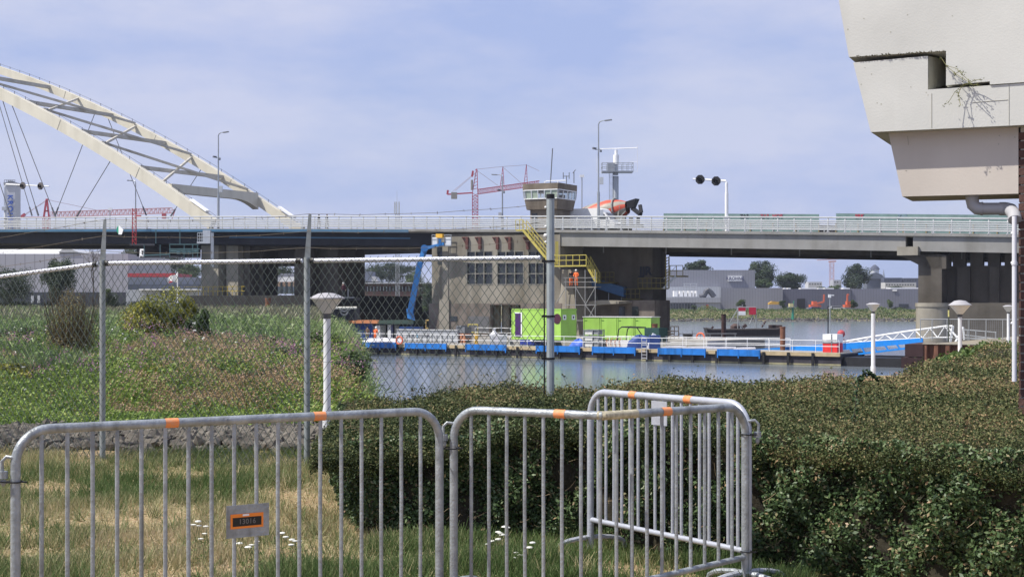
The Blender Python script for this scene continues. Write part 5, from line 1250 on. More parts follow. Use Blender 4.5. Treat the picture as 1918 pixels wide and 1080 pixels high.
# ================================================================ FOREGROUND
GALB = mat('barrier_galvanised', (.31,.335,.355), .45, metal=.35, var=.28, scale=16, bump=.25, bscale=70, stain=.3)
GALB2 = mat('barrier_bright', (.43,.45,.50), .42, metal=.3, var=.12, scale=14, bump=.12, bscale=60)
ORP = mat('orange_paint_band', (.80,.24,.06), .6, scale=45, col2=(.58,.30,.17))
ZIP = mat('black_cable_tie', (.008,.008,.01), .5)
def G2(px, Y): return Vector(((px-959)/F*Y, Y))
def barrier(label, path, H, bars, zr, bands, mt, plate=None, foot_at=None, zfoot=0.0, hooks=(), worn=None):
    """path: plan points; bars: number of uprights; posts run round with bent corners"""
    pts = [Vector(p) for p in path]; seg = [0]
    for i in range(len(pts)-1): seg.append(seg[-1]+(pts[i+1]-pts[i]).length)
    Ls = seg[-1]
    def at(s):
        s = max(0, min(Ls, s))
        if len(pts) == 2: return pts[0].lerp(pts[1], s/Ls)
        # smooth bend in the middle
        for i in range(len(pts)-1):
            if s <= seg[i+1]+1e-9: return pts[i].lerp(pts[i+1], (s-seg[i])/(seg[i+1]-seg[i]))
    c = at(Ls/2); o = T('crowd_barrier', label, 'barrier', (c.x, c.y, zfoot), 'galvanised crowd barriers')
    R = .0215; rc = .15; zra, zrb = zr if isinstance(zr, tuple) else (zr, zr); zr_ = lambda s_: zra+(zrb-zra)*s_/Ls; fr = MB(); tp_ = []
    def P3(s, z): q = at(s); return Vector((q.x, q.y, z))
    tp_.append(P3(0, zfoot+.03)); tp_.append(P3(0, zfoot+H-rc))
    for k in range(1,8): a = math.pi/2*k/8; tp_.append(P3(rc*(1-math.cos(a)), zfoot+H-rc*(1-math.sin(a))))
    n = 16
    for k in range(n+1): tp_.append(P3(rc+(Ls-2*rc)*k/n, zfoot+H))
    for k in range(1,8): a = math.pi/2*(1-k/8); tp_.append(P3(Ls-rc*(1-math.cos(a)), zfoot+H-rc*(1-math.sin(a))))
    tp_.append(P3(Ls, zfoot+H-rc)); tp_.append(P3(Ls, zfoot+.03))
    fr.tube(tp_, R, 14); fr.build('frame', mt, o, smooth=True)
    m = MB(); m.tube([P3(Ls*k/12, zr_(Ls*k/12)) for k in range(13)], .0165, 10); m.build('bottom_rail', mt, o, smooth=True)
    for k in range(bars):
        s = Ls*(k+1)/(bars+1); dz = 0
        if s < rc: dz = rc-math.sqrt(max(0,rc*rc-(rc-s)**2))
        if s > Ls-rc: dz = rc-math.sqrt(max(0,rc*rc-(s-Ls+rc)**2))
        r_ = random.uniform(-.002,.002)
        m = MB(); m.tube([P3(s, zr_(s)), P3(s+r_, (zra+zfoot+H)/2), P3(s, zfoot+H-dz-.012)], .0098, 8); m.build('bar', mt, o, smooth=True)
    for s in (0, Ls):     # flat hooped feet across the barrier
        d = (at(min(Ls,s+.1))-at(max(0,s-.1))).normalized(); nn_ = Vector((-d.y, d.x, 0)); c = P3(s, zfoot)
        m = MB(); m.tube([c+nn_*(.27*math.cos(math.pi*k/10))+Vector((0,0,.015+.085*math.sin(math.pi*k/10)**.6)) for k in range(11)], .016, 8); m.build('foot', mt, o, smooth=True)
    def s_of(px_):
        return min((abs((at(Ls*k/800).x/at(Ls*k/800).y*F+959)-px_), Ls*k/800) for k in range(801))[1]
    for f in bands:
        s = s_of(f); m = MB(); m.tube([P3(s-.032, zfoot+H), P3(s, zfoot+H), P3(s+.032, zfoot+H)], R+.0012, 14, False); m.build('paint_band', ORP, o, smooth=True)
    if worn: 
        m = MB(); m.tube([P3(s_of(worn[0]+(worn[1]-worn[0])*k/6), zfoot+H) for k in range(7)], R+.0008, 14, False); m.build('worn_band', mat('worn_yellow_paint', (.42,.38,.27), .7, var=.4, scale=40), o, smooth=True)
    if plate:
        s0, s1, z0, z1 = plate; A, B = P3(s_of(s0), z0), P3(s_of(s1), z0); d = (B-A).normalized(); nn_ = Vector((d.y, -d.x, 0)); up = Vector((0,0,z1-z0))
        if nn_.y > 0: nn_ = -nn_
        m = MB(); m.hexa([A+nn_*.012,B+nn_*.012,B+nn_*.016,A+nn_*.016],[A+nn_*.012+up,B+nn_*.012+up,B+nn_*.016+up,A+nn_*.016+up]); pl_ = m.build('number_plate', mt, o)
        o['_'] = 0; del o['_']
        return o, (A+nn_*.0175, d, nn_, B-A, up, pl_), P3, Ls
    return o, None, P3, Ls
# first barrier (left)
SH = 1.0
A1, B1 = G2(29, F/(235/.55)), G2(823, F/(196/.543))
b1, pl1, P31, L1 = barrier('long crowd barrier at left with the orange numbered plate', [A1, B1], 1.0, 18, .10, (320,597), GALB, plate=(422,501,1.55-437/394,1.55-376/394))
# sticker on the plate
p0, d, nn_, ab, up, plo = pl1
w_, h_ = ab.length, up.length
def stick(m, x0, x1, z0, z1, off): a = p0+nn_*off; m.hexa([a+d*x0+Vector((0,0,z0)),a+d*x1+Vector((0,0,z0)),a+d*x1+Vector((0,0,z0))+nn_*.001,a+d*x0+Vector((0,0,z0))+nn_*.001],[a+d*x0+Vector((0,0,z1)),a+d*x1+Vector((0,0,z1)),a+d*x1+Vector((0,0,z1))+nn_*.001,a+d*x0+Vector((0,0,z1))+nn_*.001])
m = MB(); stick(m, w_*.09, w_*.86, h_*.28, h_*.73, .0); m.build('orange_sticker', mat('sticker_orange', (.85,.24,.03), .5, var=.04), plo)
m = MB(); stick(m, w_*.14, w_*.81, h_*.35, h_*.62, .0015); m.build('black_panel', mat('sticker_black', (.012,.012,.013), .4), plo)
m = MB(); stick(m, w_*.37, w_*.52, h_*.66, h_*.715, .0015); m.build('white_tab', WHT, plo)
put_text('13016', h_*.22, face_M(p0+nn_*.0035+d*w_*.475+Vector((0,0,h_*.485)), d), mat('number_grey', (.16,.15,.14), .6), plo, 'lettering', .01, 1.05)
# second barrier, bent towards the viewer in the middle
A2, C2_, B2 = G2(850, 7.85), G2(1130, 7.40), G2(1396, 8.09)
b2, _, P32, L2 = barrier('crowd barrier in the middle, bent forward in a shallow V', [A2, C2_, B2], 1.0, 17, (.10,.185), (1050,1246), GALB, worn=(1120,1192))
# third barrier standing away towards the hedge
A3, B3 = G2(1106, F/300), G2(1401, 8.12)
b3, _, P33, L3 = barrier('crowd barrier at the back, standing lengthwise toward the hedge with a blank plate', [A3, B3], 1.008, 17, .21, (1187,1291), GALB2, plate=(1224,1253,1.55-220/312,1.55-176/312))
# fourth, mostly outside the frame at left
A4, B4 = G2(-700, 6.1), G2(-22, 6.42)
b4, _, P34, L4 = barrier('crowd barrier off the left edge, only its hook ring in view', [A4, B4], 1.0, 17, .2, (), GALB)
def hook(o, P3, s, z, dirx, Yoff=0):
    c = P3(s, z); m = MB(); x = dirx
    m.tube([c+Vector((0,-.01,.035)), c+Vector((x*.035,-.012,.04)), c+Vector((x*.055,-.012,.02)), c+Vector((x*.055,-.012,-.03))], .008, 8); 
    m.build('hook', GALB, o, smooth=True)
    m = MB(); m.lathe(c+Vector((x*.05,-.012,-.055)), [(.02,0),(.02,.032)], 12); m.build('hook_ring', GALB, o)
    m = MB(); m.lathe(c+Vector((x*.05,-.012,-.09)), [(.004,0),(.012,.012),(.012,.03)], 8); m.build('hook_pin', GALB, o)
hook(b1, P31, .0, 1.55-(872-570)/428, -1); hook(b2, P32, .0, 1.55-(805-570)/357, -1); 
hook(b3, P33, L3, 1.55-(800-570)/345, 1)
def ziptie(p, wx, wy, label):
    m = MB(); a = p; pts = [a+Vector((wx*math.cos(t), wy*math.sin(t), .002*math.sin(2*t))) for t in [2*math.pi*k/16 for k in range(17)]]
    m.tube(pts, .0035, 5); m.bar(a+Vector((wx,-.01,0)), a+Vector((wx+.025,-.02,0)), .006); return m.build('cable_tie', ZIP, None, label, 'cable tie', 'black cable ties on the barriers')
q_ = P31(0, 1.55-(902-570)/428); ziptie(q_+Vector((-.03,0,0)), .062, .03, 'black cable tie around the leftmost barrier post')
q_ = (P31(L1, .82)+P32(0,.82))/2; q_.z = 1.55-(838-570)/358; ziptie(q_, .062, .045, 'black cable tie joining the first two barriers')
q_ = P32(L2, 1.55-(813-570)/346); ziptie(q_+Vector((.004,0,0)), .030, .034, 'upper black cable tie on the right barrier post')
q_ = P32(L2, 1.55-(1032-570)/346); ziptie(q_+Vector((.004,0,0)), .030, .034, 'lower black cable tie on the right barrier post')

# ---------------------------------------------------------------- chain link fence
FP = [(-420, 16.7), (192, 14.72), (575, 13.85), (1022, 13.02)]
FZR = 1.955
fen = T('chain_link_fence', 'galvanised chain link fence with a top tube and barbed wire on bent arms', 'fence', (G2(575,13.85).x, 13.85, 0))
FPT = mat('fence_post_steel', (.30,.33,.33), .5, metal=.35, var=.18, scale=10, stain=.2); FRL = mat('fence_rail_bright', (.66,.68,.74), .4, metal=.15, var=.1, scale=12)
FV = [Vector((*G2(px,Y),0)) for px, Y in FP]
DR = [-.42, 0, 0, 0]   # the left bay drops with the ground
def fpt(i, z): return Vector((FV[i].x, FV[i].y, z+DR[i]))
m = MB()
for i in range(3):
    a, b_ = fpt(i, FZR), fpt(i+1, FZR); d = (b_-a).normalized(); m.tube([a+d*(.05 if i else 0), b_-d*.05], .021, 10)
m.build('top_rail', FRL, fen, smooth=True)
for i in (0,1,2):
    m = MB(); m.tube([fpt(i,-.15), fpt(i,FZR+.03)], .029, 12); po = m.build('post', FPT, fen, smooth=True)
    m = MB(); a, b_ = fpt(i,FZR), fpt(i+1,FZR); d = (b_-a).normalized(); d0 = (a-fpt(i-1,FZR)).normalized() if i else (fpt(1,FZR)-a).normalized()
    m.tube([a-d0*.11, a-d0*.06], .028, 10); m.build('rail_clamp', ZIP, po); m = MB(); m.tube([a+d*.04,a+d*.075], .028, 10); m.build('rail_clamp', ZIP, po)
    m = MB(); z0 = FZR-.02; tilt = Vector((.03,-.04,0))
    tz = FZR+.43
    x = fpt(i, z0); m.hexa([x+Vector((-.026,-.015,0)),x+Vector((.03,-.015,0)),x+Vector((.03,.0,0)),x+Vector((-.026,.0,0))],[fpt(i,tz)+Vector((.018,-.03,0)),fpt(i,tz)+Vector((.044,-.03,0)),fpt(i,tz)+Vector((.044,-.018,0)),fpt(i,tz)+Vector((.018,-.018,0))]); m.build('barbed_wire_arm', FPT, po)
WIRE = mat('fence_wire', (.075,.095,.085), .5, metal=.3, var=.2); BARB = mat('barbed_wire_rusty', (.17,.15,.12), .6, metal=.3)
def meshpanel(a, b_, z0, z1, r_=.0026):
    m = MB(); L_ = (b_-a).length; d = (b_-a)/L_; nn0 = Vector((-d.y, d.x, 0)); dx, dz = .0385, .0525; sl = dx/dz; H_ = z1-z0
    n = int((L_+H_*sl)/(2*dx))+1
    for sgn in (1,-1):
        for k in range(-1, n+1):
            s0 = 2*dx*k - (H_*sl if sgn == 1 else 0); s1 = s0+H_*sl
            if sgn == -1: s0, s1 = s0+0, s0+H_*sl
            # line from (s0,z0) to (s1,z1) or mirrored, clipped to the panel
            p = [(s0, z0), (s1, z1)] if sgn == 1 else [(s0, z1), (s1, z0)]
            (sa, za), (sb, zb_) = p
            if sb <= 0 or sa >= L_: continue
            if sa < 0: f = (0-sa)/(sb-sa); za = za+(zb_-za)*f; sa = 0
            if sb > L_: f = (L_-sa)/(sb-sa); zb_ = za+(zb_-za)*f; sb = L_
            o_ = nn0*(.002*sgn)
            m.tube([a+d*sa+Vector((0,0,za))+o_, a+d*sb+Vector((0,0,zb_))+o_], r_, 4, False)
    n = int(L_/(2*dx))
    for k in range(n):   # twisted wire ends above the rail
        s = (k+.5)*2*dx; m.tube([a+d*(s-.012)+Vector((0,0,z1-.01)), a+d*(s+.004)+Vector((0,0,z1+.022))], r_, 4, False)
    for zz_ in (z0+.02, 1.02): m.tube([a+Vector((0,-.008,zz_)), b_+Vector((0,-.008,zz_))], .0022, 4)
    return m
for i in range(3):
    meshpanel(fpt(i,0)+Vector((0,-.028,0)), fpt(i+1,0)+Vector((0,-.028,0)), .03, FZR+.012, .0026).build('wire_mesh', WIRE, fen)
for j, dz in enumerate((.43,.27,.12)):
    off = Vector((.03-.02*j,-.03,0)); m = MB(); anchors = [fpt(i, FZR+dz)+off for i in range(4)]
    anchors[3] = fpt(3, FZR+dz+.04)
    for i in range(3):
        a, b_ = anchors[i], anchors[i+1]; n = max(4, int((b_-a).length/.25)); pts = []
        for k in range(n+1):
            f = k/n; pts.append(a.lerp(b_, f)+Vector((0,0,-.035*4*f*(1-f)+.003*math.sin(k*2.3+j))))
        m.tube(pts, .0026, 4, False)
        for k in range(1, n):
            p = pts[k]; 
            for q2 in range(3):
                v = Vector((random.uniform(-.3,.3), random.uniform(-1,1), random.uniform(-1,1))).normalized()*.014; m.tube([p-v, p+v], .0017, 3, False)
    m.build('barbed_wire', BARB, fen)
# thick end post with black cap and bands
ep = T('end_post', 'thick grey octagonal post with a black cap and black straps at the fence end', 'post', (G2(1031,12.95).x, 12.95, 0))
c = G2(1031,12.95); sE = F/12.95; ztp = 1.55+(570-365)/sE
m = MB(); m.lathe((c.x,c.y,-.2), [(.034,0),(.034,ztp+.17)], 10); m.build('tube', mat('end_post_grey', (.34,.38,.39), .5, metal=.25, var=.15, scale=8, stain=.15), ep)
m = MB(); m.lathe((c.x,c.y,ztp-.032), [(.037,0),(.037,.036),(.03,.04)], 14); m.build('cap', ZIP, ep)
for y in (489,592,671): z = 1.55+(570-y)/sE; m = MB(); m.lathe((c.x,c.y,z-.008), [(.040,0),(.040,.016)], 14); m.bar((c.x-.075,c.y-.0,z),(c.x-.03,c.y,z),.012,.02); m.build('strap', ZIP, ep)
for y in (388,424,441,453): z = 1.55+(570-y)/sE; m = MB(); m.ball((c.x-.042,c.y,z), .01 if y!=441 else .018, 8); m.build('wire_clip', WHT, ep)
m = MB(); m.tube([(c.x-.053,c.y,.1),(c.x-.053,c.y,FZR)], .006, 6); m.build('tension_bar', ZIP, ep)

# ---------------------------------------------------------------- lanterns
LWH = mat('lamp_post_white', (.66,.67,.68), .45, var=.1, scale=6, stain=.12)
def lantern(px, ytop, ybowl, ybot, pxw, Y, label, zg, pr=.055):
    s = F/Y; x = (px-959)/s; o = T('lantern', label, 'lamp post', (x, Y, zg), 'white lantern posts with conical heads')
    z = lambda y: CZ+(HY-y)/s; hw_ = pxw/2/s
    m = MB(); m.lathe((x,Y,zg), [(pr*1.25,0),(pr*1.25,.35),(pr,.4),(pr, z(ybot+ (ybot-ybowl)*.30)-zg)], 14); m.build('post', LWH, o, smooth=True)
    m = MB(); m.lathe((x,Y,z(ybot+(ybot-ybowl)*.32)), [(hw_*.22,0),(hw_*.22,z(ybot)-z(ybot+(ybot-ybowl)*.32))], 12); m.build('collar', mat('collar_grey', (.10,.10,.10), .6), o)
    m = MB(); m.lathe((x,Y,z(ybot)), [(hw_*.24,0),(hw_*.93,z(ybowl)-z(ybot))], 20); m.build('bowl', mat('opal_bowl', (.64,.65,.64), .35, var=.1, scale=8), o, smooth=True)
    m = MB(); zt_l = z(ytop)-z(ybowl); m.lathe((x,Y,z(ybowl)), [(hw_,-.01),(hw_,.004),(hw_*.55,zt_l*.78),(hw_*.5,zt_l*.86),(hw_*.12,zt_l)], 20); m.build('hood', mat('hood_grey', (.36,.35,.36), .55, var=.1), o, smooth=True)
    return o
lantern(612.5,548,558,587,66,16.9,'largest white lantern post behind the chain link fence at left', 0.0, .041)
lantern(1635.5,566.5,570,583,27,65,'flat topped lantern post in front of the red white cabinet and barge', -1.5, .09)
lantern(1798,562,571,588,42,41,'lantern post with an upright cone in front of the rusty sheet piling', -1.0, .055)
lantern(1888.5,571,573.5,584,21,104,'smallest lantern post at the right beside the white downpipe', -1.1, .09)

# ---------------------------------------------------------------- concrete building corner
BD = Line((1560, F/253.0),(1908, F/265.0))
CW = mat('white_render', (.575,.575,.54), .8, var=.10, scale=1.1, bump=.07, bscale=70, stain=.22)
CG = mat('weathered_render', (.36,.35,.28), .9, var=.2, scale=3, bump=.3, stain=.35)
bld = T('corner_building', 'pale rendered building corner with stepped overhang, slot and brick wall', 'building', BD.p(BD.t(1908),0,0))
def poly(mb, pts, w, dep): mb.prism([BD.P(x,y,w) for x,y in pts], Vector((BD.n.x,BD.n.y,0))*dep)
m = MB(); poly(m, [(1560,-60),(1590,107),(1772,95.5),(1772,160),(1854,152.5),(1854,158.6),(2300,127),(2300,-60)], -.13, 1.13); m.build('upper_wall', CW, bld)
m = MB(); poly(m, [(1598,117.5),(1738,105),(1738,168),(1854,160),(2300,128.2),(2300,212),(1908,234.5),(1631,247.5)], -.12, 1.08); m.build('lower_parapet', CW, bld)
m = MB(); A = [BD.P(1739,105,-.12),BD.P(1739,168,-.12)]; 
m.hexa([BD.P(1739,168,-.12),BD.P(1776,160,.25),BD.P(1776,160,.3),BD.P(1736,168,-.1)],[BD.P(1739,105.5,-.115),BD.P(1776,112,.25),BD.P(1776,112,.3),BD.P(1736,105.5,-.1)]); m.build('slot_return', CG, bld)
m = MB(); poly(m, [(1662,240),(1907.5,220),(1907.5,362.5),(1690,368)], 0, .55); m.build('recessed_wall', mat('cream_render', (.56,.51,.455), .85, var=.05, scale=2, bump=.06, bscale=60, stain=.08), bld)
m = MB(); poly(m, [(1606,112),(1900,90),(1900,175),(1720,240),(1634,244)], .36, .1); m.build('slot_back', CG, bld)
# joints and pits in the render
m = MB(); dnn = Vector((BD.n.x,BD.n.y,0))
for a, b_ in (((1890,158.5),(1890,234)),((1745,175),(1745,240)),((1822,192),(1888,187)),((1700,255),(1702,272))):
    m.bar(BD.P(*a,-.1215 if a[1]<250 else -.001), BD.P(*b_,-.1215 if b_[1]<250 else -.001), .0022, .0022)
m.build('joint_line', CG, bld)
r9 = random.Random(5)
for x, y, w in [(1618,35,-.13),(1700,28,-.13),(1588,55,-.13),(1620,127,-.12),(1632,139,-.12),(1706,163,-.12),(1613,158,-.12),(1643,193,-.12),(1650,195,-.12),(1697,320,-.0),(1872,254,-.0),(1870,270,-.0),(1901,257,-.0),(1854,322,-.0),(1735,173,-.12),(1738,178,-.12),(1784,30,-.13),(1668,60,-.13),(1830,200,-.12)]:
    m = MB(); q5 = [BD.P(x+math.cos(t_)*r9.uniform(.5,1.9), y+math.sin(t_)*r9.uniform(.5,1.6), w-.001) for t_ in [6.28*k/7 for k in range(7)]]; m.prism(q5, dnn*.0008); m.build('spall_pit', CG, bld)
# brick wall with real courses
BRK = mat('dark_red_brick', (.105,.055,.045), .85, var=.35, scale=3, bump=.3, bscale=30); MOR = mat('mortar', (.45,.43,.38), .95, var=.15)
t0 = BD.t(1908); zT = BD.z(1908,236)
m = MB(); m.M = BD.M(t0,0,0); m.box(.012,3.5,.012,.6,-.2,zT-.005); bw = m.build('brick_wall', MOR, bld)
m = MB(); m.M = BD.M(t0,0,0); z = -.1; k = 0
while z < zT-.06:
    x = 0 if k % 2 == 0 else -.0
    xs3 = [0, .21 if k%2==0 else .1] ; x = xs3[1]+.011
    rr_ = random.uniform(-.002,.002)
    m.box(rr_, xs3[1], rr_, .15, z, z+.051)
    while x < 3.4: rr_ = random.uniform(-.002,.002); m.box(x, x+.21, rr_, .15, z, z+.051); x += .221
    # return face bricks
    y = .161 if k%2==0 else .161
    while y < .5: m.box(rr_, .11, y, y+.1, z, z+.051); y += .111
    z += .0625; k += 1
m.build('bricks', BRK, bw, kind='stuff')
# pipework
PVC = mat('grey_pvc', (.40,.40,.42), .35, var=.06, scale=4); PW2 = mat('white_pvc', (.68,.68,.72), .4, var=.04)
dp = T('drainpipe', 'grey plastic drain elbow leading to a white downpipe on the brick corner', 'drainpipe', BD.P(1900,712,-.06))
def bp_(x,y,w=.12): return BD.P(x,y,w)
m = MB(); m.tube([bp_(1821,355),bp_(1821,374),bp_(1823,384),bp_(1830,390),bp_(1840,391)], .047, 16); m.build('elbow', PVC, dp, smooth=True)
m = MB(); m.tube([bp_(1840,391),bp_(1886,391)], .044, 16); m.tube([bp_(1872,391),bp_(1884,391)], .048, 16); m.tube([bp_(1838,391),bp_(1841,391)], .05, 16); m.build('pipe', PVC, dp, smooth=True)
m = MB(); m.tube([bp_(1884,391),bp_(1893,393,.08),bp_(1900,402,.02),bp_(1901,412,-.02)], .047, 16); m.build('lower_elbow', PVC, dp, smooth=True)
m = MB(); m.tube([bp_(1900,405,-.05),bp_(1900,714,-.05)], .0165, 12); m.tube([bp_(1900,490,-.05),bp_(1900,496,-.05)], .021, 12); m.build('downpipe', PW2, dp, smooth=True)
for y in (437,492,605): m = MB(); c = bp_(1896,y,-.05); m.ball(c, .012, 8); m.build('bracket', PW2, dp)
# weed growing from the slot
wd = T('wall_weed', 'straggly green weed hanging out of the wall slot', 'plant', BD.P(1812,155,-.25))
m = MB(); r_ = random.Random(4); tips = []
for a in ([(1763,108),(1775,125),(1790,138),(1805,148),(1818,155)],[(1775,124),(1790,128),(1802,140),(1815,152)],[(1815,156),(1826,150),(1838,149)],[(1815,156),(1800,165),(1795,180)],[(1805,158),(1788,172),(1776,192),(1768,196)],[(1795,172),(1797,186),(1799,198)],[(1812,155),(1822,160),(1830,158)],[(1790,138),(1797,134),(1806,136)]):
    pts = [BD.P(x+r_.uniform(-1,1),y,-.15-.02*i) for i,(x,y) in enumerate(a)]; m.tube(pts, .0022, 4); tips += pts
m.build('stem', mat('weed_stem', (.20,.19,.08), .8), wd)
Cc = np.array([tuple(p) for p in tips for _ in range(7)]) + rng.normal(size=(len(tips)*7,3))*.008
quads_mesh('leaves', leaf_quads(Cc, .013), rng.random(len(Cc)), leafmat('weed_leaf', [(.05,.09,.03),(.16,.18,.06),(.25,.22,.1)]), wd)
# moss tufts along the slot edge
Cc = []
for _ in range(160):
    f = rng.random(); p = BD.P(1604+f*165, 106.5-f*10.8, -.135); Cc.append((p.x,p.y,p.z+rng.normal()*.004))
Cc = np.array(Cc); quads_mesh('moss', leaf_quads(Cc, rng.uniform(.006,.018,len(Cc))), rng.random(len(Cc)), leafmat('moss', [(.06,.06,.035),(.13,.11,.06)]), bld)
# ================================================================ VEGETATION
def obj_ground(x, y): return gz(x, y)
# ---- hedge -------------------------------------------------------------
fx = np.array([-1.72,-1.35,-1.08,.45,1.42,2.6,4.2]); fy = np.array([13.9,11.6,10.0,9.72,8.95,7.9,6.6])  # front line in plan
def hy_front(x): return np.interp(x, fx[2:], fy[2:])
def hy_back(x): return np.interp(x, [-1.7,-1.1,.2,1.2,3.0,4.5,6.6,9.5], [14.2,14.0,14.2,15.0,16.6,18.5,23,30])
def bumps(x, y): return .03*np.sin(x*2.1+.7*y)+.025*np.sin(x*4.7-1.3*y+1)+.022*np.sin(x*9.1+3.3*y)+.018*np.sin(17*x-11*y)*np.sin(9*y+4*x)
def h_top(x, y):
    yf = hy_front(x); base = np.interp(x, [-1.8,-1.3,-.8,-.3,.2,1.2,2.5,4,5.8,6.9,8.2,9.4], [.54,.57,.65,.71,.75,.78,.79,.75,.78,.745,.73,.85])
    back = -np.interp(y, [9.5,14,18,24,32], [0,.06,.13,.13,.10])*np.clip((x-.2)/1.2,0,1)
    return base + bumps(x, y) + back - .25*np.exp(-((y-yf)/.10))*0
hed = T('hedge', 'broad clipped dark green hedge with a browning sunlit top filling the right foreground', 'hedge', (1.2, 10, 0))
def gridm(name, Pt, m, parent):
    ny, nx = Pt.shape[:2]; V = Pt.reshape(-1,3); I = np.array(wm(parent).inverted()); V = V@I[:3,:3].T+I[:3,3]
    i, j = np.meshgrid(np.arange(nx-1), np.arange(ny-1)); a = (j*nx+i).ravel()
    me = bpy.data.meshes.new(name); me.from_pydata(V.tolist(), [], np.stack([a,a+1,a+nx+1,a+nx],1).tolist()); return linkmesh(name, me, m, parent)
HCORE = mat('hedge_twigs', (.028,.024,.014), .95, var=.5, scale=14, bump=.6, bscale=40)
# core: top sheet + front sheet + left end sheet
U, Vv = np.meshgrid(np.linspace(0,1,120), np.linspace(0,1,120)); X0 = -1.0+U*12; yf_ = hy_front(X0)+.08; yb_ = np.maximum(hy_back(X0), yf_+1); Yt = yf_+(yb_-yf_)*Vv
gridm('twig_core', np.stack([X0, Yt, h_top(X0,Yt)-.07], -1), HCORE, hed)
path = np.array([(-1.55,14.2),(-1.25,11.8),(-.98,10.15),(.45,9.82),(1.42,9.05),(2.6,8.0),(4.2,6.7)])
sl_ = np.concatenate([[0], np.cumsum(np.linalg.norm(np.diff(path,axis=0),axis=1))]); ss = np.linspace(0, sl_[-1], 120)
px_ = np.interp(ss, sl_, path[:,0]); py_ = np.interp(ss, sl_, path[:,1]); Z0 = np.linspace(0,1,14)
PX = np.tile(px_,(14,1)); PY = np.tile(py_,(14,1)); ht_ = h_top(px_,py_)-.05; PZ = Z0[:,None]*ht_[None,:]
PY = PY + .05*np.sin(PX*5+PZ*7)
gridm('twig_core', np.stack([PX,PY,PZ],-1), HCORE, hed)
HL = leafmat('hedge_leaf', [(.022,.042,.018),(.045,.082,.030),(.085,.135,.05),(.15,.19,.085),(.26,.24,.13),(.32,.21,.12)], rough=.45, trans=.12, clump=.16, cscale=3.5, spec=.3)
def side_leaves(n):
    s = rng.uniform(0, sl_[-1], n); x = np.interp(s, sl_, path[:,0]); y = np.interp(s, sl_, path[:,1]); z = rng.random(n)**.9
    zt_h = h_top(x,y); z = z*(zt_h+.02)
    seg = np.clip(np.searchsorted(sl_, s)-1, 0, len(path)-2); d = path[seg+1]-path[seg]; d = d/np.linalg.norm(d,axis=1,keepdims=True)
    nrm = np.stack([d[:,1], -d[:,0]], 1); nrm *= -np.sign(nrm[:,1:2]+.3*nrm[:,0:1]*0+1e-9)*np.sign(1)
    nrm = np.where((nrm[:,1:2] > 0), -nrm, nrm)
    lump = .05*np.sin(s*6+z*5)+.045*np.sin(s*13-z*11+1)+.03*np.sin(s*27+z*19)
    dep = np.abs(rng.normal(size=n))*.06
    off = (.10+lump-dep)*(.55+.45*np.minimum(1,(zt_h-z)*6+.2))*(.6+.4*np.minimum(1, z*4+.3))
    P_ = np.stack([x+nrm[:,0]*off, y+nrm[:,1]*off, z], 1)
    return P_, np.stack([nrm[:,0],nrm[:,1],np.full(n,.5)],1), off
C_, N_, off_ = side_leaves(150000)
gap = (np.sin(C_[:,0]*8.3+C_[:,2]*5)+np.sin(C_[:,0]*3.1-C_[:,2]*11+2)+np.sin(C_[:,0]*15.7+C_[:,2]*14)+rng.normal(size=len(C_))*.7) > -2.2
C_, N_ = C_[gap], N_[gap]
lr = np.clip(rng.normal(.30,.16,len(C_)) + .12*(C_[:,2]>.7), 0, 1); br = rng.random(len(C_)) < .07; lr[br] = rng.uniform(.75,1,br.sum())
quads_mesh('leaves', leaf_quads(C_, rng.uniform(.015,.040,len(C_))*(.8+.4*rng.random(len(C_))), .2, .5, N_*.6), lr, HL, hed)
# top leaves, density falling with distance
n = 300000; u = rng.random(n)**1.25; X1 = rng.uniform(-1.5, 10.5, n*2); Yn = hy_front(X1)-.10; Yx = np.maximum(hy_back(X1), Yn+1)
Y1 = Yn+(Yx-Yn)*np.concatenate([u, rng.random(n)**2.0]); vis = (np.abs(X1) < Y1*.36+.3) & (X1 > -.10*Y1-.35+0*Y1)
keep = vis & (rng.random(2*n) < np.clip((11/Y1)**1.2, 0, 1)); X1, Y1 = X1[keep], Y1[keep]
Z1 = h_top(X1,Y1)-.10*np.exp(-np.maximum(0,Y1-hy_front(X1))/.12)+rng.normal(size=len(X1))*.028 - .03*rng.random(len(X1)) + .02
sz = np.clip(Y1/10,.9,2.2)*rng.uniform(.015,.026,len(X1))
spr = rng.random(len(X1)) < .02; Z1[spr] += rng.uniform(.02,.09,spr.sum())
brown = np.clip(.5+.5*np.sin(X1*1.1+Y1*.55)+.35*np.sin(X1*2.7-Y1*1.9), 0, 1)
dfr = Y1-hy_front(X1); pat2 = np.sin(X1*3.1+1.7*np.sin(Y1*2.2))*np.sin(Y1*4.3-X1*1.1); lr = np.clip(rng.normal(.25,.19,len(X1))+(brown-.45)*.22+pat2*.10+np.clip((dfr-1)/6,0,1)*.22, 0, 1)
HT = leafmat('hedge_top_leaf', [(.020,.032,.013),(.050,.068,.025),(.105,.125,.048),(.19,.175,.08),(.29,.205,.11),(.37,.21,.13)], rough=.6, trans=.15, clump=.2, cscale=2.2, spec=.15)
quads_mesh('leaves', leaf_quads(np.stack([X1,Y1,Z1],1), sz, .7, .5), lr, HT, hed)
print('hedge top leaves', len(X1))
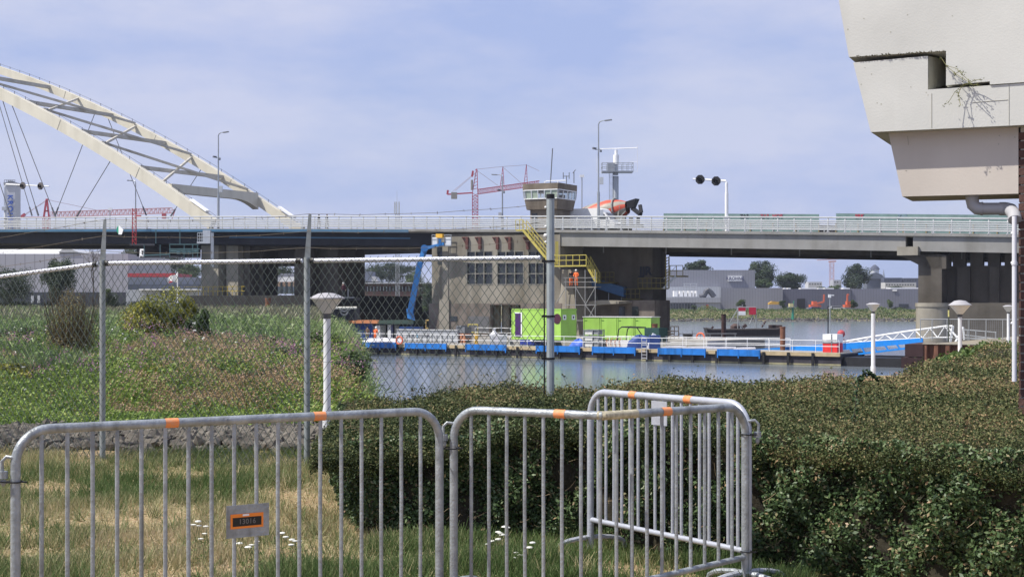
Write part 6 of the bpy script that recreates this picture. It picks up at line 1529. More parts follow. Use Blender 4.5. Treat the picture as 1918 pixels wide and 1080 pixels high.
# stray shoots standing out of the top
m = MB(); r_ = random.Random(12); sh_ = []
for k in range(260):
    x = r_.uniform(-1.2,7); y = hy_front(x)+.1+r_.random()**1.5*7
    if abs(x) > y*.36: continue
    p = Vector((x,y,float(h_top(x,y)))); v = Vector((r_.uniform(-.6,.6),r_.uniform(-.4,.3),r_.uniform(.4,1))).normalized()*r_.uniform(.06,.17); m.tube([p-v*.3,p+v*.5,p+v+Vector((0,0,-.01))], .002, 4, False)
    for j in range(7): f = r_.random(); sh_.append(tuple(p+v*f+Vector((r_.gauss(0,.012),r_.gauss(0,.012),r_.gauss(0,.012)))))
m.build('stray_shoots', mat('shoot_bark', (.10,.075,.04), .9), hed, kind='stuff'); sh_ = np.array(sh_)
quads_mesh('shoot_leaves', leaf_quads(sh_, rng.uniform(.02,.038,len(sh_)), .5, .5), rng.random(len(sh_))*.8, HT, hed)
# dead twigs in the face
m = MB(); r_ = random.Random(3)
for k in range(420):
    s = r_.uniform(0, sl_[-1]); x = np.interp(s,sl_,path[:,0]); y = np.interp(s,sl_,path[:,1])-.13; z = r_.uniform(.05,.75)
    p = Vector((x,y,z)); v = Vector((r_.uniform(-1,1), r_.uniform(-.3,.1), r_.uniform(-.6,.8)))*r_.uniform(.04,.14); m.tube([p, p+v*.5+Vector((0,0,r_.uniform(-.01,.02))), p+v], .0018, 3, False)
m.build('dry_twigs', mat('dry_twig', (.20,.15,.09), .9, var=.3), hed, kind='stuff')
# bare sprig arching over the hedge top
sg_ = T('bramble_shoot', 'dark arching bramble shoot rising above the hedge top', 'plant', P(1606,780,9.6))
m = MB(); pts = [P(1600,790,9.6),P(1603,750,9.7),P(1608,715,9.8),P(1618,697,9.9),P(1632,700,9.9),P(1642,712,9.9)]; m.tube(pts, .004, 5); m.build('stem', HCORE, sg_)
Cc = np.array([tuple(pts[i].lerp(pts[i+1], rng.random())) for i in range(5) for _ in range(34)]) + rng.normal(size=(170,3))*.013
quads_mesh('leaves', leaf_quads(Cc, .03), rng.random(170)*.25, HL, sg_)
# bright climber at the quay end of the hedge
cl_ = T('climber_bush', 'bright green climbing bush at the right end of the hedge by the downpipe', 'bush', (9.2, 29, -.2))
n = 26000; a = rng.uniform(0,2*np.pi,n); e = rng.random(n)**.5; zz_ = rng.random(n)
x = 9.15+np.cos(a)*e*1.05; y = 29+np.sin(a)*e*1.4; ztop = CZ+(HY-(668-34*np.clip((x-8.1)/1.6,0,1)))/F*29
z = -.3+(ztop+.3)*(1-.25*e)*(.5+.5*zz_)+rng.normal(size=n)*.05
quads_mesh('leaves', leaf_quads(np.stack([x,y,z],1), rng.uniform(.05,.10,n), .5, .7), np.clip(rng.normal(.5,.22,n),0,1), leafmat('climber_leaf', [(.03,.05,.015),(.07,.12,.03),(.14,.20,.05),(.24,.25,.09)], cscale=2.5), cl_)
m = MB(); 
for k in range(14): m.tube([(9.2+random.uniform(-.6,.6),29+random.uniform(-.5,.5),-1.1),(9.2+random.uniform(-.8,.8),29,0.1)], .02, 4)
m.build('stems', HCORE, cl_)

# ---- grass on the meadow ------------------------------------------------
def patch(x, y): return .5+.25*np.sin(x*1.3+1.1*np.sin(y*.8))+.25*np.sin(y*1.7+x*.9+2)
n = 230000; Yg = 8.0+(rng.random(n)**1.2)*7.5; Xg = rng.uniform(-.37,.20,n)*Yg
ok = (Yg < hy_front(np.maximum(Xg,-1.08))+.05) | (Xg < -.13*Yg+.2); Xg, Yg = Xg[ok], Yg[ok]
pt = patch(Xg,Yg); bare = (np.sin(Xg*2.3-Yg*1.9)+np.sin(Xg*4.1+Yg*3.1)+rng.normal(size=len(Xg))*.5) < -.95
for bx, by, ra, rb_ in ((-1.8,8.75,.38,.16),(-2.75,10.4,.75,.3),(-3.2,9.2,.5,.2),(-1.15,11.2,.4,.2),(-2.0,9.5,.3,.1),(.4,9.3,.35,.12)): bare |= (((Xg-bx)/ra)**2+((Yg-by)/rb_)**2+rng.normal(size=len(Xg))*.25) < .9
Xg, Yg, pt = Xg[~bare], Yg[~bare], pt[~bare]
near_green = np.clip((9.7-Yg)/.8,0,1)*np.clip((Xg+1.9)/.7,0,1)+np.clip((Yg-12.0)/1.5,0,1)*.5+.7*np.exp(-((Yg-9.9-.4*np.sin(Xg*2))/.55)**2)
green = np.clip(near_green*.55+rng.normal(0,.24,len(Xg))+ (pt-.5)*1.1+.40, 0, 1)
tuft = np.clip(np.sin(Xg*5.3+2*np.sin(Yg*3.1))+np.sin(Yg*6.7-Xg*2.2),-1,1); hg = rng.uniform(.025,.07,len(Xg))*(1+.6*green)*(1+.45*tuft)
Vg = blade_quads(np.stack([Xg,Yg,gz(Xg,Yg)-.004],1), hg, rng.uniform(.003,.0075,len(Xg)), .9)
GR = leafmat('grass_blade', [(.52,.43,.28),(.42,.36,.20),(.26,.27,.13),(.12,.17,.06),(.07,.12,.035)], rough=.7, trans=.25, clump=.12, cscale=1.6, spec=.2)
tag(quads_mesh('grass', Vg, green, GR), 'short patchy meadow grass, straw yellow and green, between barriers and fence', 'grass', kind='stuff')
# taller tufts
tv, tl = [], []
for k in range(520):
    y = 8.1+random.random()**1.2*7; x = random.uniform(-.37,.19)*y
    if y > float(hy_front(max(x,-1.08)))-.05 and x > -.13*y+.2: continue
    nb = random.randint(14,34); B_ = np.stack([x+rng.normal(size=nb)*.03, y+rng.normal(size=nb)*.03, np.full(nb, float(gz(x,y)))],1); gr_ = random.random()
    tv.append(blade_quads(B_, rng.uniform(.05,.14,nb), rng.uniform(.004,.008,nb), 1.0)); tl.append(np.clip(rng.normal(.2+.75*gr_,.12,nb),0,1))
tag(quads_mesh('grass_tufts', np.concatenate(tv), np.concatenate(tl), GR), 'coarse grass tufts standing above the short meadow', 'grass', kind='stuff')
# thick dry thatch lying flat
n = 60000; Yt_ = 8.0+(rng.random(n)**1.1)*7.3; Xt_ = rng.uniform(-.37,.0,n)*Yt_; C_ = np.stack([Xt_,Yt_,gz(Xt_,Yt_)+rng.uniform(.0,.02,n)],1)
tag(quads_mesh('dry_grass', leaf_quads(C_, rng.uniform(.03,.08,n), 2.5, .09), np.clip(rng.normal(.15,.15,n),0,1), GR), 'dry straw thatch lying flat among the grass', 'dry grass', kind='stuff')
# yarrow with white umbels
def yarrow(px, py, Y, k, label):
    o = T('yarrow', label, 'flower', P(px, HY+ (CZ)*F/Y, Y), 'white yarrow flowers'); o.location.z = 0; WM[o.name] = Matrix.Translation(o.location)
    r_ = random.Random(px); m = MB(); f = MB()
    for i in range(k):
        top = P(px+r_.uniform(-24,24), py+r_.uniform(-16,20), Y+r_.uniform(-.1,.1)); m.tube([Vector((top.x+r_.uniform(-.05,.05), top.y, 0)), top], .0018, 4)
        f = MB(); f.lathe(top, [(.003,-.006),(.019*r_.uniform(.6,1.2),.0),(.017,.005),(.004,.008)], 9); f.build('umbel', mat('yarrow_white', (.62,.62,.56), .8, var=.1, scale=90), o)
    m.build('stems', mat('yarrow_stem', (.10,.13,.05), .8), o)
    n = 60; c = np.array([tuple(o.location)]*n)+np.stack([rng.normal(size=n)*.05, rng.normal(size=n)*.04, rng.uniform(.01,.14,n)],1)
    quads_mesh('leaves', leaf_quads(c, .035, .5, .2), rng.uniform(.6,1,n), GR, o)
yarrow(925,1000,9.0,9,'yarrow clump with white heads at the foot of the hedge between the barriers')
yarrow(975,1030,8.6,5,'low yarrow right of the tall clump beside the hedge')
yarrow(540,1012,8.7,7,'yarrow clump just left of and below the numbered plate'.replace('left','right'))
yarrow(470,1005,8.7,7,'yarrow clump directly below the numbered plate')
yarrow(375,990,8.9,6,'yarrow clump left of the numbered plate')

# ---- riprap --------------------------------------------------------------
def rocks(n, xf, yf_f, zf_, smin, smax):
    V, Fq, lr_ = [], [], []
    base = []
    ico = [(0,0,1),(.9,0,.35),(.28,.85,.4),(-.72,.53,.35),(-.72,-.53,.4),(.28,-.85,.35),(.72,.53,-.4),(-.28,.85,-.4),(-.9,0,-.4),(-.28,-.85,-.4),(.72,-.53,-.4),(0,0,-1)]
    tri = [(0,1,2),(0,2,3),(0,3,4),(0,4,5),(0,5,1),(1,6,2),(2,7,3),(3,8,4),(4,9,5),(5,10,1),(2,6,7),(3,7,8),(4,8,9),(5,9,10),(1,10,6),(11,7,6),(11,8,7),(11,9,8),(11,10,9),(11,6,10)]
    B = np.array(ico); vs = []; fs = []
    for i in range(n):
        x, y = xf(), yf_f(); s = random.uniform(smin, smax); R_ = np.array(Matrix.Rotation(random.uniform(0,6.28),3,Vector((random.random(),random.random(),random.random()+.01)).normalized()))
        p = (B*(1+rng.normal(size=(12,1))*.18)*[s,s*random.uniform(.6,1),s*random.uniform(.5,.9)])@R_.T+[x,y,zf_(x,y)+s*.2]
        b = len(vs); vs += p.tolist(); fs += [(b+a,b+c,b+d) for a,c,d in tri]
    return vs, fs
vs, fs = rocks(4200, lambda: random.uniform(-9,-.9), lambda: random.triangular(15.3,18.3,17.2), lambda x,y: .0+.05*max(0,math.sin((y-15.3)/3.2*math.pi))**.7+random.uniform(0,.03), .04,.105)
me = bpy.data.meshes.new('riprap_stones'); me.from_pydata(vs, [], fs); 
ro = linkmesh('riprap_stones', me, mat('basalt_rubble', (.06,.053,.045), .95, var=.5, scale=2.2, col2=(.19,.17,.14), bump=.4, bscale=14), None); tag(ro, 'bank of broken grey rubble stones behind the fence', 'stones', kind='stuff')
# ---- wild flower bank ------------------------------------------------------
WF = leafmat('wild_leaf', [(.03,.06,.016),(.08,.145,.03),(.165,.255,.05),(.28,.37,.085),(.36,.36,.13)], rough=.6, trans=.25, clump=.22, cscale=.9)
SEED = leafmat('seed_head', [(.20,.13,.07),(.32,.23,.13),(.42,.30,.21),(.46,.29,.27)], rough=.85, trans=.15, clump=.2, cscale=.6, spec=.1)
def ztop(y): return np.interp(y, [17.4,18.4,20.5,22,25,30,40,60,85], [.05,.19,.32,.44,.60,.80,1.02,1.14,1.12])
def wf_h(x, y): return np.maximum(.08, ztop(y)-gz(x,y)+np.clip((y-18)/3,.15,1)*(.13*np.sin(x*.9+y*.5)+.12*np.sin(x*2.3-y*1.1)+.10*np.sin(x*5+y*3.7)))
def lim(x, y): return x < -.105*y-.1+.25*np.sin(y*1.3)+.2*np.sin(y*4.1)
n = 260000; Yw = 17.5+(rng.random(n)**1.35)*14; Xw = -rng.uniform(.08,.37,n)*Yw; k_ = lim(Xw,Yw); Xw, Yw = Xw[k_], Yw[k_]
H_ = wf_h(Xw,Yw); zr_ = rng.random(len(Xw))**.55
Zw = gz(Xw,Yw)+H_*zr_
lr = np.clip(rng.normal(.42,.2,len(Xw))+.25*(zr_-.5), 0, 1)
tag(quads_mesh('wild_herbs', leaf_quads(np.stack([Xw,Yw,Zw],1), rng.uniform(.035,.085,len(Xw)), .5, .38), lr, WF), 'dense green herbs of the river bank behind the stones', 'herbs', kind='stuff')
n = 17000; Ys = 18.8+(rng.random(n)**1.4)*13; Xs = -rng.uniform(.09,.37,n)*Ys; dens = np.sin(Xs*1.2+Ys*.3)+np.sin(Xs*.5-Ys*.8+1)+rng.normal(size=n)*.7
k_ = lim(Xs,Ys)&(dens>.3+1.2*np.clip((21.0-Ys)/1.5,0,1)); Xs, Ys = Xs[k_], Ys[k_]; Zs = gz(Xs,Ys)+wf_h(Xs,Ys)+rng.uniform(-.05,.09,len(Xs))
cl = np.repeat(np.stack([Xs,Ys,Zs],1), 7, 0)+rng.normal(size=(len(Xs)*7,3))*[.035,.035,.03]
tag(quads_mesh('seed_heads', leaf_quads(cl, rng.uniform(.018,.036,len(cl)), .4, .7), np.clip(np.repeat(rng.normal(.45,.2,len(Xs))+ .2*np.clip((Ys-23)/5,-1,1),7)+rng.normal(size=len(cl))*.08,0,1), SEED), 'pinkish brown seed heads of hemp agrimony over the herbs', 'seed heads', kind='stuff')
n = 420; Ys = rng.uniform(23,30,n); Xs = -rng.uniform(.1,.37,n)*Ys; k_ = lim(Xs-.2,Ys)&((np.sin(Xs*1.9+1)+np.sin(Ys*.9))>.1); Xs, Ys = Xs[k_], Ys[k_]; Zs = gz(Xs,Ys)+wf_h(Xs,Ys)+.16
cl = np.repeat(np.stack([Xs,Ys,Zs],1), 8, 0)+rng.normal(size=(len(Xs)*8,3))*[.03,.03,.06]
tag(quads_mesh('pink_flowers', leaf_quads(cl, .035, .4, .7), rng.random(len(cl)), leafmat('pink_petal', [(.30,.12,.24),(.48,.25,.40)], trans=.3)), 'pink blossoms scattered over the bank herbs', 'flowers', kind='stuff')
n = 140; Ys = rng.uniform(20,45,n); Xs = -rng.uniform(.12,.36,n)*Ys; k_ = lim(Xs-.3,Ys); Xs, Ys = Xs[k_], Ys[k_]; Zs = gz(Xs,Ys)+np.where(Ys<32,wf_h(Xs,Ys)+.25,1.5)
cl = np.repeat(np.stack([Xs,Ys,Zs],1), 3, 0)+rng.normal(size=(len(Xs)*3,3))*.012
tag(quads_mesh('bindweed_flowers', leaf_quads(cl, .034, .4, .9), rng.random(len(cl)), leafmat('white_petal', [(.6,.6,.55),(.7,.7,.66)], trans=.2)), 'white bindweed blossoms dotted over the bank', 'flowers', kind='stuff')
# ---- reeds -----------------------------------------------------------------
n = 210000; Yr_ = 25+(rng.random(n)**1.35)*56; Xr_ = -rng.uniform(.085,.38,n)*Yr_
edge = -.105*Yr_-.1+.45*np.sin(Yr_*.7)+.35*np.sin(Yr_*2.1+1); k_ = Xr_ < edge; Xr_, Yr_, edge = Xr_[k_], Yr_[k_], edge[k_]
rh = (ztop(Yr_)-gz(Xr_,Yr_)+.16*np.sin(Xr_*.5+Yr_*.3)+.17*np.sin(Xr_*1.7-Yr_*.9)+.1*np.sin(Xr_*4.1+Yr_*2.3))*np.clip(.6+(edge-Xr_)/5,.5,1)
nn2 = len(Xr_); b0 = gz(Xr_,Yr_)+rh*rng.uniform(.0,.72,nn2)
Vr = blade_quads(np.stack([Xr_,Yr_,b0],1), np.minimum(rng.uniform(.35,.75,nn2), np.maximum(.12,gz(Xr_,Yr_)+rh+.05-b0)+rng.uniform(0,.1,nn2)), rng.uniform(.016,.030,nn2)*(1+Yr_/60), .7)
REED = leafmat('reed_leaf', [(.045,.085,.03),(.10,.165,.055),(.19,.275,.10),(.31,.38,.17),(.42,.44,.25)], rough=.55, trans=.25, clump=.2, cscale=.35)
lr = np.clip(rng.normal(.40,.17,nn2)+.12*(b0-gz(Xr_,Yr_))/2+np.clip((Yr_-38)*.006,0,.22),0,1)
n3_ = 110000; ii = rng.integers(0, nn2, n3_); bb = np.stack([Xr_[ii]+rng.normal(size=n3_)*.2, Yr_[ii], gz(Xr_[ii],Yr_[ii])+rh[ii]*(.45+.57*rng.random(n3_)**.7)], 1)
Vr = np.concatenate([Vr, leaf_quads(bb, rng.uniform(.14,.34,n3_), .3, .1)]); lr = np.concatenate([lr, lr[ii]+rng.normal(0,.1,n3_)])
tag(quads_mesh('reeds', Vr, np.clip(lr,0,1), REED), 'tall grey green reed bed along the water left of the lantern', 'reeds', kind='stuff')
n = 7000; Yr_ = 46+(rng.random(n))*43; Xr_ = -rng.uniform(.12,.38,n)*Yr_; edge = -.105*Yr_-1; k_ = Xr_ < edge; Xr_, Yr_ = Xr_[k_], Yr_[k_]
rh = ztop(Yr_)-gz(Xr_,Yr_)
cl = np.stack([Xr_,Yr_,gz(Xr_,Yr_)+rh+rng.uniform(-.05,.2,len(Xr_))],1)
tag(quads_mesh('reed_plumes', blade_quads(cl, rng.uniform(.12,.26,len(cl)), .045, .8, (.3,0,0)), rng.random(len(cl)), leafmat('plume', [(.16,.15,.10),(.27,.26,.18)], clump=.1)), 'brownish feathery reed plumes over the reed bed', 'reeds', kind='stuff')

# ---- shrubs and trees --------------------------------------------------------
def crown(center, R_, n, lsz, lumps, m, parent, seed=1, hollow=.55, flat=1.0, gapp=.0, lrm=.45, up=.5, name='crown', bottom=-.9):
    r_ = np.random.default_rng(seed); cs = r_.normal(size=(lumps,3)); cs = cs/np.linalg.norm(cs,axis=1,keepdims=True)*r_.uniform(.35,.78,(lumps,1)); cs[:,2] = np.clip(cs[:,2], bottom, 1)
    rs = r_.uniform(.26,.48,lumps); idx = r_.integers(0,lumps,n); d = r_.normal(size=(n,3)); d = d/np.linalg.norm(d,axis=1,keepdims=True)*(r_.random((n,1))**.45)
    p = cs[idx]+d*rs[idx][:,None]*(1+.25*np.sin(idx*2.1))[:,None]; shade = r_.normal(0,.13,lumps)[idx]
    if gapp > 0: k = (np.sin(p[:,0]*9+seed)+np.sin(p[:,2]*11+p[:,1]*7)+r_.normal(size=n)*.5) > -2+gapp*2; p = p[k]; shade = shade[k]
    C = p*np.array(R_)+np.array(center); C = C[C[:,2] > center[2]+R_[2]*(bottom-.15)] if False else C
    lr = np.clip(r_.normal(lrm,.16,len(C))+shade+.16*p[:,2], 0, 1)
    nr = norm(p)*.8
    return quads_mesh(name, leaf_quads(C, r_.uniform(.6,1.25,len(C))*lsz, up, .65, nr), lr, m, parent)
TRD = leafmat('tree_dark', [(.012,.024,.014),(.024,.044,.020),(.042,.070,.028),(.075,.105,.038)], trans=.15, clump=.18, cscale=.12)
TRM = leafmat('tree_mid', [(.025,.045,.016),(.05,.085,.026),(.085,.13,.038),(.14,.18,.05)], trans=.2, clump=.18, cscale=.2)
BARK = mat('bark', (.07,.055,.04), .95, var=.3, scale=3, bump=.4)
def tree(label, px, ytop, ybot, pxw, Y, zg, m, n=9000, lumps=22, seed=1, grp=None, trunk=.18, lpx=2.2, cat='tree', gapp=.15, name='tree', lrm=.45):
    s = F/Y; x = (px-959)/s; zt_t = CZ+(HY-ytop)/s; zb_t = CZ+(HY-ybot)/s; zb_t = max(zb_t, zg+.02); H_t = zt_t-zg
    o = T(name, label, cat, (x, Y, zg), grp); cz = (zt_t+zb_t)/2; rz_ = (zt_t-zb_t)/2; rx = pxw/2/s
    crown((x,Y,cz), (rx*1.02, min(rx,rz_*1.3), rz_*1.02), n, lpx/s, lumps, m, o, seed, gapp=gapp, lrm=lrm)
    mb = MB(); r0 = max(.05, H_t*.03)*trunk/.18; mb.tube([(x,Y,zg-.2),(x+.02*H_t,Y,zg+H_t*.3),(x,Y,zg+H_t*.6)], [r0,r0*.75,r0*.35], 7)
    q_ = random.Random(seed)
    for k in range(5): a = q_.uniform(0,6.28); z = zg+H_t*q_.uniform(.3,.5); mb.tube([(x,Y,z),(x+math.cos(a)*rx*.5,Y+math.sin(a)*rx*.4,z+rz_*.5)], [r0*.45,r0*.15], 5)
    mb.build('trunk', BARK, o); return o
# brown dry shrub
ds = T('dry_shrub', 'dry brown fountain shaped shrub behind the left fence post', 'shrub', P(133,690,27.5)); zb_s = float(gz(-8.1,27.5)); ds.location.z = zb_s; WM[ds.name] = Matrix.Translation(ds.location)
n = 15000; a = rng.uniform(0,6.283,n); e = rng.random(n)**.6; s_ = 27.5/F; hh = rng.random(n)**.8
cx = (133-959)*s_; tz = CZ+(HY-538)*s_-zb_s
rr2 = e*(.18+.62*hh)*.92; x = cx+np.cos(a)*rr2*(45*s_*1.45); y = 27.5+np.sin(a)*rr2*.7; z = zb_s+hh*tz*(1-.32*e**2)
quads_mesh('foliage', leaf_quads(np.stack([x,y,z],1), rng.uniform(.03,.06,n), .3, .3), np.clip(rng.normal(.45,.2,n)+.2*(hh-.5),0,1), leafmat('dry_shrub_leaf', [(.07,.05,.025),(.14,.11,.05),(.22,.185,.085),(.29,.26,.13)], trans=.15, cscale=1.5), ds)
m = MB()
for k in range(170): a = random.uniform(0,6.28); e = random.random()**.5; m.tube([(cx+random.uniform(-.08,.08),27.5,zb_s),(cx+math.cos(a)*e*.25,27.5+math.sin(a)*e*.25,zb_s+tz*.5),(cx+math.cos(a)*e*.62,27.5+math.sin(a)*e*.6,zb_s+tz*random.uniform(.75,1.03))], [.012,.008,.003], 4)
m.build('twigs', mat('shrub_twig', (.10,.075,.045), .9), ds)
# yellow green spreading shrub
yg = T('yellow_shrub', 'yellow green spreading shrub with bare lower branches right of the dry shrub', 'shrub', P(300,660,33)); zb_y = float(gz(-7.8,33)); yg.location.z = zb_y; WM[yg.name] = Matrix.Translation(yg.location); s_ = 33/F
YGL = leafmat('yellow_leaf', [(.06,.08,.015),(.15,.17,.03),(.28,.28,.05),(.38,.34,.07)], trans=.25, cscale=1.2)
crown(((300-959)*s_,33,CZ+(HY-600)*s_), (86*s_,.9,56*s_), 19000, .055, 24, YGL, yg, 5, gapp=.35)
crown(((350-959)*s_,33,CZ+(HY-586)*s_), (36*s_,.5,32*s_), 3600, .055, 7, YGL, yg, 6, gapp=.3)
m = MB()
for k in range(60): a = random.uniform(-1,1); m.tube([((320-959)*s_+a*.15,33,zb_y),((320-959)*s_+a*.5,33+random.uniform(-.3,.3),CZ+(HY-632)*s_),((305-959)*s_+a*75*s_,33+random.uniform(-.5,.5),CZ+(HY-random.uniform(575,610))*s_)], [.022,.014,.004], 4)
m.build('branches', mat('shrub_twig', (.10,.075,.045), .9), yg)
for i, (bx, by_, bw, bh, bY, mm_, lab) in enumerate(((470,655,62,34,30,TRM,'rounded green bush in the reeds left of the middle fence post'),(545,668,50,26,27,TRM,'low green bush just left of the middle fence post'),
    (240,665,56,26,29,YGL,'low yellow green bush under the yellow shrub by the left post'),(420,690,60,22,24.5,TRM,'low green clump above the seed heads in the middle of the bank'),(60,640,80,34,34,TRM,'green bush at the left edge beside the dry shrub'),
    (600,640,44,34,33,TRM,'green bush behind the lantern post at the reed edge'),(655,690,40,40,26,TRM,'green willow herb clump at the water edge right of the lantern'),(20,700,60,24,24,YGL,'yellow green clump low at the left edge of the bank'),
    (330,700,70,20,23.5,YGL,'pale yellow green clump amid the flowers below the dark bush'),(505,705,60,18,22.5,TRM,'small dark green clump low in front of the seed heads'))):
    s_ = bY/F; zb_i = float(gz((bx-959)*s_, bY)); o = T('bank_bush', lab, 'bush', ((bx-959)*s_, bY, zb_i), 'bushes on the river bank')
    crown(((bx-959)*s_, bY, CZ+(HY-by_)*s_), (bw*s_, .5, bh*s_), 5200, .055, 12, mm_, o, 120+i, lrm=.5 if i % 2 else .35)
    m = MB()
    for k in range(9): m.tube([((bx-959)*s_,bY,zb_i-.05),((bx-959)*s_+random.uniform(-.25,.25),bY+random.uniform(-.2,.2),CZ+(HY-by_)*s_)], .01, 4)
    m.build('stems', BARK, o)
dg_ = T('dark_bush', 'narrow dark green bush right of the yellow shrub', 'bush', P(378,690,31)); zb_y = float(gz(-6.4,31)); dg_.location.z = zb_y; WM[dg_.name] = Matrix.Translation(dg_.location); s_ = 31/F
crown(((376-959)*s_,31,CZ+(HY-628)*s_), (28*s_,.4,56*s_), 8000, .05, 12, TRM, dg_, 8, lrm=.3)
m = MB()
for k in range(14): m.tube([((376-959)*s_,31,zb_y),((376-959)*s_+random.uniform(-.2,.2),31,CZ+(HY-random.uniform(600,650))*s_)], .012, 4)
m.build('stems', BARK, dg_)
# ================================================================ FAR BANK
def fb(m, px0, px1, y0, y1, Y, dep):   # axis box facing the river, rows y0(top)..y1(bottom)
    a, b_ = P(px0,y1,Y), P(px1,y0,Y); m.box(a.x,b_.x,Y,Y+dep,a.z,b_.z); return m
GP = {}
def panelmat(name, col, var=.08, sx=.35):
    """vertical cladding seams"""
    if name in MATS: return MATS[name]
    m = mat(name, col, .6, var=var, scale=.05, stain=.12); N = m.node_tree; b = N.nodes['Principled BSDF']
    tc = N.nodes.new('ShaderNodeTexCoord'); w = N.nodes.new('ShaderNodeTexWave'); w.wave_type = 'BANDS'; w.bands_direction = 'X'; w.inputs['Scale'].default_value = sx; w.inputs['Distortion'].default_value = 0
    r = N.nodes.new('ShaderNodeValToRGB'); r.color_ramp.elements[0].position = .0; r.color_ramp.elements[0].color = (.62,.62,.62,1); r.color_ramp.elements[1].position = .04; r.color_ramp.elements[1].color = (1,1,1,1)
    mx = N.nodes.new('ShaderNodeMix'); mx.data_type = 'RGBA'; mx.blend_type = 'MULTIPLY'; mx.inputs[0].default_value = 1
    old = b.inputs['Base Color'].links[0].from_socket
    N.links.new(tc.outputs['Object'], w.inputs[0]); N.links.new(w.outputs[0], r.inputs[0]); N.links.new(old, mx.inputs[6]); N.links.new(r.outputs[0], mx.inputs[7]); N.links.new(mx.outputs[2], b.inputs['Base Color'])
    return m
G1 = panelmat('grey_cladding', (.24,.245,.28)); G2m = panelmat('dark_grey_cladding', (.115,.12,.16)); G3 = panelmat('light_cladding', (.46,.48,.52))
G4 = panelmat('mid_grey_cladding', (.19,.195,.24))
YB = 490
# main factory
k1 = T('factory', 'tall grey clad factory with a white lettered sign and white lower bay', 'building', P(1330,580,YB))
m = MB(); fb(m, 1225,1414,505.5,585,YB,40); m.build('hall', G1, k1)
m = MB(); fb(m, 1230,1350,537,585,YB-3,2.9); m.build('white_bay', G3, k1)
m = MB(); fb(m, 1220,1350,557,566.5,YB-12,8.9); fb(m,1222,1350,566.5,585,YB-11.5,8.4); m.build('low_wing', panelmat('pale_wing', (.33,.34,.38)), k1)
m = MB(); fb(m, 1350.5,1466,539,585,YB-3,2.8); m.build('annex', G1, k1)
m = MB()
for k in range(9): fb(m, 1256+k*5.4,1259.6+k*5.4,568.5,578,YB-11.9,.2)
m.build('window_band', GLASSD, k1)
m = MB(); fb(m,1323,1327.5,570,578,YB-11.9,.2); m.build('door', mat('red_door', (.4,.04,.04), .5), k1)
sgn = MB(); fb(sgn,1364,1390,516.5,526.5,YB-.6,.5); so = sgn.build('sign_board', WHT, k1)
NAVY = mat('navy_lettering', (.01,.02,.12), .5)
put_text('KROHNE', 1.45*1.0, face_M(P(1377,521.5,YB-.75),(1,0,0)), NAVY, so, 'lettering', .012, 1.0, .98)
for k,(x0,x1) in enumerate(((1262,1269),(1273,1279.5),(1281,1287),(1289.5,1295),(1297,1300),(1303,1306))):
    m = MB(); fb(m, x0,x1,544.5,555,YB-9,3); m.build('air_unit', WHT, k1)
m = MB(); m.tube([P(1311,556,YB-9),P(1319,553,YB-9),P(1323,545,YB-9),P(1326,543,YB-9),P(1331,547,YB-9),P(1338,556,YB-9)], .9, 8); m.build('duct', mat('duct_dark', (.08,.085,.10), .5), k1)
m = MB()
for y in (531,535): m.tube([P(1280,y,YB-4),P(1306,y,YB-4)], .12, 4)
for x in (1282,1293,1304): m.tube([P(x,531,YB-4),P(x,540,YB-4)], .12, 4)
m.build('roof_rail', G3, k1)
k2 = T('workshop', 'dark grey low workshop hall with an open gate and skylights', 'building', P(1530,580,YB+2))
m = MB(); fb(m,1466.5,1594,541,585,YB,40); m.build('hall', G2m, k2)
m = MB(); fb(m,1493,1508,559,579,YB-.2,.2); m.build('gate', mat('gate_dark', (.015,.015,.02), .7), k2)
for x0,x1 in ((1469,1473),(1476,1481),(1500,1530),(1533,1541),(1545,1562),(1580,1592)):
    m = MB(); fb(m, x0,x1,539,541,YB+2,4); m.build('skylight', WHT, k2)
k3 = T('warehouse', 'long mid grey clad warehouse at the right with small white mark near its roof', 'building', P(1670,580,YB+2))
m = MB(); fb(m,1594.5,1800,540.5,585,YB+.5,40); m.build('hall', G4, k3)
m = MB(); fb(m,1672,1680,542,545,YB+.2,.2); m.build('roof_mark', WHT, k3)
m = MB(); fb(m,1668,1760,538.5,540.5,YB+3,6); m.build('roof_light', WHT, k3)
m = MB(); fb(m,1684,1702,569,576,YB+.2,.2); m.build('dock_window', GLASSD, k3)
# distant town
d1 = T('cupola_tower', 'distant grey tower house with a white lantern cupola', 'building', P(1638,570,900))
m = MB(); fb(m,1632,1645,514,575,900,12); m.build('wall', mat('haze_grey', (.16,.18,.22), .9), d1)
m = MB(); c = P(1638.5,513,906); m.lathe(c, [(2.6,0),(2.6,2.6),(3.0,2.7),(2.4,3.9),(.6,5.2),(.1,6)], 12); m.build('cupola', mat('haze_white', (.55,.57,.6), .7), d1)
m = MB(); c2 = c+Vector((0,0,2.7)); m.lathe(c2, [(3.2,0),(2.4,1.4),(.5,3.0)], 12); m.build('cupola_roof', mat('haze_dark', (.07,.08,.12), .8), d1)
m = MB(); m.prism([P(1622,522,898),P(1658,522,898),P(1652,514,898),P(1640,510,898),P(1630,514,898)], (0,10,0)); fb(m,1624,1656,522,575,899,10); m.build('gable', mat('haze_slate', (.10,.115,.15), .9), d1)
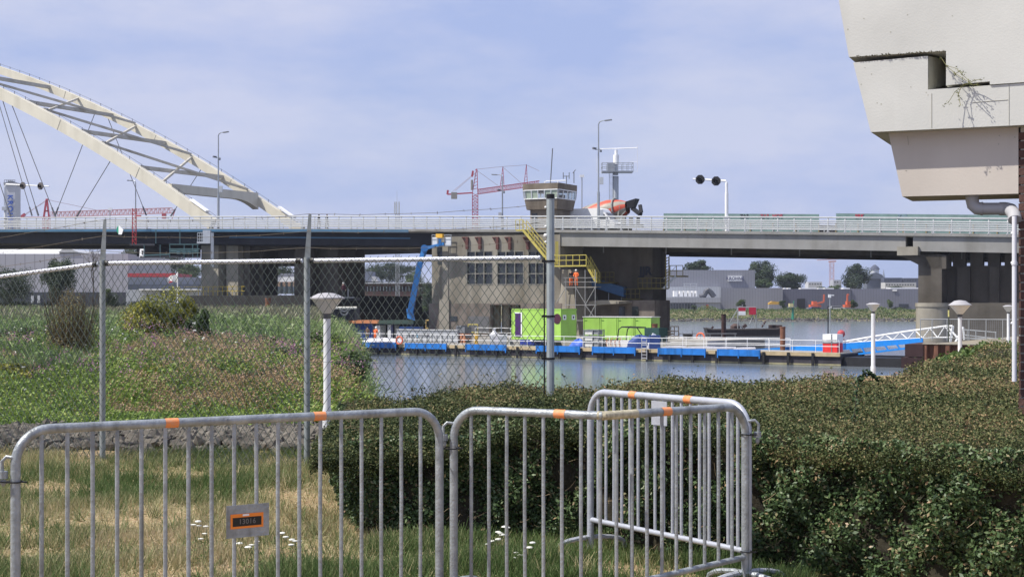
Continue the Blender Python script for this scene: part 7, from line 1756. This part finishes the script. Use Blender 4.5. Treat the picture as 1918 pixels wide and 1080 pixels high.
for i,(x0,x1,y0,c,lab) in enumerate(((1656,1690,520,(.07,.08,.12),'dark distant apartment block right of the cupola tower'),(1692,1722,520.5,(.08,.09,.13),'second dark distant block at the bridge pier'),(1658,1716,529,(.42,.42,.42),'pale low distant apartment row in front of the dark blocks'),(1514,1540,527.5,(.45,.46,.5),'small pale distant building right of the far wood'),(1561,1576,524,(.35,.36,.4),'pale distant building beside the far white and red crane'))):
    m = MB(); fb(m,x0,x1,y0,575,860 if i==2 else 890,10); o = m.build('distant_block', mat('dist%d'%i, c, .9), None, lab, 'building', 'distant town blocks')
    w = MB(); yb_d = 858.9 if i==2 else 888.9; q = x0+2
    while q < x1-3: fb(w,q,q+2.2,y0+3,y0+5.5,yb_d,.5); q += 5
    w.build('window_row', GLASSD, o)
for x,y,lab in ((1624,503,'leftmost thin distant spire'),(1655,504,'distant spire right of the cupola'),(1632,506,'squat distant church tower beside the cupola')):
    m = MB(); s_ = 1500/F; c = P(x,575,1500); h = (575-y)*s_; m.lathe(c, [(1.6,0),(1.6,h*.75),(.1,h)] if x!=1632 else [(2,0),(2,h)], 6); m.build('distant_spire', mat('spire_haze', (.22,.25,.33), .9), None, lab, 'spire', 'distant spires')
# vehicles and gear on the far quay
OE = mat('machine_orange', (.60,.13,.06), .5)
def veh(px0, px1, y0, y1, Y, mt, label, cat, cab=None, name='parked_vehicle', grp='vehicles on the far bank'):
    a, b_ = P(px0,y1,Y), P(px1,y0,Y); w = b_.x-a.x; h = b_.z-a.z; o = T(name, label, cat, (a.x+w/2, Y, LZ), grp); z0 = LZ
    m = MB(); m.prism([(a.x,Y,z0+.3),(b_.x,Y,z0+.3),(b_.x,Y,z0+h*.55),(b_.x-w*.12,Y,z0+h*.62),(b_.x-w*.28,Y,z0+h),(a.x+w*.18,Y,z0+h),(a.x+w*.05,Y,z0+h*.62),(a.x,Y,z0+h*.55)], (0,1.8,0)); m.build('body', mt, o)
    m = MB(); m.prism([(b_.x-w*.17,Y-.02,z0+h*.62),(b_.x-w*.29,Y-.02,z0+h*.93),(a.x+w*.2,Y-.02,z0+h*.93),(a.x+w*.1,Y-.02,z0+h*.62)], (0,.02,0)); m.build('side_window', GLASSD, o)
    for f in (.2,.8):
        m = MB(); m.lathe((a.x+w*f,Y-.05,z0+.33), [(.33,0),(.33,.2)], 12, 'y'); m.build('wheel', MATS['tyre'], o)
    return o
veh(1517,1541,574,580,474,mat('car_blue', (.05,.09,.25), .4),'dark blue low flatbed parked before the workshop gate','car')
veh(1642,1663,574.5,580.5,474,mat('car_silver', (.4,.42,.45), .4),'silver car behind the flat topped lantern','car')
veh(1673,1690,575,581,476,mat('car_black', (.03,.03,.04), .4),'black car near the right warehouse','car')
veh(1553,1583,573,580,476,mat('car_white', (.6,.6,.6), .4),'white van body behind the camera mast','car')
def digger(px, y0, arm, label):
    o = T('excavator', label, 'excavator', P(px,580,478), 'orange machines on the far bank'); o.location.z = LZ; WM[o.name] = Matrix.Translation(o.location)
    c = Vector((P(px,0,478).x,478,LZ)); s_ = 478/F
    m = MB(); m.box(c.x-9*s_,c.x+11*s_,477,480,LZ+.8,LZ+1.7); m.box(c.x-4*s_,c.x+3*s_,477,480,LZ+1.7,LZ+2.8); m.build('body', OE, o)
    m = MB(); m.box(c.x-13*s_,c.x+13*s_,476.8,480.2,LZ,LZ+.85); m.build('track', ANT, o)
    m = MB()
    for a,b_ in zip(arm,arm[1:]): m.bar(P(*a,477),P(*b_,477),.45,.5)
    m.build('arm', OE, o)
digger(1526,567,[(1530,568),(1543,565),(1543.5,551)],'orange excavator with its arm upright before the workshop')
digger(1590,567,[(1587,568),(1587,551),(1590,552)],'smaller orange machine with an upright boom at the hall corner')
yt = T('covered_load', 'yellow tarpaulin covered load on a pale trailer before the factory', 'trailer', P(1452,578,478))
m = MB(); m.prism([P(1441,570,478),P(1462,570,478),P(1460,565,478),P(1447,564,478),P(1441,567,478)], (0,3,0)); m.build('tarpaulin', mat('ochre_tarp', (.50,.30,.07), .7), yt)
m = MB(); m.prism([P(1441,578,478),P(1462,578,478),P(1461,570.5,478),P(1441,570.5,478)], (0,3,0)); m.build('trailer_body', G1, yt)
nb = T('channel_marker', 'green channel marker post with a pale yellow platform by the far shore', 'marker', P(1484.5,598,448))
m = MB(); c = P(1485,598,448); m.lathe(c, [(.42,0),(.3,3.5)], 10); m.tube([c+Vector((0,0,3.5)),P(1487,563,448)], .15, 6); m.build('post', mat('marker_green', (.03,.22,.14), .5), nb)
m = MB(); fb(m,1479,1486,568,574.5,447,2); m.build('box', mat('marker_yellow', (.50,.45,.22), .6), nb)
m = MB(); fb(m,1478,1492,574.6,576,446.5,3); m.build('platform', ANT, nb)
# old barge with red and white boards
ob_ = T('old_barge', 'old dark steel barge on the river carrying a red white board and a red board', 'barge', Vector((P(1392,0,245).x,245,WZ)))
s_ = 245/F; Z_ = lambda y: CZ+(HY-y)*s_; Xf = lambda x: (x-959)*s_
m = MB(); top = [(1322,614),(1335,617),(1395,616.5),(1455,615.5),(1463,614)]; bot = [(1326,631.5),(1458,631.5)]
m.prism([(Xf(1327),244,WZ-.3),(Xf(1457),244,WZ-.3),(Xf(1463),244,Z_(613.5)),(Xf(1454),244,Z_(616)),(Xf(1335),244,Z_(617)),(Xf(1321.5),244,Z_(613.5))],(0,4,0)); m.build('hull', mat('old_hull', (.035,.028,.028), .8, var=.3, stain=.3), ob_)
m = MB()
for a,b_ in (((1322,614),(1335,616.5)),((1335,616.5),(1454,615.5)),((1454,615.5),(1463,613))): m.bar(P(*a,243.9),P(*b_,243.9),.15,.2)
m.build('gunwale', mat('gunwale', (.13,.11,.10), .8), ob_)
m = MB()
for x in (1382,1416): m.tube([P(x,616,245),P(x,575,245)], .09, 6)
m.tube([P(1382,575,245),P(1416,575,245)], .07, 6)
for a,b_ in (((1368,602),(1382,578)),((1404,606),(1416,577)),((1382,604),(1394,616)),((1425,604),(1433,610))): m.tube([P(*a,245),P(*b_,245)], .07, 5)
m.build('sign_frame', MATS['dull_galvanised'], ob_)
m = MB(); fb(m,1383.5,1396.5,576,582.5,244.8,.1); rw = m.build('board', mat('board_red', (.50,.02,.05), .5), ob_, 'board with red upper half and white lower half')
m = MB(); fb(m,1383.5,1396.5,582.5,590,244.8,.1); m.build('white_half', WHT, rw)
m = MB(); fb(m,1403,1416,575.5,589,244.8,.1); m.build('board', MATS['board_red'], ob_, 'plain red board')
m = MB(); c = P(1377,616,246); m.lathe(c, [(.8,0),(.8,.5),(.3,.9)], 10); m.cbox(*P(1455,615,246),1.6,1,.6); m.cbox(*P(1446,616,246),1,1,.7); m.bar(P(1390,614,246),P(1398,608,246),.5); m.bar(P(1427,612,246),P(1434,601,246),.7,.2); m.bar(P(1333,615,246),P(1336,611,246),.3); m.build('deck_gear', mat('gear_brown', (.08,.05,.045), .8), ob_)
# far trees on the right
tree('dark far tree with a serrated top left of the factory sign', 1307,485,512,54,540,LZ,TRD,6500,18,11,'trees behind the factory',lpx=2.6)
tree('tall far tree with pointed lobes rising right of the factory sign', 1423,483,545,58,545,LZ,TRD,12000,26,13,'trees behind the factory',lpx=2.6,gapp=.3)
tree('rounded far wood sloping down to the right', 1480,508,548,75,535,LZ,TRD,9000,24,14,'trees behind the factory',lpx=2.6)
tree('lighter green far bush before the pointed tree', 1432,520,545,34,525,LZ,TRM,4200,12,15,'trees behind the factory',lpx=2.4,lrm=.3)
tree('broad dark far tree by the white and red crane', 1601,490,548,54,560,LZ,TRD,12000,24,16,'trees behind the factory',lpx=2.6,gapp=.1)
tree('low green far bush left of the broad tree', 1563,533,550,34,540,LZ,TRM,3000,12,17,'trees behind the factory',lpx=2.2)
tree('low far scrub between broad tree and pale houses', 1672,534,550,46,560,LZ,TRD,3000,12,18,'trees behind the factory',lpx=2.2)
tree('low far scrub left of the white and red crane', 1535,535,550,34,540,LZ,TRD,2600,12,19,'trees behind the factory',lpx=2.2)
for i,(x,lab) in enumerate(((1388,'clipped round tree behind the red white board'),(1467,'clipped round tree at the factory corner'),(1599,'clipped round tree beside the orange machine'),(1665,'clipped round tree before the right warehouse'))):
    tree(lab, x,560.5 if i!=0 else 559,577 if i else 578,17 if i else 22,472,LZ,TRM,2200,9,30+i,'clipped round trees on the far bank',lpx=1.7,lrm=.3)
tree('small bush at the end of the window band', 1300,569,581,13,470,LZ,TRM,700,6,35,lpx=1.6,cat='bush',name='bush')
# bank scrub as one mass
n = 26000; Xb = rng.uniform(40,190,n)*470/460*1.0; Yb = rng.uniform(459,472,n); zz2 = fz(Xb,Yb)+rng.random(n)*(.4+.8*np.clip(np.sin(Xb*.23)+np.sin(Xb*.71+2)*.6,0,1.6))
tag(quads_mesh('bank_scrub', leaf_quads(np.stack([Xb,Yb,zz2],1), rng.uniform(.25,.55,n), .6, .7), np.clip(rng.normal(.5,.22,n),0,1), leafmat('bank_leaf', [(.03,.055,.02),(.06,.11,.03),(.12,.18,.05),(.22,.22,.08)], cscale=.12, clump=.3)), 'green and yellowish scrub along the far shore', 'scrub', kind='stuff')
vs, fs = rocks(1500, lambda: random.uniform(40,195), lambda: random.uniform(454.5,459), lambda x,y: WZ+max(-.2,(y-456.5)*.28), .25,.6)
me = bpy.data.meshes.new('shore_stones'); me.from_pydata(vs, [], fs); tag(linkmesh('shore_stones', me, mat('shore_rubble', (.10,.095,.09), .95, var=.4, scale=.3), None), 'grey stone edging along the far waterline', 'stones', kind='stuff')

# ---- cranes ---------------------------------------------------------------
CR = mat('crane_red', (.38,.035,.06), .6); CRP = mat('crane_pale', (.55,.30,.33), .7); 
def lattice(m, a, b_, w, n, r_=.09, axis='v'):
    a = Vector(a); b_ = Vector(b_); d = (b_-a); up = Vector((1,0,0)) if abs(d.normalized().z) > .7 else Vector((0,0,1)); s1 = up*w/2; s2 = Vector((0,1,0))*w/2
    for x in (-1,1):
        for y in (-1,1): m.tube([a+s1*x+s2*y, b_+s1*x+s2*y], r_, 4, False)
    for k in range(n):
        p, q2 = a+d*(k/n), a+d*((k+1)/n); sg_ = 1 if k%2 else -1
        m.tube([p+s1*sg_-s2, q2-s1*sg_-s2], r_*.7, 3, False); m.tube([p-s1-s2, p+s1-s2], r_*.7, 3, False); m.tube([p-s1*sg_+s2, q2+s1*sg_+s2], r_*.7, 3, False)
cr = T('tower_crane', 'red tower crane with hanging counterweight left of the control cabin', 'crane', P(891,575,620)); Yk = 620
K = lambda x,y: P(x,y,Yk)
m = MB(); lattice(m, K(890,560), K(890,362), 2.3, 34, .16); m.build('mast', CR, cr)
m = MB(); 
for x in (-1,1): m.tube([K(890+x*5,361), K(893+x*.6,317)], .2, 4)
for k in range(7): m.tube([K(885.5+k*.75,355-k*6), K(895-k*.4,352-k*6)], .12, 3)
m.bar(K(884,331), K(886,320), .8); m.build('apex', CR, cr)
m = MB(); lattice(m, K(896,359), K(1010,343), 1.9, 26, .13); m.build('jib', CR, cr)
m = MB(); m.bar(K(838,364), K(886,361), .9, .5); m.bar(K(838,364),K(839,356),.8); m.build('counter_jib', CR, cr)
m = MB(); fb(m,845,856,360,372,Yk-1,2); m.build('counterweight', mat('crane_grey', (.22,.21,.2), .8), cr)
m = MB()
for a,b_ in (((893,317),(943,312)),((943,312),(986,309)),((986,309),(1010,320)),((893,319),(933,348)),((943,314),(975,342)),((890,325),(852,358)),((888,325),(846,360))): m.tube([K(*a),K(*b_)], .08, 3)
m.build('stay', mat('stay_grey', (.3,.2,.22), .7), cr)
for x0,x1,yt_ in ((937,943,312),(981,987,308)):
    m = MB(); m.tube([K(x0,349),K(x1-1,yt_)], .16, 4); m.tube([K(x1+1,347),K(x1-1,yt_)], .16, 4)
    for k in range(5): m.tube([K(x0+k*.8,345-k*6),K(x1+1-k*.2,342-k*6)], .09, 3)
    m.build('jib_mast', CR, cr)
m = MB(); m.tube([K(884,356),K(884,337)], .5, 6); m.build('grey_upright', mat('crane_grey', (.22,.21,.2), .8), cr)
cr2 = T('tower_crane', 'red tower crane with a long pale jib seen between the arch hangers', 'crane', P(87,575,700)); Yk = 700
m = MB()
for a,b_ in (((82,407),(87,374)),((92,407),(88,374)),((84,395),(91,395)),((82,407),(93,407))): m.bar(K(*a),K(*b_),.75)
m.bar(K(86,374),K(90,374),.9); m.build('apex', CR, cr2)
m = MB(); lattice(m, K(96,402), K(322,394), 2.4, 56, .17); m.build('jib', CRP, cr2)
m = MB(); m.bar(K(28,407),K(100,407),.8,.5); m.bar(K(40,406),K(47,401),1.2,1.2); m.bar(K(322,394),K(330,392),.3); m.bar(K(322,410),K(328,394),.3); fb(m,303,310,400,409,700,2); m.build('counter_jib', CR, cr2)
m = MB(); m.tube([K(89,374),K(192,396)],.1,3); m.tube([K(86,375),K(48,402)],.1,3); m.tube([K(86,377),K(45,402)],.1,3); m.build('stay', MATS['stay_grey'], cr2)
m = MB(); lattice(m, K(87,560), K(87,408), 2.6, 24, .2); m.build('mast', CR, cr2)
cr3 = T('tower_crane', 'pale red and white crane mast on the far right horizon', 'crane', P(1558,570,950)); Yk = 950
m = MB(); lattice(m, K(1558,575), K(1558,491), 2.4, 16, .14); m.build('mast', mat('crane_pink', (.52,.30,.30), .8), cr3)
m = MB(); m.bar(K(1552,490),K(1566,489),.9); m.bar(K(1530,487),K(1590,484),.5,.4); m.build('jib', MATS['crane_pink'], cr3)

# ---- left background -------------------------------------------------------
YL = 400
wh = T('white_warehouse', 'large pale grey warehouse with a white arched roof and dark base at far left', 'building', P(120,565,YL))
m = MB(); fb(m,-160,240,475,547,YL,50); m.build('wall', panelmat('pale_lilac_cladding', (.36,.36,.41), sx=.12), wh)
m = MB(); m.prism([P(-160,476,YL),P(-160,471,YL+5),P(15,467,YL+5),P(60,465.5,YL+5),P(118,466.5,YL+5),P(150,475,YL)],(0,40,0)); m.build('roof', mat('roof_white', (.72,.72,.72), .5), wh)
m = MB(); m.prism([P(108,472.7,YL-.3),P(116,467,YL-.3),P(125,465,YL-.3),P(135,467,YL-.3),P(148,472.7,YL-.3)],(0,30,0)); m.build('roof_vault', mat('roof_pale', (.45,.46,.48), .6), wh)
m = MB(); fb(m,-160,236,547,585,YL-.4,1); m.build('dark_base', mat('dark_base', (.035,.04,.055), .7), wh)
for x in (58,70,212): m = MB(); fb(m,x,x+5,553,567,YL-.6,.2); m.build('door', G3, wh)
kt = T('lettered_tower', 'tall pale tower with blue vertical lettering at the left edge', 'tower', P(18,575,520)); Yk = 520
m = MB(); fb(m,7.5,28,346,585,Yk,6); m.build('shaft', mat('tower_pale', (.44,.46,.52), .6, var=.04), kt)
m = MB(); fb(m,6.5,29,341.5,345.9,Yk-.5,7); m.build('cap', mat('tower_cap', (.25,.26,.30), .6), kt)
m = MB()
for k in range(6): m.tube([K(8+k*4,342),K(8+k*4,337)],.1,4)
m.tube([K(8,337),K(28,337)],.1,4); fb(m,14,22,338.5,341.4,Yk+1,3); m.build('roof_gear', ANT, kt)
BLUEL = mat('blue_lettering', (.02,.08,.40), .5)
put_text('KROHNE', 2.55, Matrix.Translation(K(19.2,397)-Vector((0,.3,0))) @ face_M((0,0,0),(0,0,-1),(1,0,0)).to_3x3().to_4x4(), BLUEL, kt, 'lettering', .03, 1.22)
# trees left
tree('dark broad tree against the white warehouse at the left edge', 18,487,572,95,260,-2.5,TRD,12000,20,41,'trees beyond the reeds',lpx=2.6)
tree('dark oval tree with pale fruit clusters right of the edge tree', 110,472,575,70,255,-2.5,TRD,16000,26,42,'trees beyond the reeds',lpx=2.8,gapp=.2)
tree('small green tree beside the bare tree behind the fence post', 205,535,575,44,250,-2.5,TRM,5000,14,43,'trees beyond the reeds',lpx=2.2,lrm=.3)
bt_ = T('bare_tree', 'leafless tree in front of the pale warehouse', 'tree', P(175,575,240))
m = MB(); r_ = random.Random(9)
def branch(p, d, l, r0, dep):
    q2 = p+d*l; m.tube([p, p+d*l*.5+Vector((r_.uniform(-.1,.1)*l,0,0)), q2], [r0, r0*.8, r0*.6], 4, False)
    if dep == 0: return
    for _ in range(3 if dep > 1 else 4):
        nd_ = (d+Vector((r_.uniform(-.75,.75), r_.uniform(-.4,.4), r_.uniform(-.1,.45)))).normalized(); branch(q2, nd_, l*r_.uniform(.55,.8), r0*.55, dep-1)
branch(P(175,575,240), Vector((0,0,1)), 3.6, .16, 5); m.build('limbs', mat('bare_bark', (.12,.10,.085), .9), bt_)
# hills of trees behind
for i,(x,yt_,yb_,w,Y,lab) in enumerate(((300,472,520,150,520,'dark tree mass behind the red roofed hall'),(250,455,512,60,500,'pointed dark tree left behind the inspection gantry'),(355,492,530,50,480,'lighter green tree between flag and bridge pier'),(730,488,535,110,520,'dark round tree mass behind the brick school'),(700,500,535,50,500,'dark tree left behind the grey rooftop box'),(778,508,560,50,430,'green tree directly left of the control building'),(800,525,600,40,330,'dark bush against the control building corner'))):
    tree(lab,x,yt_,yb_,w,Y,LZ if Y>450 else -1.5,TRM if i in (2,5) else TRD,8000,22,60+i,'trees behind the left buildings',lpx=2.6,lrm=.35)
for i,(x,w,lab) in enumerate(((700,70,'green bushes at the shore left of the boom lift'),(745,60,'taller bushes on the shore directly left of the blue boom'),(788,40,'bushes between the boom and the building'))):
    tree(lab,x,566-(i==1)*3,600,w,215,-3,TRM,7000,16,80+i,'shore bushes by the boom lift',lpx=2.2,cat='bush',name='shore_bush',lrm=.5)
for i,(x,w) in enumerate(((100,90),(20,120),(260,80),(200,60))):
    tree(['low hedge growth before the dark warehouse base','low growth at the left edge before the warehouse','low shrubs before the grey halls','low shrubs behind the second fence post'][i],x,562,590,w,235,-2,TRM,5000,14,90+i,'low shrubs beyond the reeds',lpx=2.2,cat='bush',name='low_shrub',lrm=.25)
# left ground behind the reeds
lg = MB(); lg.add([(-420,93,-2.6),(-50,185,-2.6),(-30,330,-2.6),(-20,470,-2.3),(-500,470,-2.3)],[(0,1,2,3,4)]); lg.build('left_shore_ground', fm, kind='structure')
gh = T('red_roof_hall', 'grey hall with a long red roof edge behind the flag', 'building', P(285,565,380)); Yk = 380
m = MB(); fb(m,239,328,511.5,518.5,380,20); m.build('red_fascia', mat('red_fascia', (.42,.04,.05), .6), gh)
m = MB(); fb(m,239.5,366,519,532,379,22); m.build('upper_wall', panelmat('slate_cladding', (.16,.18,.23), sx=.5), gh)
m = MB(); fb(m,239.5,372,532.2,542,377,3); m.build('dark_band', mat('dark_band', (.05,.06,.09), .7), gh)
m = MB(); fb(m,236,372,542.2,575,376,4); m.build('lower_wall', mat('hall_grey', (.36,.38,.42), .7), gh)
m = MB(); fb(m,260,372,541,543,374,4); m.build('canopy', WHT, gh)
for x in (300,306,318,322): m = MB(); fb(m,x,x+4,545,552,375.8,.2); m.build('window', GLASSD, gh)
fl = T('flagpole', 'white flag with a red corner on a pole before the grey hall', 'flag', P(332,565,300))
m = MB(); m.tube([P(332.5,568,300),P(332.5,509,300)], .1, 6); m.build('pole', WHT, fl)
m = MB(); vs = []; n = 10
for i in range(n+1):
    f = i/n; x = 332-18*f; y0 = 511+9*f+1.2*math.sin(f*7); y1 = 527+2*f+1.5*math.sin(f*7+1); vs += [P(x,y0,300+.25*math.sin(f*9)), P(x,y1,300+.25*math.sin(f*9+.5))]
fs = [(2*i,2*i+2,2*i+3,2*i+1) for i in range(n)]; m.add(vs, fs); m.m = [1 if i in (6,7) and False else 0 for i in range(n)]; m.build('cloth', WHT, fl)
m = MB(); m.prism([P(322,528.6,299.6),P(315.5,530,299.6),P(318,525.5,299.6),P(324,526.5,299.6)],(0,.03,0)); m.build('red_corner', mat('flag_red', (.5,.05,.06), .6), fl)
# orange brick and school building
or_ = T('orange_building', 'ochre rendered building with pale window right of the middle fence post', 'building', P(652,562,350))
m = MB(); fb(m,625,675,527.5,562,350,15); m.build('wall', mat('ochre_render', (.40,.26,.13), .85, var=.08, scale=.3), or_)
m = MB(); fb(m,632,644,534,541,349.8,.2); m.build('window', G3, or_)
gt = T('rooftop_block', 'slate grey rooftop block with a white sign above the ochre building', 'building', P(670,527,352))
m = MB(); fb(m,645,696,508,527,352,10); m.build('wall', panelmat('slate_cladding', (.16,.18,.23), sx=.5), gt); m = MB(); m.prism([P(696,527,352),P(709,527,352),P(702,517,352),P(696,517,352)],(0,10,0)); m.build('gable', mat('pale_gable', (.4,.4,.4), .7), gt)
m = MB(); fb(m,630,647,508,518,351.5,.3); so = m.build('sign', WHT, gt); m = MB(); fb(m,632,645,510,516,351.3,.15); m.build('sign_panel', mat('sign_slate', (.10,.13,.2), .6), so)
bs = T('brick_school', 'long brown brick building with a band of tall windows behind the mesh', 'building', P(740,562,350))
m = MB(); fb(m,675.5,830,531,545.5,351,12); fb(m,675.5,830,545.5,566,350,13); m.build('wall', mat('brown_brick_far', (.13,.075,.06), .9, var=.15, scale=.5), bs)
for k in range(22): m = MB(); x = 680+k*6; fb(m,x,x+4.6,536.5,545,350.7,.3); w = m.build('window', GLASSD, bs); m = MB(); fb(m,x+2.0,x+2.5,536.5,545,350.5,.2); m.build('mullion', WHT, w)
m = MB(); fb(m,675,830,528.5,531,349.5,13); fb(m,675,830,559,560.5,349.8,.2); m.build('white_eaves', mat('roof_pale', (.45,.46,.48), .6), bs)
for x in (751,757): veh(x-6,x+6,560,568,300,mat('pale_tank', (.5,.5,.46), .5),('left' if x==751 else 'right')+' of two pale rounded vehicles before the brick building','vehicle',name='parked_vehicle')
lm_ = T('lattice_mast', 'grey lattice mast rising behind the brick building and the deck', 'mast', P(744.5,570,330)); Yk = 330
m = MB(); lattice(m, K(744.5,575), K(744.5,400), .8, 40, .05); m.build('mast', MATS['dull_galvanised'], lm_)
m = MB(); m.tube([K(743.5,400),K(743.5,358)],.05,4)
for x in (739.5,743,747.5): m.bar(K(x,400),K(x,378),.3)
m.build('antennas', mat('light_grey_box', (.5,.52,.54), .5), lm_)
# yacht and houses behind the pier opening
ya = T('yacht', 'white motor yacht with radar arch seen through the bridge pier opening', 'boat', P(520,520,310)); Yk = 310
m = MB(); m.prism([K(488,524),K(560,524),K(560,518),K(488,519)],(0,4,0)); m.prism([K(500,533),K(560,533),K(560,524),K(500,524)],(0,4,0)); m.build('hull', WHT, ya)
m = MB(); m.prism([K(520,518),K(552,518),K(552,512),K(526,512)],(0,3,0)); m.build('cabin', mat('cabin_grey', (.25,.26,.3), .5), ya)
m = MB(); m.tube([K(517,519),K(516,507)],.2,5); m.ball(K(516,508),.35,8); m.tube([K(512,509),K(521,509)],.1,4); m.build('radar_arch', WHT, ya)
hs_ = T('terrace_houses', 'row of orange and white fronted sheds seen low through the pier opening', 'building', P(520,545,300))
m = MB(); fb(m,485,560,527.5,536,300,5); m.build('orange_front', mat('peach_front', (.45,.30,.22), .8), hs_)
m = MB(); fb(m,485,560,536.2,550,299.8,5); m.build('blue_front', mat('pale_blue_front', (.30,.36,.40), .7), hs_)
for k in range(7): m = MB(); fb(m,487+k*9.5,491+k*9.5,528,549,299.3,.4); m.build('frame_post', mat('hs_dark', (.03,.04,.05), .7), hs_)
tree('dark tree seen through the opening of the bridge pier',515,496,530,90,420,-2,TRD,5000,16,99,lpx=2.6)
# dark barge with crane at the pier, white boom
wb2 = T('pier_barge', 'dark work barge with a white spar behind the big lantern', 'barge', P(650,600,150))
m = MB(); fb(m,600,666,556,562,150,5); fb(m,612,664,575,600,151,5); m.build('hull', MATS['gate_dark'], wb2)
m = MB(); m.tube([P(602,576.5,149),P(668,576,149)],.12,6); m.build('spar', mat('spar_white', (.6,.58,.5), .6), wb2)
m = MB(); m.torus(P(645,583,149.5),.35,.08); m.tube([P(636,580,149.5),P(645,583,149.5),P(656,579,149.5)],.1,5); m.tube([P(652,541,151),P(652,556,151)],.08,4); fb(m,640,664,556,558,149.8,.3); m.build('deck_gear', ANT, wb2)
person(P(643,556,150), 'person with white helmet standing on the dark work barge by the pier', mat('dark_red_cloth', (.08,.02,.03), .8), BLK, WHT, yaw=.3, h=1.45)
of = MB(); of.bar(P(545,595,147),P(608,597,147),.2,.1); of.build('orange_netting', mat('net_orange', (.65,.14,.05), .7), None, 'strip of orange netting above the reeds left of the middle post', 'netting')

# ---- haze ------------------------------------------------------------------
hz_ = MB(); hz_.box(-1300,1300,-40,2600,-8,60)
hm = bpy.data.materials.new('haze'); hm.use_nodes = True; N = hm.node_tree; N.nodes.clear(); o_ = N.nodes.new('ShaderNodeOutputMaterial'); pv = N.nodes.new('ShaderNodeVolumePrincipled')
pv.inputs['Color'].default_value = (.80,.86,1,1); pv.inputs['Density'].default_value = .00013; pv.inputs['Anisotropy'].default_value = .2; N.links.new(pv.outputs[0], o_.inputs['Volume'])
HAZE = True
if HAZE: tag(hz_.build('haze', hm), 'thin summer haze over the river', 'haze', kind='stuff')
print('objects', len(bpy.data.objects))
